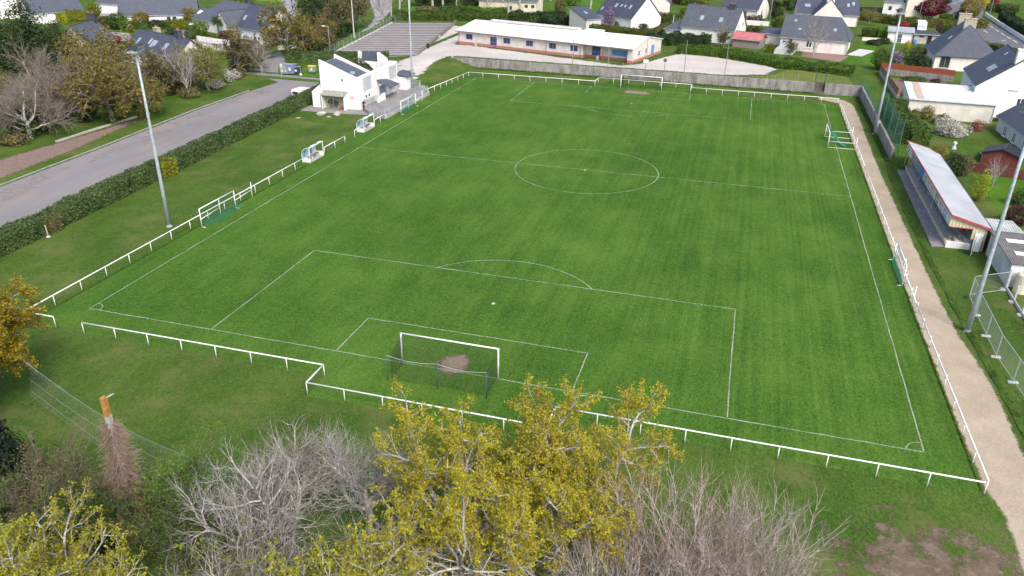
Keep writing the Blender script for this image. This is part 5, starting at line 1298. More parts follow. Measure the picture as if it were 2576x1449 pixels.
def car(label, px, py, z, rz, body):
    p = G(px, py, z); v, x1 = vehicle(label, p, rz, cp, 1.7, body, 'car', wheels=(.75, 3.3), wr=.31, cat='car')
    MB().prism([(3.05, -.66, .98), (2.55, -.6, 1.38), (2.55, .6, 1.38), (3.05, .66, .98)], (.05, 0, .05)).build('windscreen', GLASS, v)
    for s in (-1, 1): MB().prism([(.75, s * .855, 1.0), (2.85, s * .855, 1.0), (2.45, s * .855, 1.36), (1.15, s * .855, 1.38)], (0, s * .02, 0)).build('side_window', GLASS, v); MB().box(4.08, s * .62, .68, .14, .3, .14).build('headlight', SKYGLASS, v)
car('small white car parked in the driveway at the top left beyond the yellow hedge', 270, 33, .4, R(30), CARW)
car('small silver car on the tarmac drive at the top right behind the iron gate', 1650, 34, 1.7, R(80), mat('silver_paint', (.35, .36, .38), rough=.3))
# ------------------------------------------------------------------ houses
def kid(t, n): return next(c for c in t.children if c.name.split('.')[0] == n)
def attach(wing, main, nm_='wing'):
    bpy.context.view_layer.update()
    mi = main.matrix_world.inverted() @ wing.matrix_world
    wing.parent = main; wing.matrix_basis = mi; wing.name = nm_
    for k in ('label', 'category', 'group'):
        if k in wing: del wing[k]
WF = dict(fm=PVC); DK = dict(fm=DKGREY, sill=False)
house('tall white gabled house with fat white chimney next to the long corrugated garage', (84.3, 92.0), (95.0, 91.0), 15.5, 4.5, 8.7, 'v', RENDERB, SLATED, over=.12, chim=((5.3, .55, 1.9, 1.0, 10.2, RENDERB),),
      wins=(('f', 4.6, 4.4, 1.1, 1.5, dict(gm=RENDERB)), ('f', 6.0, 1.9, 1.0, 1.3, WF), ('l', 3.5, .3, .9, 2.0, dict(gm=PVC, sill=False)), ('l', 5.6, .3, .9, 2.0, dict(gm=PVC, sill=False)), ('l', 8, .8, .9, 1.3, dict(gm=PVC)), ('f', 8.2, -.2, 2.0, 1.9, dict(gm=PVC, sill=False, name='door'))),
      sky=(('l', 4.2, .45, .5, 1.3), ('l', 5.3, .45, .5, 1.3), ('l', 6.4, .45, .5, 1.3), ('l', 9.5, .85, .4, .6)))
gar = house('long low garage with streaky white corrugated roof and one brownish roof panel', (74.6, 87.3), (86.4, 87.0), 8.6, 2.75, 3.7, 'u', mat('cream_block_wall', (.66, .63, .56), (.74, .71, .65), rough=.9, scale=.7), mat('streaky_white_sheet', (.60, .62, .64), (.76, .77, .78), rough=.6, scale=.45, sc=(2.5, .15, 1)), over=.15, eave_b=3.55, rt=.97, cat='garage', name='garage')
ribY(kid(gar, 'roof').data.materials[0], 'X', 1.2)
MB().prism([(1.0, .03, 2.95), (2.0, .03, 2.95), (2.0, 8.0, 3.86), (1.0, 8.0, 3.86)], (0, 0, .02)).build('brown_roof_panel', mat('tan_sheet', (.45, .34, .26), (.52, .40, .31), rough=.6), kid(gar, 'roof'))
g2 = thing('low_wall', 'low white wall and paved yard edge behind the corrugated garage', 'wall', (76.5, 100.5, 1.7), R(-8)); MB().prism([(0, 0, -.2), (9, 0, -.2), (9, .2, -.2), (0, .2, -.2)], (0, 0, 1.1)).build('wall_panel', RENDER, g2)
house('house with steep hipped grey slate roof and two stone chimneys beside the street', (86.0, 143.5), (85.8, 131.8), 11.2, 2.9, 8.2, 'u', PINKR, SLATED, hipr=4.2, hipl=.6, chim=((7.0, 5.6, .9, 2.2, 9.4, STONE), (.9, 5.6, .9, 2.2, 9.7, STONE)),
      wins=(('r', 1.0, .5, 1.8, 2.1, dict(fm=WOODG)), ('r', 1.2, -2.0, 1.2, .9, dict(fm=DKGREY, sill=False))), sky=(('f', 7, .5, .6, .8),))
house('white house with shuttered windows and dark slate roof at the right picture edge', (86.1, 83.0), (87.1, 69.5), 9, 3.1, 6.3, 'u', mat('grey_white_render', (.62, .63, .62), (.70, .70, .69), rough=.9, scale=.6), SLATED, zb=.75,
      wins=(('f', 3.0, 1.0, 1.0, 1.4, WF), ('f', 6.6, 1.0, 1.0, 1.4, WF), ('f', 10.4, 1.0, 1.0, 1.4, WF)))
h15 = house('long low white house with big blue slate roof behind the brown paved bed', (56.5, 145.8), (70.4, 143.6), 11, 2.85, 6.9, 'u', PINKR, SLATE2, hipr=2.6,
      wins=(('f', 5.6, .95, 1.15, 1.4, WF), ('f', 2.0, 1.5, .5, .9, DK), ('f', -.0 + .6, .95, .8, 1.0, DK), ('r', 1.0, .1, 1.2, 2.1, dict(fm=DKGREY, sill=False, name='door'))), sky=(('f', 2.2, .72, .5, .7), ('f', 3.6, .35, .6, .5), ('f', 10.9, .42, .6, .8)))
w_ = house('x', (52.2, 153.0), (56.7, 151.5), 5.5, 2.4, 2.9, 'u', PINKR, SLATED, eave_b=2.85, rt=.97); attach(w_, h15)
h13 = house('white house with steep weathered slate roof, plain gable and bare purple tree in front', (33.8, 152.4), (46.2, 148.8), 8.8, 3.1, 7.5, 'u', RENDER, SLATE2, over=.2, chim=((10.6, 4.2, 1.5, .9, 8.3, SLATED),),
      wins=(('f', 5.2, 1.2, .9, 1.1, WF), ('r', 2.1, 3.1, .9, 1.2, WF), ('r', 2.1, .9, .9, 1.3, WF), ('r', 6, 3.6, .4, .6, DK)), sky=(('f', 4.3, .42, .8, 1.2), ('f', 9.0, .40, .8, 1.2)))
w_ = house('x', (30.0, 153.3), (33.9, 152.2), 6.5, 2.2, 3.9, 'u', RENDER, SLATE2, hipl=2.4, wins=(('f', 2.4, 1.0, .5, .8, DK),)); attach(w_, h13)
MB().tube([(1.2, 2.0, 3.0), (1.2, 2.0, 5.2)], .12, 8).build('flue', GALV, w_)
house('tall white house with bright gable and row of rooflights behind the clipped hedge', (20.4, 163.4), (27.0, 171.0), 14, 2.7, 7.7, 'v', RENDERB, SLATED, over=.2, chim=((5.0, .5, 1.5, .9, 8.9, RENDERB),),
      wins=(('l', 8.5, .8, .9, 1.2, dict(gm=PVC)),), sky=(('l', 8.6, .42, .7, 1.2), ('l', 6.7, .45, .5, .8), ('l', 5.2, .45, .5, .8), ('l', 3.2, .45, .7, 1.2), ('l', 13.0, .2, .6, 1.0)))
house('tall narrow white garage with lean-to slate roof at the end of the clipped hedge', (9.8, 158.3), (12.9, 162.2), 6.8, 2.5, 4.7, 'u', mat('greyish_render', (.52, .50, .48), (.60, .58, .56), rough=.9), SLATED, eave_b=4.65, rt=.97, cat='garage', name='garage', over=.15, sky=(('f', 2.4, .5, .6, 1.3),))
house('pinkish white house half hidden behind the bright white gable', (17.5, 197.5), (26.4, 198.5), 10, 3.3, 7.0, 'v', PINKR, SLATE, wins=(('r', 3, .8, .9, 1.3, WF),))
house('white house with blue slate roof and orange door at the top centre right', (41.0, 197.5), (51.0, 194.0), 9.5, 2.9, 7.0, 'u', PINKR, SLATED, wins=(('f', 6.6, .1, 1.0, 2.1, dict(fm=WOODR, gm=WOODR, sill=False, name='door')), ('r', 3.0, .6, 1.1, 1.9, WF)), sky=(('f', 6, .65, .8, 1.2),))
h16 = house('house with wide white chimney gable and dark wings behind the big slate roof', (61.5, 191.0), (77.0, 192.0), 9, 2.9, 6.3, 'u', PINKR, SLATED, sky=(('f', 2.5, .5, 1.3, 1.0), ('f', 13, .6, .6, 1.2), ('f', 14.3, .7, .6, 1.2)))
w_ = house('x', (65.5, 188.2), (73.0, 188.7), 7.0, 2.9, 6.9, 'v', PINKR, SLATED, over=.1, chim=((3.75, .5, 1.9, .9, 9.5, RENDER),)); attach(w_, h16)
h17 = house('cream two-storey house with white windows behind the red maple', (91.8, 213.0), (101.0, 214.5), 11, 5.4, 9.0, 'v', mat('warm_cream_render', (.68, .62, .50), (.74, .68, .57), rough=.9), SLATE, wins=(('f', 2.0, 2.6, 1.1, 1.4, WF), ('f', 4.2, 5.6, .8, 1.0, WF), ('f', 1.0, -.4, 2.6, 1.1, DK), ('f', 6.6, -.4, 1.2, 1.0, DK)))
w_ = house('x', (86.0, 215.5), (91.7, 214.5), 9, 4.6, 6.8, 'u', RENDER, SLATE, wins=(('f', 1.5, 2.2, .8, 1.1, DK),)); attach(w_, h17)
h9 = house('pale yellow house with small dark windows behind the bare trees at the top', (-27.0, 183.2), (-9.8, 184.3), 9, 3.4, 6.8, 'u', CREAM, SLATE, wins=(('f', 15.5, 1.6, .9, .8, DK), ('f', 13.6, 1.6, .9, .8, DK), ('f', 8.5, .8, 1.4, 1.2, WF)))
h5 = house('house with broad hipped blue slate roof and white pointed wing at the upper left', (-86.5, 132.3), (-66.5, 122.8), 12, 2.8, 6.9, 'u', PINKR, SLATE, hipl=6.5, hipr=4, zb=.4, chim=((14.5, 7.2, 1.6, .8, 7.9, SLATED),))
w_ = house('x', (-73.8, 123.2), (-68.6, 120.9), 8, 2.7, 5.9, 'v', RENDERB, SLATE2, zb=.4, over=.1); attach(w_, h5)
house('white house with dark steep slate roof left of the big ivy covered oak', (-67.5, 123.0), (-57.6, 119.3), 9, 2.8, 7.3, 'u', mat('blue_white_render', (.66, .69, .73), (.72, .75, .79), rough=.9), SLATED, zb=.4, wins=(('f', 6.0, .4, .7, .7, DK), ('f', 7.6, .4, .7, .7, DK)), sky=(('f', 6.3, .45, .7, 1.3), ('f', 8.2, .45, .7, 1.3), ('f', 1.2, .4, .7, 1.3)))
h7 = house('low house with dark blue roof and turquoise rooflight behind the left mast head', (-72.5, 91.0), (-55.2, 83.8), 7.6, 2.7, 5.9, 'u', PINKR, SLATED, zb=.1, chim=((15.0, 3.8, 1.3, 1.0, 7.2, SLATED), (6, 4.3, 1.5, .8, 6.8, STONE)), sky=(('f', 13.4, .45, 1.0, 1.6), ('f', 3.0, .45, .6, 1.5), ('f', 7.2, .55, .6, 1.4), ('f', 8.5, .45, .8, 1.8), ('f', 9.4, .5, .6, 1.3)))
house('half hidden house with stone gable behind the ochre oaks at the left', (-87.0, 88.3), (-79.8, 90.2), 10, 2.8, 6.4, 'v', STONE, SLATE2, zb=.2, chim=((3.6, 9, 1.8, .9, 7.9, DKGREY),))
h4 = house('long white house with pale grey slate roof at the top left', (-105.5, 128.2), (-90.0, 138.8), 9.5, 2.8, 6.2, 'u', RENDERB, SLATE2, zb=.4, chim=((5.6, 4.8, .9, .8, 7.4, RENDERB),), wins=(('f', 3, .5, .8, 1.2, DK), ('f', 6, .5, .8, 1.2, DK), ('f', 11.2, .2, .9, 2.0, DK), ('f', 12.6, .2, .9, 2.0, DK)))
w_ = house('x', (-90.6, 138.2), (-87.6, 140.2), 6, 2.6, 3.9, 'v', RENDERB, SLATE2, zb=.4, over=.1); attach(w_, h4)
house('white bungalow with lilac grey roof beyond the bright yellow hedge', (-128.5, 123.0), (-121.8, 134.0), 10, 2.7, 5.5, 'u', RENDERB, SLATE2, zb=.4, over=.2)
house('white house with small grey roof in the top left corner', (-146, 126.5), (-136.5, 133), 12, 3, 6.2, 'v', RENDERB, SLATE2, zb=.4)
house('white hip roofed house with pinkish eaves at the top left edge', (-131, 148.5), (-118.5, 147.5), 10, 2.8, 5.6, 'u', RENDERB, SLATE2, zb=.4, hipl=3, hipr=3, wins=(('f', 8.5, .1, 2.6, 2.1, dict(fm=DKGREY, sill=False, name='door')),))
# small outbuildings
METR = mat('zinc_sheet_roof', (.34, .36, .40), (.44, .46, .50), rough=.5, scale=.6)
house('small white shed with zinc roof in the garden behind the right far mast', (81.5, 166.5), (86.8, 165.8), 5, 2.5, 2.95, 'u', RENDERB, METR, eave_b=2.9, rt=.97, cat='shed', name='shed', wins=(('f', 2.2, .1, .9, 1.9, dict(fm=GALV, gm=DKGREY, sill=False, name='door')),))
gs = house('small grey shed with dark door in front of the camper van', (87.3, 166.6), (92.5, 166.6), 4, 2.15, 2.4, 'u', CONC, DKGREY, eave_b=2.35, rt=.97, cat='shed', name='shed', wins=(('f', 2.9, .05, .95, 1.9, dict(fm=BLACK, gm=BLACK, sill=False, name='door', bars=0)), ('f', 1.1, 1.5, 1.0, .35, DK)))
t = thing('barrel', 'bright blue water barrel beside the small grey shed', 'barrel', (87.6, 165.6, 1.7)); MB().lathe([(.36, 0), (.40, .2), (.42, .55), (.40, .95), (.36, 1.1)], 14).build('drum', LBLUE, t)
house('low brown shed with red sheet roof in front of the plain white gable', (46.2, 146.0), (52.2, 144.3), 4.6, 1.9, 3.0, 'u', WOODG, mat('pinkish_red_sheet', (.42, .13, .14), (.50, .18, .19), rough=.6, scale=.8), cat='shed', name='shed')
house('dark red wooden garden shed with black felt roof near the right edge', (80.7, 66.2), (84.5, 64.6), 3.4, 1.75, 2.45, 'v', mat('maroon_boards', (.13, .03, .025), (.18, .05, .04), rough=.8, scale=2, sc=(1, 1, 8), fine=.2), BLACK, zb=.75, cat='shed', name='shed', over=.2)
t = thing('greenhouse', 'white plastic tunnel greenhouse beside the long slate roofed house', 'greenhouse', (55.2, 139.6, 1.7), R(-12))
PL = newmat('clear_plastic_film'); PL[2].inputs['Base Color'].default_value = (.72, .75, .77, 1); PL[2].inputs['Roughness'].default_value = .35; PL[2].inputs['Alpha'].default_value = .8; PL = PL[0]
mb = MB(); K = 12; pf = [(1.9 * math.cos(math.pi * i / K), 2.1 * math.sin(math.pi * i / K)) for i in range(K + 1)]
for (a, b_), (c, d) in zip(pf, pf[1:]): mb.quad((2 + a, 0, b_), (2 + c, 0, d), (2 + c, 5, d), (2 + a, 5, b_))
mb.quad(*[(2 + a, 0, b_) for a, b_ in pf]); mb.build('film', PL, t)
mb = MB()
for y_ in (0, 2.5, 5): mb.tube([(2 + a, y_, b_) for a, b_ in pf], .03, 5)
mb.tube([(1.3, -.02, 0), (1.3, -.02, 1.6), (2.7, -.02, 1.6), (2.7, -.02, 0)], .03, 5); mb.build('hoops', GALV, t)
# boundary walls and board fences
t = thing('board_fence', 'red stained board fence on a grey block wall behind the tilled bed', 'fence', (74.9, 123.4, 1.7), math.atan2(-3.9, 12.3))
MB().box(6.45, 0, .45, 12.9, .22, 1.3).build('block_base', WALLM, t)
for i in range(7): MB().box(.95 + i * 1.84, .01, 1.62, 1.80, .07, 1.0 + .06 * (i % 2)).build('board_panel', WOODR, t)
t = thing('board_fence', 'brown board fence on a pale base running along the grass strip to the garage', 'fence', (75.0, 123.2, 1.7), R(-90))
MB().box(11.5, 0, .25, 23, .25, .9).build('pale_base', CONC, t)
for i in range(12): MB().box(.95 + i * 1.92, -.01, 1.25, 1.86, .06, 1.1).build('board_panel', mat('brown_boards', (.26, .14, .07), (.34, .20, .10), rough=.85, scale=2, sc=(8, 1, 1), fine=.25), t)
t = thing('boundary_wall', 'dark red board fence behind the red garden shed', 'fence', (79.0, 63.0, .75), R(-18)); MB().prism([(0, 0, -.1), (9, 0, -.1), (9, .1, -.1), (0, .1, -.1)], (0, 0, 1.3)).build('board_panel', mat('dark_red_boards', (.10, .035, .03), (.15, .05, .04), rough=.85, scale=2, fine=.2), t)
def lowwall(label, px, h, m_, z=1.7, w=.25, name='boundary_wall', cat='wall'):
    P = [G(x, y, z) for x, y in px]; t = thing(name, label, cat, P[0]); mb = MB()
    for a, b_ in zip(P, P[1:]):
        a, b_ = a - P[0], b_ - P[0]; d = (b_ - a).normalized(); n = Vector((-d.y, d.x, 0)) * w / 2
        mb.prism([(a - n) - Vector((0, 0, .2)), (a + n) - Vector((0, 0, .2)), (b_ + n) - Vector((0, 0, .2)), (b_ - n) - Vector((0, 0, .2))], (0, 0, h + .2))
    mb.build('wall_panel', m_, t)
lowwall('low white street wall along the bend at the top right', [(2478, 40), (2510, 62), (2545, 84), (2590, 114)], 1.0, RENDERB)
lowwall('pale rendered garden wall behind the long slate roofed house', [(2168, 102), (2235, 106)], .8, PINKR)
lowwall('pale rendered wall in front of the pointed white wing at the upper left', [(497, 103), (540, 110), (600, 118), (650, 124)], 1.2, PINKR, .3)
lowwall('lower pale wall along the lane at the upper left', [(512, 124), (560, 132), (590, 137)], 1.1, PINKR, .2)
lowwall('white garden wall behind the purple shrubs at the top right centre', [(1872, 62), (1935, 66)], 1.2, RENDER)
lowwall('dark slatted fence at the top right behind the small tree', [(2160, 30), (2235, 32)], 1.5, mat('blue_black_slats', (.03, .035, .05), rough=.7), 1.7, .12, 'slat_fence', 'fence')
lowwall('grey concrete kerb wall below the leaning ochre oak at the left', [(142, 358), (235, 328), (345, 295)], .22, CONC, 0, .35, 'kerb_wall')
lowwall('cream garden wall beyond the road behind the refuse containers', [(700, 126), (725, 124), (760, 122)], .9, PINKR, .5)
# garden furniture and ornaments seen in the right garden
p = G(2394, 392, .75); t = thing('statue', 'pale stone garden statue standing among the bushes', 'statue', p)
MB().lathe([(.42, -.05), (.40, .25), (.22, .35), (.28, .75), (.34, 1.05), (.20, 1.35), (.16, 1.5), (.27, 1.7), (.25, 1.9), (.05, 2.0)], 12).build('figure', PALEC, t, True)
p = G(2530, 383, .75); t = thing('motorbike', 'dark motorbike parked by the shuttered house wall', 'motorbike', (p.x, p.y, .75), R(65))
for x in (-.7, .7):
    MB().tube([(x, -.06, .32), (x, .06, .32)], .32, 16).build('wheel', BLACK, t)
MB().prism([(-.6, -.13, .5), (.35, -.13, .45), (.45, -.13, .85), (.1, -.13, .98), (-.25, -.13, .85), (-.8, -.13, .9)], (0, .26, 0)).build('frame_body', DKGREY, t, False, .04)
MB().tube([(.7, 0, .32), (.42, 0, 1.05)], .04, 6).tube([(.42, -.35, 1.08), (.42, .35, 1.08)], .03, 6).build('fork', GALV, t)
MB().prism([(-.75, -.12, .92), (-.05, -.12, .88), (-.05, .12, .88), (-.75, .12, .92)], (0, 0, .08)).build('saddle', BLACK, t)
t = thing('garden_table', 'small grey garden table against the long white house wall', 'table', (60.1, 144.3, 1.7), R(-9))
MB().box(0, 0, .72, 1.4, .6, .05).build('tabletop', GALV, t)
for x in (-.6, .6):
    for y_ in (-.22, .22): MB().tube([(x, y_, 0), (x, y_, .7)], .025, 6).build('leg', GALV, t)
# ------------------------------------------------------------------ trees
def rot_from(d, ang, az):
    a = d.orthogonal().normalized(); b_ = d.cross(a)
    return (d * math.cos(ang) + (a * math.cos(az) + b_ * math.sin(az)) * math.sin(ang)).normalized()
def skeleton(rg, p, d, spec):
    """spec: list of levels dict(len, n, ang, start, seg, wig, trop, r). Returns branches and tips"""
    br, tips = [], []
    def grow(lv, p, d, L_, r):
        s = spec[lv]; k = s['seg']; P = [p.copy()]; D = [d]
        for i in range(k):
            w = s['wig']
            d = (d + Vector((rg.gauss(0, w), rg.gauss(0, w), rg.gauss(0, w) + s['trop']))).normalized()
            p = p + d * (L_ / k); P.append(p); D.append(d)
        last = lv == len(spec) - 1
        r1 = r * (s.get('taper', .45))
        br.append((P, r, r1, lv))
        if last: tips.append((p, d)); return
        n = spec[lv + 1]; cnt = n['n'] if isinstance(n['n'], int) else rg.randint(*n['n'])
        st = n['start']; az = rg.uniform(0, 6.28)
        for j in range(cnt):
            t = min(.999, st + (1 - st) * (j + rg.uniform(.2, 1)) / cnt); f = t * k; i = int(f); q = P[i].lerp(P[i + 1], f - i)
            az += 2.4 + rg.uniform(-.5, .5)
            a = math.radians(n['ang'] * rg.uniform(.65, 1.3))
            cl = n['len'] * rg.uniform(.7, 1.25) * (1.25 - .5 * t)
            rr = min(n['r'], (r + (r1 - r) * t) * .8)
            grow(lv + 1, q, rot_from(D[i], a, az), cl, rr)
        if n.get('lead', True): grow(lv + 1, P[-1], D[-1], n['len'] * rg.uniform(.8, 1.1), min(n['r'], r1))
    grow(0, Vector(p), Vector(d).normalized(), spec[0]['len'], spec[0]['r'])
    return br, tips
SIDES = (8, 6, 5, 4, 3, 3, 3)
def tree(name, label, loc, seed, spec, bark, twig, leaf=None, per=12, lsize=.18, lspread=.3, group=None, d0=(0, 0, 1), lfilter=None, split=2, keep=1.0, cat='tree', twig_last=None, extra=None, crown_leaves=True):
    rg = random.Random(seed); nr = np.random.default_rng(seed)
    t = thing(name, label, cat, loc, 0, group)
    br, tips = skeleton(rg, (0, 0, -.2), d0, spec)
    tr, tw, tl = NM(), NM(), NM()
    for P, r0, r1, lv in br:
        m = tr if lv < split else (tl if (twig_last and lv == len(spec) - 1) else tw)
        m.tube([tuple(q) for q in P], r0, r1, SIDES[lv])
    tr.build('trunk', bark, t, True)
    if tw.n: tw.build('branches', twig, t)
    if tl.n: tl.build('twigs', twig_last, t)
    if leaf:
        C = []
        cen = np.mean([tuple(p) for p, d in tips], axis=0)
        for p, d in tips:
            if lfilter and not lfilter(p, rg): continue
            if rg.random() > keep: continue
            n = max(2, int(per * rg.uniform(.6, 1.4)))
            C.append(np.array(p) - np.array(d) * nr.uniform(0, lspread * 1.6, n)[:, None] + nr.normal(0, lspread * .42, (n, 3)))
        if C:
            nm = NM(); nm.leaves(np.concatenate(C), lsize, nr); nm.build('crown', leaf, t)
    if extra: extra(t, br, tips, rg, nr)
    return t
def lv(len_, n, ang, start, seg, wig, trop, r, **k): return dict(len=len_, n=n, ang=ang, start=start, seg=seg, wig=wig, trop=trop, r=r, **k)

def lump(nr, k=7):
    D = nr.normal(size=(k, 3)); D /= np.linalg.norm(D, axis=1)[:, None]; A = nr.uniform(.5, 1.0, k)
    def f(U):
        return .62 + .46 * np.max(np.clip(U @ D.T, 0, 1) ** 6 * A, axis=1) 
    return f
def leaf_mass(nm, c, rx, ry, rz, n, size, nr, inner=.45, k=9, flat=0.0, up=.3):
    U = nr.normal(size=(n, 3)); U /= np.linalg.norm(U, axis=1)[:, None]
    rad = lump(nr, k)(U) * (inner + (1 - inner) * nr.random(n) ** .55)
    P = U * rad[:, None] * np.array([rx, ry, rz]) + np.array(c)
    if flat is not None: P[:, 2] = np.maximum(P[:, 2], flat + nr.uniform(0, .1, n))
    nm.leaves(P, size, nr, up, .62, U * 0.9)
_bush = {}
def shrub(label, px, py, w, h, leaf, z=1.7, size=.3, dens=1.0, name='shrub', cat='shrub', group=None, seed=None, stems=False, world=None, depth=None, kind=None):
    p = world if world is not None else G(px, py, z)
    nr = np.random.default_rng(seed if seed is not None else int(px * 7 + py * 13) % 9999)
    n = int(max(60, dens * 3.4 * (w * (depth or w) * .8 + w * h * 2.2) / (size * size)))
    n = min(n, 9000)
    nm = NM(); leaf_mass(nm, (0, 0, h * .46), w / 2, (depth or w) / 2, h * .60, n, size, nr)
    if stems:
        t = thing(name, label, cat, (p[0], p[1], z), 0, group); nm.build('foliage', leaf, t)
        st_ = MB()
        for i in range(3): st_.tube([(.05 * i, 0, -.1), ((i - 1) * w * .2, nr.uniform(-.3, .3), h * .6)], [.07, .03], 5)
        st_.build('stem', BARK, t); return t
    o = nm.build(name, leaf); o.location = (p[0], p[1], z); tag(o, label, cat, group, kind); return o
def hedge(label, path, width, height, leaf, size=.16, dens=1.0, z=None, name='hedge', cat='hedge', round_=.12, seed=1, kind=None, rag=.07, core=None):
    """clipped hedge: rough core with leaves over every face"""
    nr = np.random.default_rng(seed); rg = random.Random(seed)
    path = [Vector((q[0], q[1], 0)) for q in path]; o = Vector((path[0].x, path[0].y, 0))
    zf = (lambda x, y: z) if z is not None else hz
    P = [];
    for a, b_ in zip(path, path[1:]):
        n = max(1, int((b_ - a).length / 1.0)); P += [a.lerp(b_, i / n) for i in range(n)]
    P.append(path[-1])
    core_ = MB(); C = []; O = []
    prev = None; wob = [rg.uniform(-1, 1) for _ in range(len(P) + 2)]
    for i, p in enumerate(P):
        d = (P[min(i + 1, len(P) - 1)] - P[max(i - 1, 0)]).normalized(); n = Vector((-d.y, d.x, 0))
        hh = height * (1 + rag * .6 * wob[i]); ww = width / 2 * (1 + rag * .5 * wob[(i + 1)]); z0 = zf(p.x, p.y)
        q = p - o
        ring = [q - n * ww * .88 + Vector((0, 0, z0 - .1)), q - n * ww * .9 + Vector((0, 0, z0 + hh * .86)), q + n * ww * .9 + Vector((0, 0, z0 + hh * .86)), q + n * ww * .88 + Vector((0, 0, z0 - .1))]
        if prev:
            pr, pq, pn, pw, ph, pz = prev
            core_.quad(pr[0], ring[0], ring[1], pr[1]); core_.quad(pr[1], ring[1], ring[2], pr[2]); core_.quad(pr[2], ring[2], ring[3], pr[3])
            sl_ = (q - pq).length; k = dens * 2.3 / (size * size)
            for side, area in ((-1, sl_ * hh), (1, sl_ * hh), (0, sl_ * width)):
                cnt = int(area * k); u = nr.random(cnt)[:, None]; base = np.array(pq)[None] * (1 - u) + np.array(q)[None] * u
                hv = (ph * (1 - u) + hh * u); zb_ = pz * (1 - u) + z0 * u; wv = pw * (1 - u) + ww * u
                nn = np.array(n)[None]
                if side: 
                    v = nr.random(cnt)[:, None]; bulge = 1 - round_ * np.clip((v - .75) * 4, 0, 1) ** 2
                    C.append(base + nn * side * wv * bulge + np.array([[0, 0, 1]]) * (zb_ + v * hv) + nr.normal(0, size * .35, (cnt, 3))); O.append(np.repeat(nn * side * 1.2, cnt, 0))
                else:
                    v = nr.uniform(-1, 1, cnt)[:, None]
                    C.append(base + nn * v * wv + np.array([[0, 0, 1]]) * (zb_ + hv * (1 - round_ * .6 * np.abs(v) ** 4)) + nr.normal(0, size * .38, (cnt, 3))); O.append(np.repeat(np.array([[0, 0, 1.2]]), cnt, 0))
        prev = (ring, q, n, ww, hh, z0)
        if i in (0, len(P) - 1):
            core_.quad(*ring); cnt = int(width * hh * dens * 2.3 / (size * size)); s_ = -1 if i == 0 else 1
            v = nr.uniform(-1, 1, cnt)[:, None]; w2 = nr.random(cnt)[:, None]
            C.append(np.array(q)[None] + np.array(n)[None] * v * ww + np.array([[0, 0, 1]]) * (z0 + w2 * hh) + nr.normal(0, size * .35, (cnt, 3))); O.append(np.repeat(np.array(d * s_)[None] * 1.2, cnt, 0))
    C = np.concatenate(C); O = np.concatenate(O)
    nm = NM(); nm.leaves(C, size * 1.25, nr, .15, .62, O)
    cv = np.array(core_.v, np.float32); nm.add(cv, np.array(core_.f))
    ob = nm.build(name, leaf); ob.location = o; tag(ob, label, cat, None, kind); return ob

# --- foreground trees
OAK = [lv(3.2, 0, 0, 0, 5, .06, .05, .30, taper=.75), lv(5.4, 7, 58, .40, 8, .17, .035, .17, lead=False), lv(2.7, (7, 9), 54, .20, 5, .21, .04, .08), lv(1.2, (6, 8), 50, .2, 4, .22, .05, .032, lead=False), lv(.5, (4, 6), 48, .15, 2, .2, .04, .013)]
OAK1 = [dict(a) for a in OAK]; OAK1[0]['len'] = 4.2
go = 'yellow leafed oaks in the foreground'
tree('oak_tree', 'largest yellow leafed oak in the foreground, its crown covering the near goal post', (39.6, -19.6, 0), 21, OAK1, BARK_OAK, BARK_PALE, L_OAK, 34, .105, .21, lfilter=lambda p, r: p.z + .40 * p.y > 5.2 + r.gauss(0, 1.2), group=go)
tree('oak_tree', 'yellow oak right of the largest oak, half behind the bare birch twigs', (44.6, -16.6, 0), 22, OAK1, BARK_OAK, BARK_PALE, L_OAK, 34, .105, .21, lfilter=lambda p, r: p.z + .40 * p.y > 4.2 + r.gauss(0, 1.2), group=go)
OAK4 = [dict(a) for a in OAK]; OAK4[1]['len'] = 3.1; OAK4[0]['len'] = 2.4
tree('oak_tree', 'lower yellow oak at the bottom centre between bare tree and largest oak', (36.6, -23.8, 0), 28, OAK4, BARK_OAK, BARK_PALE, L_OAK2, 18, .13, .26, keep=.62, group=go)
OAK2 = [dict(a) for a in OAK]; OAK2[0]['len'] = 4.4; OAK2[0]['r'] = .33
tree('oak_tree', 'dense ochre yellow oak cut by the left picture edge near the rail corner', (2.6, -14.6, 0), 24, OAK2, BARK_OAK, BARK_PALE, L_OAKO, 36, .15, .30, group=go)
OAK3 = [dict(a) for a in OAK]; OAK3[0]['len'] = 1.3; OAK3[1]['len'] = 3.9
tree('oak_tree', 'sparse yellow green oak in the bottom left corner with pale branches', (22.6, -27.6, 0), 25, OAK3, BARK_PALE, BARK_PALE, L_OAK2, 20, .115, .2, keep=.95, group=go)
gb = 'bare trees in the foreground'
BARE = [lv(1.8, 0, 0, 0, 4, .08, .05, .24, taper=.75), lv(3.9, 7, 55, .35, 8, .20, .07, .14), lv(2.3, (6, 8), 48, .15, 6, .21, .06, .052), lv(1.15, (6, 8), 42, .15, 4, .20, .06, .017), lv(.6, (4, 6), 38, .15, 3, .2, .05, .008), lv(.3, 2, 34, .3, 2, .15, .04, .007)]
tree('bare_tree', 'large bare tree with pale lichened branches left of the bottom centre', (29.4, -20.6, 0), 31, BARE[:5], BARK_OAK, BARK_PALE, group=gb)
B2 = [dict(a) for a in BARE]; B2[0]['len'] = 1.4; B2[1]['len'] = 3.0; B2[1]['ang'] = 58; B2[2]['len'] = 1.9
tree('bare_tree', 'smaller rounded bare tree right behind the large bare one, by the stepped rail', (33.0, -15.6, 0), 34, B2[:5], BARK_PALE, BARK_PALE, group=gb)
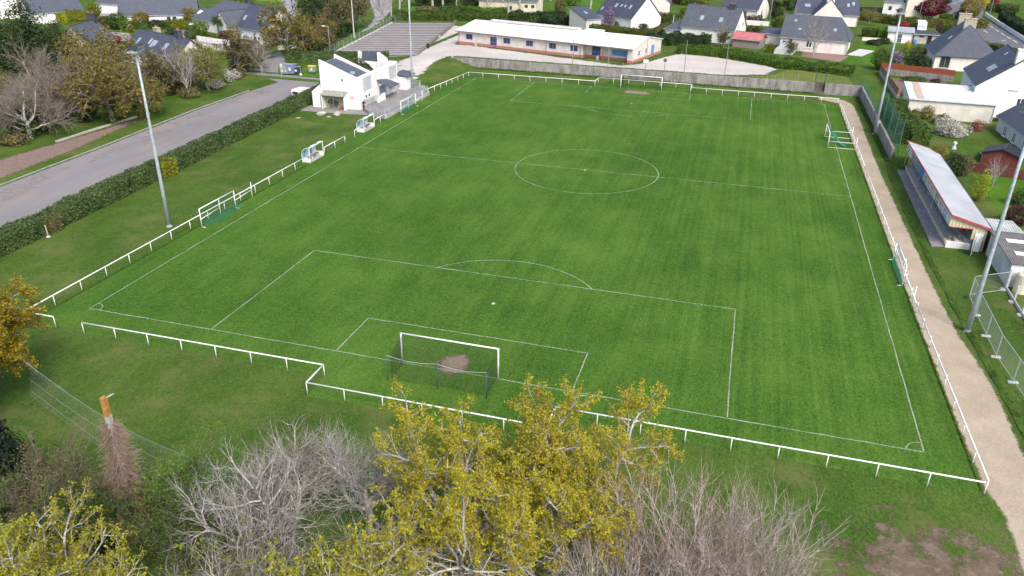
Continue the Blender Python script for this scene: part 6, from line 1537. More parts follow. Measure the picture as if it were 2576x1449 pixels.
tree('bare_tree', 'bare tree with reddish tips behind the large bare one, nearest the lawn', (28.8, -17.0, 0), 37, B2[:5], BARK_PALE, BARK_PALE, twig_last=BARK_TWIG, group=gb)
tree('bare_tree', 'dark ivy grown bare tree low at the bottom, left of centre', (32.4, -25.4, 0), 33, B2, BARK_OAK, BARK_PALE, L_YGREEN, 12, .12, .3, twig_last=BARK_TWIG, keep=.05, group=gb)
gi = 'bare birches in the foreground'
BIRCH = [lv(1.0, 0, 0, 0, 3, .05, .05, .16, taper=.9), lv(6.0, 14, 27, .1, 9, .07, .035, .07, taper=.3), lv(2.4, (10, 13), 30, .15, 6, .11, .07, .026), lv(1.05, (5, 7), 32, .15, 3, .15, .05, .011), lv(.5, (1, 2), 30, .2, 2, .18, .03, .006)]
tree('birch_thicket', 'broad thicket of upright pinkish grey bare birch stems at the bottom right of centre', (50.0, -17.8, 0), 41, BIRCH, BARK_PINK, BARK_PINK, twig_last=BARK_RED, group=gi)
BI2 = [dict(a) for a in BIRCH]; BI2[1]['len'] = 4.3
tree('birch_thicket', 'lower bare birch thicket with red brown tips at the right of the foreground', (53.0, -17.4, 0), 42, BI2, BARK_PINK, BARK_PINK, twig_last=BARK_TWIG, group=gi)
BI3 = [dict(a) for a in BIRCH]; BI3[1]['len'] = 5.0
tree('birch_thicket', 'bare birch clump in front at the very bottom between yellow oak and thicket', (47.2, -21.0, 0), 43, BI3, BARK_PINK, BARK_PALE, twig_last=BARK_RED, group=gi)
tree('birch_thicket', 'pale bare birch clump at the bottom edge right of the frontmost clump', (51.2, -22.2, 0), 44, BI2, BARK_PINK, BARK_PALE, twig_last=BARK_TWIG, group=gi)
# conifer at the left edge
def conifer(label, loc, h, r, leaf, seed, dens=1.0, size=.28, group=None):
    nr = np.random.default_rng(seed); t = thing('conifer', label, 'tree', loc, 0, group)
    MB().tube([(0, 0, -.2), (0, 0, h * .95)], [h * .028, .03], 7).build('trunk', BARK, t)
    nm = NM(); C = []; O = []
    for z_ in np.arange(h * .06, h, h * .022):
        rr = r * (1 - (z_ / h) ** 2.4) ** .75 * nr.uniform(.75, 1.15) + .1
        for a in nr.uniform(0, 6.28, max(5, int(13 * (1 - z_ / h) + 4))):
            l = rr * nr.uniform(.6, 1.15); n = int(26 * dens * l / r + 5)
            q = nr.random(n) ** .6; sp = .12 * r * (0.3 + q)
            x = np.stack([np.cos(a) * l * q, np.sin(a) * l * q, z_ - .16 * l * q + .0 * q], 1) + nr.normal(0, 1, (n, 3)) * sp[:, None] * [1, 1, .45]
            C.append(x); O.append(np.repeat([[np.cos(a) * .5, np.sin(a) * .5, .3]], n, 0))
    nm.leaves(np.concatenate(C), size, nr, .2, .5, np.concatenate(O)); nm.build('crown', leaf, t); return t
conifer('very dark conifer at the left edge below the ochre oak', (11.6, -19.4, 0), 5.2, 1.5, L_BLACK, 51, 1.4, .2)
# undergrowth in the foreground
def brush(label, x, y_, h, w, leaf, twig, seed, per=5, size=.10, keep=1.0):
    a = math.degrees(math.atan2(w * .5, h))
    SP = [lv(.25, 0, 0, 0, 2, .1, .02, .07, taper=.9), lv(h * .95, 13, a * .9, .05, 6, .13, .02, .028, taper=.35), lv(h * .34, (9, 11), 38, .12, 4, .17, .03, .011), lv(h * .16, (4, 6), 40, .15, 2, .2, .03, .006)]
    tree('brush', label, (x, y_, 0), seed, SP, twig, twig, leaf, per, size, .16, 'undergrowth in the foreground', keep=keep, cat='shrub')
brush('fresh green tall shrub between the ivy pole and the bare tree', 24.0, -19.2, 4.0, 3.6, L_FRESH, BARK_TWIG, 71, 9, .12)
brush('mid green shrub in front of the fresh green one, below the ivy pole', 25.2, -21.6, 3.4, 4.0, L_GREEN, BARK_TWIG, 72, 9, .12)
brush('olive brown brush left of the ivy clad pole', 17.2, -19.6, 2.9, 3.4, L_BROWN, BARK_TWIG, 73, 5, .10)
brush('brown green brush between dark conifer and ivy pole', 14.8, -18.8, 2.6, 3.2, L_BROWN, BARK_TWIG, 74, 5, .10)
brush('thin brown brush behind the dark undergrowth at the left', 15.6, -21.4, 2.4, 3.4, L_BROWN, BARK_TWIG, 75, 4, .10)
brush('green brown brush at the foot of the ivy clad pole', 20.6, -20.6, 2.2, 3.0, L_GREEN, BARK_TWIG, 76, 6, .11)
brush('twiggy green shrub under the left side of the large bare tree', 27.4, -22.8, 2.8, 3.4, L_GREEN, BARK_TWIG, 77, 7, .11)
brush('tangled brown green brush between the conifer and the sparse oak', 13.4, -21.6, 2.6, 3.6, L_GREEN, BARK_TWIG, 79, 6, .11)
brush('tangled green brush behind the top of the sparse oak', 18.6, -21.8, 2.6, 4.0, L_GREEN, BARK_TWIG, 80, 7, .11)
brush('dull green brush in the gap left of the fresh green shrub', 22.0, -18.6, 1.9, 3.2, L_GREEN, BARK_TWIG, 81, 6, .11)
brush('red brown bramble right of the ivy clad pole', 22.6, -20.4, 2.0, 2.6, L_BROWN, BARK_RED, 78, 4, .10)
for lab, x, y_, w, h, lf, sz, de in (
    ('dark green undergrowth at the bottom left behind the sparse oak', 20.4, -22.8, 5.4, 1.6, L_DARK, .16, .9),
    ('deep green bramble right of the sparse oak at the bottom', 27.6, -24.6, 4.6, 1.6, L_DARK, .16, .9),
    ('ivy covered shrub at the foot of the large bare tree', 31.4, -22.6, 2.4, 2.8, L_GREEN, .13, .5),
    ('green brown bramble at the left edge under the ochre oak', 17.4, -24.0, 5.5, 1.7, L_DARK, .16, .8),
    ('low dark bramble in the corner beneath the ochre oak', 13.2, -20.8, 4.0, 1.5, L_DARK, .16, .8)):
    shrub(lab, 0, 0, w, h, lf, 0, sz, de, world=(x, y_), seed=int(x * 31 + 7), group='undergrowth in the foreground')
# ivy-clad pole with dead stems
t = thing('ivy_clad_pole', 'old concrete pole overgrown with dead brown ivy, orange lichen on its bare top', 'pole', (20.3, -19.2, 0))
MB().prism([(-.13, -.13, -.2), (.13, -.13, -.2), (.13, .13, -.2), (-.13, .13, -.2)], (0, 0, 6.9)).build('pole', CONC, t)
MB().prism([(-.132, -.132, 6.62), (.132, -.132, 6.62), (.12, .12, 6.62), (-.132, .132, 6.62)], (0, 0, 1.15)).build('lichened_top', mat('orange_lichen', (.30, .16, .04), (.46, .25, .06), rough=.95, scale=5, fine=.2), t)
MB().tube([(.1, .1, 7.72), (.42, .28, 7.90)], .04, 6).build('bracket', GALV, t)
nr = np.random.default_rng(77); nm = NM(); rg = random.Random(77)
for i in range(1500):
    z_ = .3 + 6.0 * rg.random() ** .85; a = rg.uniform(0, 6.28); l = (.55 + .75 * abs(math.sin(1.7 * z_ + 1.3 * math.sin(2 * a) + a))) * (.28 + .72 * math.sin(math.pi * min(1, (1 - z_ / 6.7) ** 1.35 * 1.0 + .04)) ** .9) * rg.uniform(.5, 1.15)
    P = [Vector((math.cos(a) * .13, math.sin(a) * .13, z_))]; d = Vector((math.cos(a), math.sin(a), rg.uniform(-.1, .35)))
    for k in range(4):
        d = (d + Vector((rg.gauss(0, .3), rg.gauss(0, .3), rg.gauss(0, .2) - .10))).normalized(); P.append(P[-1] + d * l / 4)
    nm.tube([tuple(p) for p in P], .013, .007, 3)
nm.build('dead_ivy', BARK_RED if False else barkmat('dead_ivy_stems', (.20, .125, .095), (.33, .23, .185), (.43, .33, .28), .3), t)
# sagging net between trees and pole
t = thing('sagging_net', 'sagging old ball net strung past the ivy clad pole on pale ropes', 'net', (12.5, -15.5, 0)); o = Vector((12.5, -15.5, 0))
cab = lambda z0, z1, off: (lambda u: Vector((8.6 + 18.4 * u, -13.7 - 5.2 * u + off, z0 + (z1 - z0) * u - 1.1 * math.sin(math.pi * u))))
nm = NM(); nf = NM()
levels = [(4.6, 4.4), (3.2, 3.4), (2.2, 2.0)]
for z0, z1 in levels: f = cab(z0, z1, 0); nm.tube([tuple(f(k / 24) - o) for k in range(25)], .006, .006, 4)
for k in range(30):
    q = k / 29; f = cab(4.6 - 2.5 * q, 4.4 - 2.5 * q, .25 * math.sin(q * 5)); nf.tube([tuple(f(j / 20) - o) for j in range(21)], .0015, .0015, 3)
nm.build('rope', NET_GREY, t); nf.build('net_cord', NET_GREY, t)

# --- hedges
hedge('long clipped laurel hedge between the access road and the left lawn', [(-16.2, -16), (-16.4, 6), (-17.7, 35), (-19.6, 67), (-20.4, 85)], 2.1, 1.85, L_HEDGE, .17, 1.0, 0, seed=2, rag=.17)
o_ = hedge('bright yellow stretch of the long laurel hedge behind the left mast', [(-17.05, 30.2), (-17.15, 32.6)], 2.2, 1.9, L_HEDGEY, .17, 1.0, 0, seed=3)
o_ = hedge('brown withered patch in the long laurel hedge near the lichened bollard', [(-16.2, 12.2), (-16.25, 13.4)], 2.05, 1.7, L_BROWN, .17, .8, 0, seed=4)
hedge('laurel hedge between the refuse containers and the boules court', [(-40.5, 99.5), (-31, 102.2), (-20.5, 105.0)], 1.8, 1.9, L_HEDGE, .26, 1.0, None, seed=5)
shrub('big rounded hedge bush behind the clubhouse facade, in front of the little tower', 0, 0, 6.8, 6.8, L_HEDGE, .26, .34, 1.3, world=(-13.0, 78.6), depth=4.0, seed=11)
hedge('clipped olive green conifer hedge behind the right half of the hall roof', GP((1486, 88), (1560, 96), (1632, 105), z=1.7), 2.2, 2.5, L_THUJA, .24, 1.0, 1.7, seed=6, round_=.35, rag=.03)
hedge('clipped conifer hedge running back beside the bright white gable', GP((1636, 104), (1672, 82), (1712, 66), z=1.7), 1.6, 2.2, L_THUJA, .26, .8, 1.7, seed=7, rag=.03)
hedge('second clipped conifer hedge behind the round clipped bushes', GP((1652, 56), (1690, 60), (1742, 66), z=1.7), 2, 2.6, L_THUJA, .28, .8, 1.7, seed=8, rag=.03)
hedge('ragged dark green hedge in front of the slate house with the flue', GP((1628, 112), (1690, 112), (1782, 120), z=1.7), 3.6, 2.6, L_DARK, .28, .9, 1.7, seed=9, round_=.5, rag=.3)
hedge('tall grass bank along the upper edge of the gravel yard', [(35.5, 134.5), (46, 131.5), (57, 124.0), (62, 122.6), (69.8, 120.4)], 4.0, 1.6, L_GRASS, .26, .8, 1.7, 'long_grass', 'grass', .7, 10, 'stuff', .3)
hedge('overgrown green bramble hedge behind the boules court', [(-45, 163), (-36, 166), (-24, 169), (-14, 166)], 4.5, 2.2, L_GREEN, .32, .9, None, seed=12, round_=.5, rag=.35)
hedge('dark bramble bank behind the left part of the hall roof', [(-14, 170), (-2, 172), (5, 168)], 5, 2.2, L_DARK, .34, .8, None, seed=13, round_=.6, rag=.4)
hedge('bright green clipped hedge in front of the yellow house', GP((1172, 33), (1210, 38), (1274, 38), z=1.7), 2.2, 1.9, L_HEDGEY if False else L_FRESH, .30, .8, 1.7, seed=14, rag=.06)
hedge('long dark green hedge in front of the dark slatted fence at the upper right', GP((2168, 50), (2262, 64), (2405, 72), (2476, 70), z=1.7), 2, 2.2, L_THUJA, .32, .8, 1.7, seed=15, rag=.05)
hedge('grey green hedge in front of the greenery left of the white shed', GP((2168, 92), (2200, 95), z=1.7), 2, 2.1, L_GREEN, .26, .8, 1.7, seed=16, rag=.2)
hedge('bright green box hedge between grey hedge and white shed', GP((2202, 95), (2231, 95), z=1.7), 2, 2.3, L_FRESH, .26, .9, 1.7, seed=17, rag=.06)
hedge('yellow green hedge along the street behind the white wall', GP((2482, 26), (2560, 30), z=1.7), 2, 2.0, L_THUJA, .34, .8, 1.7, seed=18, rag=.06)
hedge('dark hedge at the right edge above the white street wall', GP((2524, 52), (2552, 76), (2600, 104), z=1.7), 3.0, 2.6, L_DARK, .30, .8, 1.7, seed=19, rag=.25)
hedge('olive hedge beside the slate house at the street bend', GP((2442, 120), (2500, 128), (2580, 152), z=1.7), 2.0, 1.5, L_THUJA, .28, .8, 1.7, seed=20, rag=.15)
hedge('sunlit yellow hedge in front of the lilac roofed bungalow', [G(x, y, .4)[:2] for x, y in ((108, 56), (165, 56), (222, 52))], 3.2, 2.8, L_YGREEN, .34, .9, .4, seed=21, rag=.2)
hedge('green hedge in front of the long white house', [G(x, y, .4)[:2] for x, y in ((330, 74), (400, 72), (470, 66))], 2.2, 1.6, L_GREEN, .30, .8, .4, seed=22, rag=.4)
hedge('climbing green hedge on the bank beside the ball net', [(72.6, 88), (73.0, 78), (73.8, 70)], 3.0, 2.4, L_GREEN, .24, .8, 1.5, seed=23, rag=.35, round_=.4)
hedge('long grass strip under the side wall along the sandy path', [(69.75, 66.8), (69.8, 85), (69.7, 107)], .35, .2, L_GRASS, .16, .7, 0, 'long_grass', 'grass', .5, 24, 'stuff', .5)
hedge('unmown grass under the long left rail', [(-2.85, -3.4), (-2.8, 18), (-2.7, 40)], .12, .09, L_GRASS, .08, .7, 0, 'long_grass', 'grass', .5, 25, 'stuff', .6)
hedge('unmown grass under the rail by the sandy path', [(66.35, -3), (66.1, 20), (66.05, 60), (65.95, 99)], .10, .07, L_GRASS, .08, .6, 0, 'long_grass', 'grass', .5, 26, 'stuff', .6)
hedge('unmown grass along the foot of the far retaining wall', [(-6, wall_y(-6) - .45), (62, wall_y(62) - .45)], .5, .25, L_GRASS, .17, .6, 0, 'long_grass', 'grass', .5, 27, 'stuff', .6)

# --- shrubs and bushes of the gardens: label, px, py, width, height, leaf, size
for a in (
    ('white blossoming shrub in the garden behind the grandstand roof', 2385, 356, 6.2, 3.4, L_WHITE, .75, .20),
    ('dark red flowering camellia right of the white blossoming shrub', 2452, 345, 2.2, 2.8, L_PINK, .75, .18),
    ('orange tipped low bush beside the white blossoming shrub', 2446, 372, 2.0, 1.3, L_OCHRE, .75, .17),
    ('yellow green bush against the corrugated garage wall', 2327, 307, 2.6, 2.6, L_YGREEN, 1.2, .18),
    ('dark brown bush between green hedge bank and garage', 2296, 306, 2.4, 2.2, L_BROWN, 1.2, .18),
    ('fresh green bush at the left end of the corrugated garage', 2270, 290, 3.0, 2.6, L_FRESH, 1.4, .19),
    ('round green bush right behind the top end of the grandstand', 2300, 368, 3.6, 3.0, L_GREEN, .9, .19),
    ('mid green bush above the white blossom, close to the ball net', 2292, 338, 3.4, 2.8, L_GREEN, 1.2, .19),
    ('very dark evergreen bush leaning over the grandstand roof', 2394, 440, 3.6, 3.2, L_DARK, .75, .19),
    ('olive bush left of the stone statue', 2352, 418, 2.8, 3.0, L_OCHRE, .75, .18),
    ('brown green bush right of the stone statue', 2422, 440, 3.0, 2.8, L_BROWN, .75, .18),
    ('dark purple bush behind the workshop roof at the right edge', 2560, 566, 4.2, 2.6, L_PURPLE, .5, .18),
    ('green bush above the dark purple one at the right edge', 2566, 520, 3.4, 2.2, L_GREEN, .6, .18),
    ('bushy green tree left of the lilac shrub behind the board fence', 2215, 176, 5.2, 4.6, L_GREEN, 1.7, .26),
    ('lilac flowering shrub beside the bushy green tree', 2252, 165, 3.2, 3.4, L_LILAC, 1.7, .24),
    ('olive bush in front of the pinkish house wall behind the red fence', 2305, 180, 6.5, 4.0, L_DARK, 1.7, .28),
    ('pale green bush above the olive one near the garden path', 2308, 150, 5.0, 3.0, L_BROWN, 1.7, .27),
    ('small yellow conifer bush in the garden right of the white shed', 2282, 122, 1.6, 2.0, L_YELLOW, 1.7, .2),
    ('grey green bush in front of the white shed', 2222, 110, 4.2, 1.6, L_DARK, 1.7, .24),
    ('red flowering azalea behind the white shed', 2274, 70, 3.4, 1.6, L_RED, 1.7, .28),
    ('dark bush beside the camper van', 2300, 82, 4.4, 2.6, L_DARK, 1.7, .3),
    ('dark red bush right of the camper van', 2364, 84, 3.0, 2.6, L_PURPLE, 1.7, .28),
    ('pale green bush behind the grey shed', 2382, 92, 4.4, 3.2, L_YGREEN if False else L_GREEN, 1.7, .3),
    ('round yellow bush beside the tunnel greenhouse', 1937, 132, 2.4, 2.2, L_YELLOW if False else L_YGREEN, 1.7, .2),
    ('pale round clipped bush behind the bright gable', 1674, 60, 4.2, 3.0, L_THUJA, 1.7, .28),
    ('darker round clipped bush right of the pale one', 1692, 66, 4.0, 2.8, L_GREEN, 1.7, .28),
    ('lilac tree in front of the tall white house', 1530, 66, 3.6, 5.0, L_LILAC, 1.7, .28),
    ('pale green small bush right of the lilac tree', 1556, 68, 3.0, 2.0, L_FRESH, 1.7, .26),
    ('dark round bush at the foot of the bright gable', 1618, 76, 3.2, 2.0, L_DARK, 1.7, .26),
    ('maroon bush in the row below the pink white house', 1889, 60, 3.4, 2.4, L_PURPLE, 1.7, .3),
    ('dark green cube bush in the row below the pink white house', 1908, 60, 3.0, 2.6, L_DARK, 1.7, .3),
    ('green bush at the left of the row below the pink white house', 1876, 60, 2.8, 2.4, L_GREEN, 1.7, .3),
    ('yellow green bush in the row behind the red roofed shed', 1885, 88, 2.8, 2.6, L_THUJA, 1.7, .26),
    ('maroon bush in the row behind the red roofed shed', 1898, 88, 2.6, 2.6, L_PURPLE, 1.7, .26),
    ('fresh green bush in the row behind the red roofed shed', 1912, 88, 2.8, 2.4, L_FRESH, 1.7, .26),
    ('palm like spiky bush in the garden left of the chimney gable', 1950, 47, 5.0, 3.6, L_DARK, 1.7, .32),
    ('green bush left of the big slate roof', 1955, 72, 4.4, 3.0, L_GREEN, 1.7, .3),
    ('bright yellow green bush behind the garden left of the big slate roof', 1968, 60, 5.5, 2.2, L_YGREEN, 1.7, .3),
    ('dark brush behind the hall roof at the foot of the twiggy bush', 1385, 66, 9.0, 4.0, L_DARK, 1.7, .34),
    ('brown twiggy bush standing behind the hall roof', 1408, 52, 4.6, 6.5, L_BROWN, 1.7, .26),
    ('small bush left of the dark brush behind the hall roof', 1352, 60, 6.0, 2.2, L_GREEN, 1.7, .34),
    ('big round green bush at the top beside the lawn', 1435, 14, 7.0, 4.0, L_FRESH, 1.7, .42),
    ('brown bush on the bank under the first bare trunk', 1075, 34, 10.0, 2.6, L_BROWN, 1.2, .4),
    ('green bush on the bank under the second bare trunk', 1135, 40, 11.0, 3.0, L_GREEN, 1.4, .4),
    ('dark hedge bush behind the bank at the top centre', 1190, 20, 9.0, 4.5, L_DARK, 1.6, .45),
    ('dark tree mass at the top behind the bare trunks', 1110, 8, 16.0, 6.0, L_DARK, 1.4, .5),
    ('second dark tree mass at the top behind the bare trunks', 1060, 6, 12.0, 6.0, L_DARK, 1.4, .5),
    ('bright yellow forsythia bush behind the utility pole', 880, 22, 5.0, 4.0, L_YELLOW, 1.0, .34),
    ('white blossoming bush along the stone edged lane at the left', 672, 118, 4.6, 2.6, L_WHITE, .4, .26),
    ('second white blossoming bush right of the first along the lane', 652, 122, 3.4, 2.2, L_WHITE, .4, .26),
    ('dark round bush in front of the house gable by the lane', 702, 112, 4.8, 3.6, L_DARK, .4, .28),
    ('fresh green bush in front of the palm and pointed wing', 506, 94, 5.0, 4.6, L_FRESH, .4, .28),
    ('small dark purple bush below the pointed white wing', 570, 100, 4.0, 2.4, L_PURPLE, .4, .28),
    ('olive bush in front of the pointed wing right side', 590, 106, 4.4, 4.0, L_OCHRE, .4, .28),
    ('sunny yellow round tree beside the yellow hedge', 240, 46, 5.4, 4.6, L_YGREEN, .4, .34),
    ('sunny yellow bush below the round yellow tree', 246, 70, 4.0, 3.0, L_YGREEN, .4, .3),
    ('olive bush in front of the long white house', 358, 68, 6.0, 4.4, L_OCHRE, .4, .3),
    ('small fresh green tree left of the long white house', 313, 78, 3.6, 4.2, L_FRESH, .4, .3),
    ('orange copper bush beside the small fresh green tree', 330, 82, 2.2, 2.2, L_OCHRE, .4, .26),
    ('dark rounded bush in front of the long white house', 396, 72, 5.4, 2.6, L_DARK, .4, .3),
    ('dark green bush with red blossom at the left of the blue slate house', 295, 108, 3.0, 1.8, L_RED, .4, .26),
    ('green bush between chimney roof and pale wall at the left', 485, 98, 5.0, 2.6, L_GREEN, .4, .28),
    ('yellow green big bush beyond the hip roof at the top left', 612, 20, 8.0, 5.5, L_YGREEN, .4, .42),
    ('olive bush right of the palm', 545, 100, 3.2, 1.6, L_FRESH, .4, .26),
    ('olive green round tree standing at the street bend', 2435, 52, 8.4, 7.4, L_THUJA if False else L_OCHRE, 1.7, .32),
    ('dark juniper bush below the round tree at the bend', 2410, 52, 4.0, 3.2, L_DARK, 1.7, .3),
    ('feathery green bush on the bank between ball net and garage, upper', 2282, 268, 3.6, 3.0, L_GREEN, 1.7, .2),
    ('fresh green bush on the bank below the feathery one', 2290, 318, 3.0, 2.2, L_FRESH, 1.4, .19),
    ('dark green bush on the bank at the lower end of the ball net', 2268, 372, 3.0, 2.4, L_GREEN, 1.0, .19),
    ('grey green shrub filling the gap behind the white blossom', 2360, 325, 3.4, 2.6, L_BROWN, .9, .19),
    ('small dark bush at the foot of the shuttered house', 2508, 318, 2.0, 1.4, L_DARK, .9, .18),
    ('orange flowering bush at the garage end by the white door', 2497, 288, 1.6, 2.2, L_OCHRE, 1.0, .18),
    ('low green planting along the vegetable bed under the red fence', 2300, 206, 6.0, .9, L_GREEN, 1.7, .2),
    ('dark purple low plant against the block wall of the red fence', 2352, 210, 2.4, 1.0, L_PURPLE, 1.7, .2),
    ('pale green bush beside the lilac, toward the garden path', 2270, 150, 3.4, 2.2, L_FRESH, 1.7, .25),
    ('dark low shrubs along the pale garden wall', 2200, 112, 6.0, 1.2, L_DARK, 1.7, .25),
    ('palm like grass tuft at the right of the garden path', 2330, 168, 2.6, 2.0, L_FRESH, 1.7, .25),
    ('fresh green low bush in the top right front garden', 2374, 46, 5.0, 1.8, L_FRESH, 1.7, .34),
    ('olive bush left of the red maple behind the long dark hedge', 2262, 56, 4.0, 2.6, L_GREEN, 1.7, .32),
    ('olive round bush in front of the hip roof annex', 2010, 60, 4.0, 2.4, L_GREEN, 1.7, .3),
    ('mixed green bush at the top centre right before the dark wing', 1990, 26, 7.0, 3.4, L_GREEN, 1.7, .36),
    ('brown bush at the top beside the palm garden', 1940, 22, 6.0, 3.0, L_BROWN, 1.7, .36),
    ('dark maroon bush behind the iron gate at the top', 1702, 8, 6.0, 4.0, L_PURPLE, 1.7, .4),
    ('green bush at the top right of the maroon one', 1720, 12, 6.0, 3.6, L_GREEN, 1.7, .4),
    ('yellowish brush at the top behind the weathered roof', 1762, 8, 9.0, 3.0, L_YGREEN, 1.7, .42),
    ('green cube hedge bush on the lawn left of the weathered roof', 1722, 40, 4.0, 2.8, L_FRESH, 1.7, .32),
    ('dark bush under the green cube bush by the drive', 1716, 56, 3.4, 2.2, L_DARK, 1.7, .3),
    ('sunny green bush in front of the lilac roofed bungalow, left', 120, 50, 5.0, 3.0, L_YGREEN, .4, .34),
    ('olive tree like bush beside the lane at the left', 300, 74, 6.0, 4.4, L_GREEN, .4, .32),
    ('pale olive bush below the street at the left', 272, 70, 6.0, 3.4, L_THUJA, .4, .32),
    ('green bush in front of the long white house, right end', 455, 74, 6.0, 2.6, L_YGREEN, .4, .32),
    ('olive tree like bush before the blue hip roof', 480, 62, 6.0, 4.8, L_OCHRE, .4, .34),
    ('dark round bush on the lane island', 440, 90, 5.0, 2.0, L_DARK, .4, .3),
    ('columnar dark conifer at the top behind the red maple', 2382, 14, 2.8, 6.0, L_DARK, 1.7, .34),
    ('yellow flowering bush at the top beside the street', 2474, 14, 4.0, 3.0, L_YELLOW, 1.7, .36),
    ('red azalea bush at the top right by the lamp', 2502, 10, 3.6, 2.2, L_RED, 1.7, .36),
    ('dark rounded bush behind the white street wall', 2514, 32, 4.4, 2.8, L_DARK, 1.7, .32),
    ('dark bush at the top right corner garden', 2545, 36, 4.0, 2.4, L_DARK, 1.7, .32),
):
    shrub(*a[:6], a[6], a[7], .75)
for i, (px, py) in enumerate(((570, 206), (590, 200), (545, 222), (480, 244), (605, 193))):
    shrub(['white blackthorn blossom bush along the left verge, largest', 'white blackthorn bush right of the largest along the verge', 'grey white blackthorn bush left of the largest along the verge', 'pale twiggy blackthorn at the left start of the verge bushes', 'small blackthorn bush at the right end of the verge bushes'][i], px, py, [4, 3, 4, 5, 3][i], [2.6, 2.0, 2.0, 1.8, 2.2][i], L_WHITE if i < 3 else L_BROWN, 0, .2, .6, group='blackthorn bushes along the verge')

L_LIME = leafmat('lime_leaves', [(0.20, 0.24, 0.02), (0.32, 0.38, 0.03), (0.42, 0.46, 0.05)], trans=0.4)
shrub('small bright yellow green tree in the lawn behind the grandstand', 2458, 506, 2.3, 4.0, L_LIME, .75, .15, .55, 'young_tree', 'tree', stems=True)
hedge('darker long grass along the right edge of the sandy path', [(69.3, 62), (69.3, 45), (69.5, 30), (69.9, 18), (70.4, 6), (70.6, -3)], .5, .06, L_GRASS, .12, .35, 0, 'long_grass', 'grass', .5, 28, 'stuff', .6)
# --- background trees from prototypes
OCH = [lv(3.2, 0, 0, 0, 4, .07, .04, .32, taper=.75), lv(4.6, 7, 54, .4, 6, .18, .05, .15), lv(2.3, (6, 7), 50, .2, 4, .2, .03, .07), lv(1.1, (4, 6), 48, .2, 3, .2, .02, .03)]
BOAK = [lv(2.6, 0, 0, 0, 4, .07, .04, .34, taper=.75), lv(5.2, 7, 62, .4, 7, .20, .03, .16), lv(2.7, (7, 8), 46, .2, 5, .2, .03, .06), lv(1.3, (6, 8), 42, .15, 3, .2, .03, .026), lv(.6, (3, 4), 40, .2, 2, .2, .02, .014)]
BOAK[1]['trop'] = .02; BOAK[2]['n'] = (9, 11); BOAK[3]['n'] = (7, 9)
SLIM = [lv(2.2, 0, 0, 0, 4, .04, .05, .12, taper=.8), lv(4.6, 8, 32, .2, 6, .08, .06, .06, taper=.3), lv(1.7, (8, 10), 34, .2, 4, .12, .05, .024), lv(.8, (4, 6), 34, .2, 2, .15, .04, .013)]
STUMP = [lv(6.5, 0, 0, 0, 6, .05, .03, .34, taper=.7), lv(5.0, 4, 34, .35, 6, .12, .05, .17), lv(2.4, (3, 5), 48, .3, 4, .2, .02, .06), lv(1.0, (2, 4), 48, .3, 2, .2, .02, .025)]
def ivy(t, br, tips, rg, nr):
    P = br[0][0]; C = []
    for k in range(len(P) - 1):
        for j in range(170): C.append(tuple(P[k].lerp(P[k + 1], rg.random()) + Vector((rg.gauss(0, .42), rg.gauss(0, .42), rg.gauss(0, .2)))))
    nm = NM(); nm.leaves(C, .26, nr); nm.build('ivy', L_GREEN, t)
PROTO = {}
def protobuild(kind, label, loc, group):
    if kind == 'ochre': return tree('ochre_oak', label, loc, 61, OCH, BARK_OAK, BARK_TWIG, L_OCHRE, 16, .30, .42, group, extra=ivy)
    if kind == 'olive': return tree('olive_tree', label, loc, 62, OCH, BARK_OAK, BARK_TWIG, L_BROWN, 20, .30, .45, group)
    if kind == 'ygreen': return tree('young_leaf_tree', label, loc, 63, OCH, BARK_OAK, BARK_TWIG, L_YGREEN, 13, .26, .42, group)
    if kind == 'bareoak': return tree('bare_oak', label, loc, 64, BOAK, BARK_PALE, BARK_TWIG, group=group, twig_last=BARK_TWIG, extra=ivy)
    if kind == 'slim': return tree('bare_tree', label, loc, 65, SLIM, BARK_PALE, BARK_PALE, group=group, twig_last=BARK_TWIG)
    if kind == 'stump': return tree('bare_lopped_tree', label, loc, 66, STUMP, BARK_PALE, BARK_PALE, group=group)
    if kind == 'conifer': return conifer(label, loc, 11.0, 4.6, L_CONIFER, 67, 1.6, .34, group)
def place(kind, label, loc, rz=0.0, s=1.0, group=None):
    if kind not in PROTO:
        o = protobuild(kind, label, loc, group); PROTO[kind] = o; o.scale = (s, s, s) if not isinstance(s, tuple) else s; o.rotation_euler = (0, 0, rz)
    else: o = copy_tree(PROTO[kind], loc, rz, s, label, group)
    return o
def at(px, py, z=0.0): p = G(px, py, z); return (p.x, p.y, z)
gl = 'trees along the left access road'
place('bareoak', 'bare sprawling oak with pale branches at the left edge', at(78, 348), 0.4, (1.22, 1.22, 1.0), gl)
place('bareoak', 'second bare oak farther left, partly outside the picture', (-50, 32, 0), 2.2, 1.05, gl)
place('bareoak', 'bare grey oak behind the sprawling one, below the dark conifers', (-57, 54, 0), 4.2, 1.15, gl)
place('bareoak', 'bare spreading oak between the sprawling oak and the leaning ochre oak', (-49, 47, 0), 5.3, (1.15, 1.15, .95), gl)
place('bareoak', 'bare brown oak behind the thin ochre oak', (-49, 61, 0), 1.3, (1.1, 1.1, .85), gl)
place('bareoak', 'low bare oak behind the pale twiggy tree', (-46, 75, 0), 3.3, (.9, .9, .7), gl)
place('ochre', 'leaning ochre budding oak beside the kerb wall', at(288, 312), 0.9, 1.25, gl)
place('ochre', 'ochre oak behind the leaning one, under the stone gable', (-53, 64, 0), 3.1, 1.25, gl)
place('ochre', 'small ochre oak with thin trunk right of the leaning oak', at(357, 295), 4.6, .85, gl)
place('ochre', 'ochre oak between the grey bare oak and the dark conifers', (-60, 68, 0), 5.4, 1.15, gl)
place('olive', 'olive brown tree between thin oak and pale twiggy tree', (-45.5, 68, 0), 0.3, .8, gl)
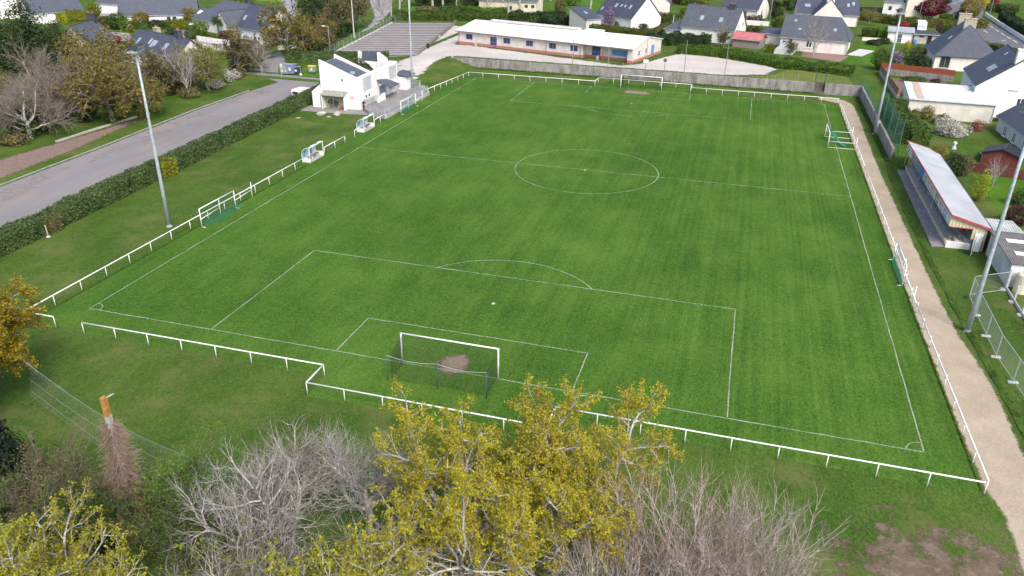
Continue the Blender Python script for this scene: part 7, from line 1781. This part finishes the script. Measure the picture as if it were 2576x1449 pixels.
place('olive', 'olive tree below the dark blue roof, left of the wooden pole', (-51, 73, 0), 2.3, .75, gl)
place('slim', 'pale twiggy bare tree standing right of the leaning wooden pole', at(476, 242), 0, 1.25, gl)
place('slim', 'second pale twiggy tree close behind the left mast', (-46, 61, 0), 3, .9, gl)
place('ygreen', 'yellow green tree at the right of the pale twiggy tree', at(525, 228), 1.2, 1.0, gl)
place('ygreen', 'yellow olive tree in front of the dark blue house gable', (-49, 82, 0), 4.2, .75, gl)
place('olive', 'brown olive tree in front of the pale lane wall', at(600, 186), 2.4, .85, gl)
place('olive', 'brown olive tree at the end of the verge near the bins', at(640, 176), 4.9, .7, gl)
place('slim', 'bare brown tree overhanging the road before the bins', at(660, 186), 1.1, .9, gl)
place('olive', 'low brown tree at the far left above the wood chips', (-47, 25, 0), 1.4, .7, gl)
place('ygreen', 'yellowish tree at the far left edge under the conifers', (-62, 48, 0), 2.0, .95, gl)
place('olive', 'brown tree behind the leaning ochre oak', (-51, 56, 0), 3.6, .9, gl)
place('conifer', 'broad dark conifer at the upper left, tallest of the conifers', (-79, 74, 0), 0, (1.35, 1.35, 1.25), 'dark conifers')
place('conifer', 'dark conifer left of the tallest, cut by the picture edge', (-83, 70, 0), 1.0, (1.3, 1.3, 1.0), 'dark conifers')
place('conifer', 'dark conifer right of the tallest conifer', (-74, 76, 0), 2.0, (1.05, 1.05, .9), 'dark conifers')
place('conifer', 'small blue dark conifer in front of the stone gable', (-66, 78, 0), 3.0, .68, 'dark conifers')
place('conifer', 'small dark evergreen among the verge trees by the wooden pole', at(415, 238), 4.0, .42, 'dark conifers')
gr = 'trees round the boules court'
place('ochre', 'big ivy covered ochre oak beside the road behind the refuse containers', (-42.6, 103.5, .3), 5.2, 1.3, gr)
place('ochre', 'ochre oak on the right of the ivy covered one', (-39.5, 112, .6), 2.2, .85, gr)
place('conifer', 'tall dark conifer behind the ivy covered oak', (-50, 128, .6), 0.5, (1.2, 1.2, 1.3), gr)
place('conifer', 'dark conifer lower right of the tall one', (-45, 122, .6), 2.5, (.9, .9, 1.0), gr)
place('olive', 'olive tree left of the utility pole', (-47.5, 134, .7), 0.8, 1.15, gr)
place('olive', 'brown olive tree behind the wire fence of the boules court', (-43.5, 120, .7), 3.8, .9, gr)
place('ygreen', 'yellowish tree behind the utility pole', (-56, 150, .7), 3.3, 1.1, gr)
place('olive', 'ivy dark tree right of the utility pole', (-48.5, 148, .8), 5.6, 1.05, gr)
place('slim', 'thin bare tree right of the utility pole on the grass bank', (-47, 160, .9), 1, 1.1, gr)
gt = 'bare trunks at the top centre'
for i, (px, py, s, r) in enumerate(((1005, 30, 1.0, 0), (1030, 22, .9, 1), (1062, 12, 1.1, 2), (1090, 30, 1.2, 3), (1115, 22, 1.1, 4), (1148, 14, .9, 5), (1225, 38, .9, .5), (1240, 34, .8, 1.7), (1280, 45, .95, 2.9), (1308, 42, 1.0, 4.1), (1384, 2, .9, 5.3), (1485, 22, 1.0, .2), (985, 42, .8, 2))):
    place('stump', ['leftmost pale bare trunk on the grass bank behind the wire fence', 'second thin pale trunk in the top row', 'pale trunk beside the far lane at the top', 'thick forked pale trunk left of the bright mast', 'pale trunk just right of the bright mast', 'crooked trunk with reddish bush at its foot at the top', 'forked bare trunk at the top above the bramble hedge', 'leaning bare trunk right of the forked one', 'forked grey trunk in front of the clipped green hedge', 'dark bare trunk at the corner of the yellow house', 'far bare trunk at the top by the lawn', 'bare trunk with ivy foot on the lawn behind the white garage', 'short bare trunk left of the wire fence corner'][i], at(px, py, hz(*G(px, py)[:2])), r, s, gt)
place('slim', 'tall bare lollipop tree in front of the big slate roof', (63.5, 139.3, 1.7), 0.3, 1.18, 'garden trees')
place('slim', 'bare dark twigs tree in front of the weathered slate house', (43.5, 145.0, 1.7), 1.3, .85, 'garden trees')
place('slim', 'slim bare tree on the lawn behind the white garage', at(1555, 17, 1.7), 2.3, .8, 'garden trees')
place('slim', 'small pale bare tree on the lawn left of the weathered roof', at(1742, 50, 1.7), 3.3, .7, 'garden trees')
place('olive', 'small leafy tree in front of the long white house wall', (58.6, 139.4, 1.7), 0.7, .36, 'garden trees')
place('ygreen', 'small pale tree in front of the dark slatted fence', at(2185, 64, 1.7), 1.9, .55, 'garden trees')
place('olive', 'brown purple bush tree at the foot of the plain gable', (44.4, 144.4, 1.7), 4.0, .42, 'garden trees')
place('slim', 'small dark bare fruit tree beside the yellow green garden tree', at(2496, 470, .75), 4.4, .5, 'garden trees')
# red maple
def maple():
    p = G(2336, 52, 1.7); nr = np.random.default_rng(91); t = thing('red_maple', 'dark maroon maple with a domed crown in front of the cream house', 'tree', p)
    mb = MB()
    for i in range(6): a = i * 1.05; mb.tube([(.15 * math.cos(a), .15 * math.sin(a), -.1), (1.1 * math.cos(a), 1.1 * math.sin(a), 1.8), (2.4 * math.cos(a), 2.4 * math.sin(a), 3.4)], [.14, .09, .04], 6)
    mb.build('trunk', BARK, t); nm = NM()
    leaf_mass(nm, (0, 0, 3.6), 5.0, 5.0, 2.9, 5200, .40, nr, .55, 22, 1.6); nm.build('crown', L_MAROON, t)
maple()
# palm
def palm(label, px, py, z, h, leaf):
    p = G(px, py, z); t = thing('palm_tree', label, 'tree', p, 0, 'garden palms'); nr = np.random.default_rng(int(px)); rg = random.Random(int(px))
    MB().tube([(0, 0, -.1), (.05, 0, h)], [.22, .17], 8).build('trunk', BARK, t); nm = NM()
    for i in range(46):
        a = rg.uniform(0, 6.28); e = rg.uniform(-.7, 1.2); P = []
        d = Vector((math.cos(a) * math.cos(e), math.sin(a) * math.cos(e), math.sin(e))); q = Vector((.05, 0, h))
        for k in range(5): P.append(q.copy()); q = q + d * .34; d = (d + Vector((0, 0, -.16))).normalized()
        for k in range(1, 5):
            C = np.array([P[k]] * 6) + nr.normal(0, .16, (6, 3)); nm.leaves(C, .42, nr, .3, .22)
    nm.build('fronds', leaf, t)
palm('palm in front of the pointed white wing at the upper left', 552, 98, .4, 4.0, L_GREEN)
palm('spiky palm in the garden at the top right, left one', 1951, 40, 1.7, 3.0, L_DARK)
palm('spiky palm in the garden at the top right, behind the first', 1972, 40, 1.7, 3.4, L_DARK)
palm('dark spiky palm close to the chimney gable', 2006, 36, 1.7, 3.0, L_PURPLE)
# undergrowth under the trees at the left
for i, (x, y_, w, h, lf) in enumerate(((-48, 42, 8, 2.4, L_DARK), (-46.5, 50, 7, 2.6, L_DARK), (-45.5, 60, 7, 2.4, L_BROWN), (-44, 71, 6, 2.2, L_BROWN), (-43, 80, 5, 2.0, L_GREEN), (-49, 30, 8, 2.4, L_DARK), (-56, 46, 8, 3.0, L_DARK), (-54, 75, 7, 3.0, L_GREEN), (-50, 84, 7, 3.0, L_BROWN), (-42, 110, 5, 2.6, L_DARK), (-40.5, 118, 4, 2.4, L_BROWN), (-45, 131, 6, 3, L_DARK), (-46.5, 140, 5, 2.6, L_GREEN), (-39.5, 103, 4.5, 2.2, L_GREEN), (-47, 92, 5, 2.2, L_BROWN), (-60, 62, 9, 3.4, L_DARK), (-45, 36, 5, 1.8, L_BROWN))):
    shrub(['dark bramble under the sprawling bare oak', 'dark evergreen undergrowth left of the leaning ochre oak', 'brown brush right of the leaning ochre oak', 'brown brush behind the wooden pole', 'green bush at the end of the verge trees', 'dark undergrowth at the left picture edge', 'dark thicket behind the bare oaks', 'green thicket in front of the dark blue roof', 'brown thicket below the dark blue gable', 'dark bush under the oak by the boules court', 'brown bush behind the boules fence', 'dark bush under the tall conifer by the boules court', 'green bush at the utility pole', 'green bush at the foot of the ivy covered oak', 'brown bush beside the road bend', 'dark thicket under the conifers', 'brown brush by the kerb wall'][i], 0, 0, w, h, lf, hz(x, y_), .30, .7, world=(x, y_), seed=100 + i, group='undergrowth along the left trees')
nrt = np.random.default_rng(404); nm = NM()
for x, y_ in POSTS:
    n = int(nrt.integers(8, 34)); nm.leaves(np.stack([x + nrt.normal(0, .13, n), y_ + nrt.normal(0, .13, n), .03 + nrt.random(n) * .10], 1), .10, nrt, -.2, .3)
tag(nm.build('grass_tufts', L_GRASS), 'tufts of unmown grass round the feet of the rail posts', 'grass', kind='stuff')
bpy.context.view_layer.update()
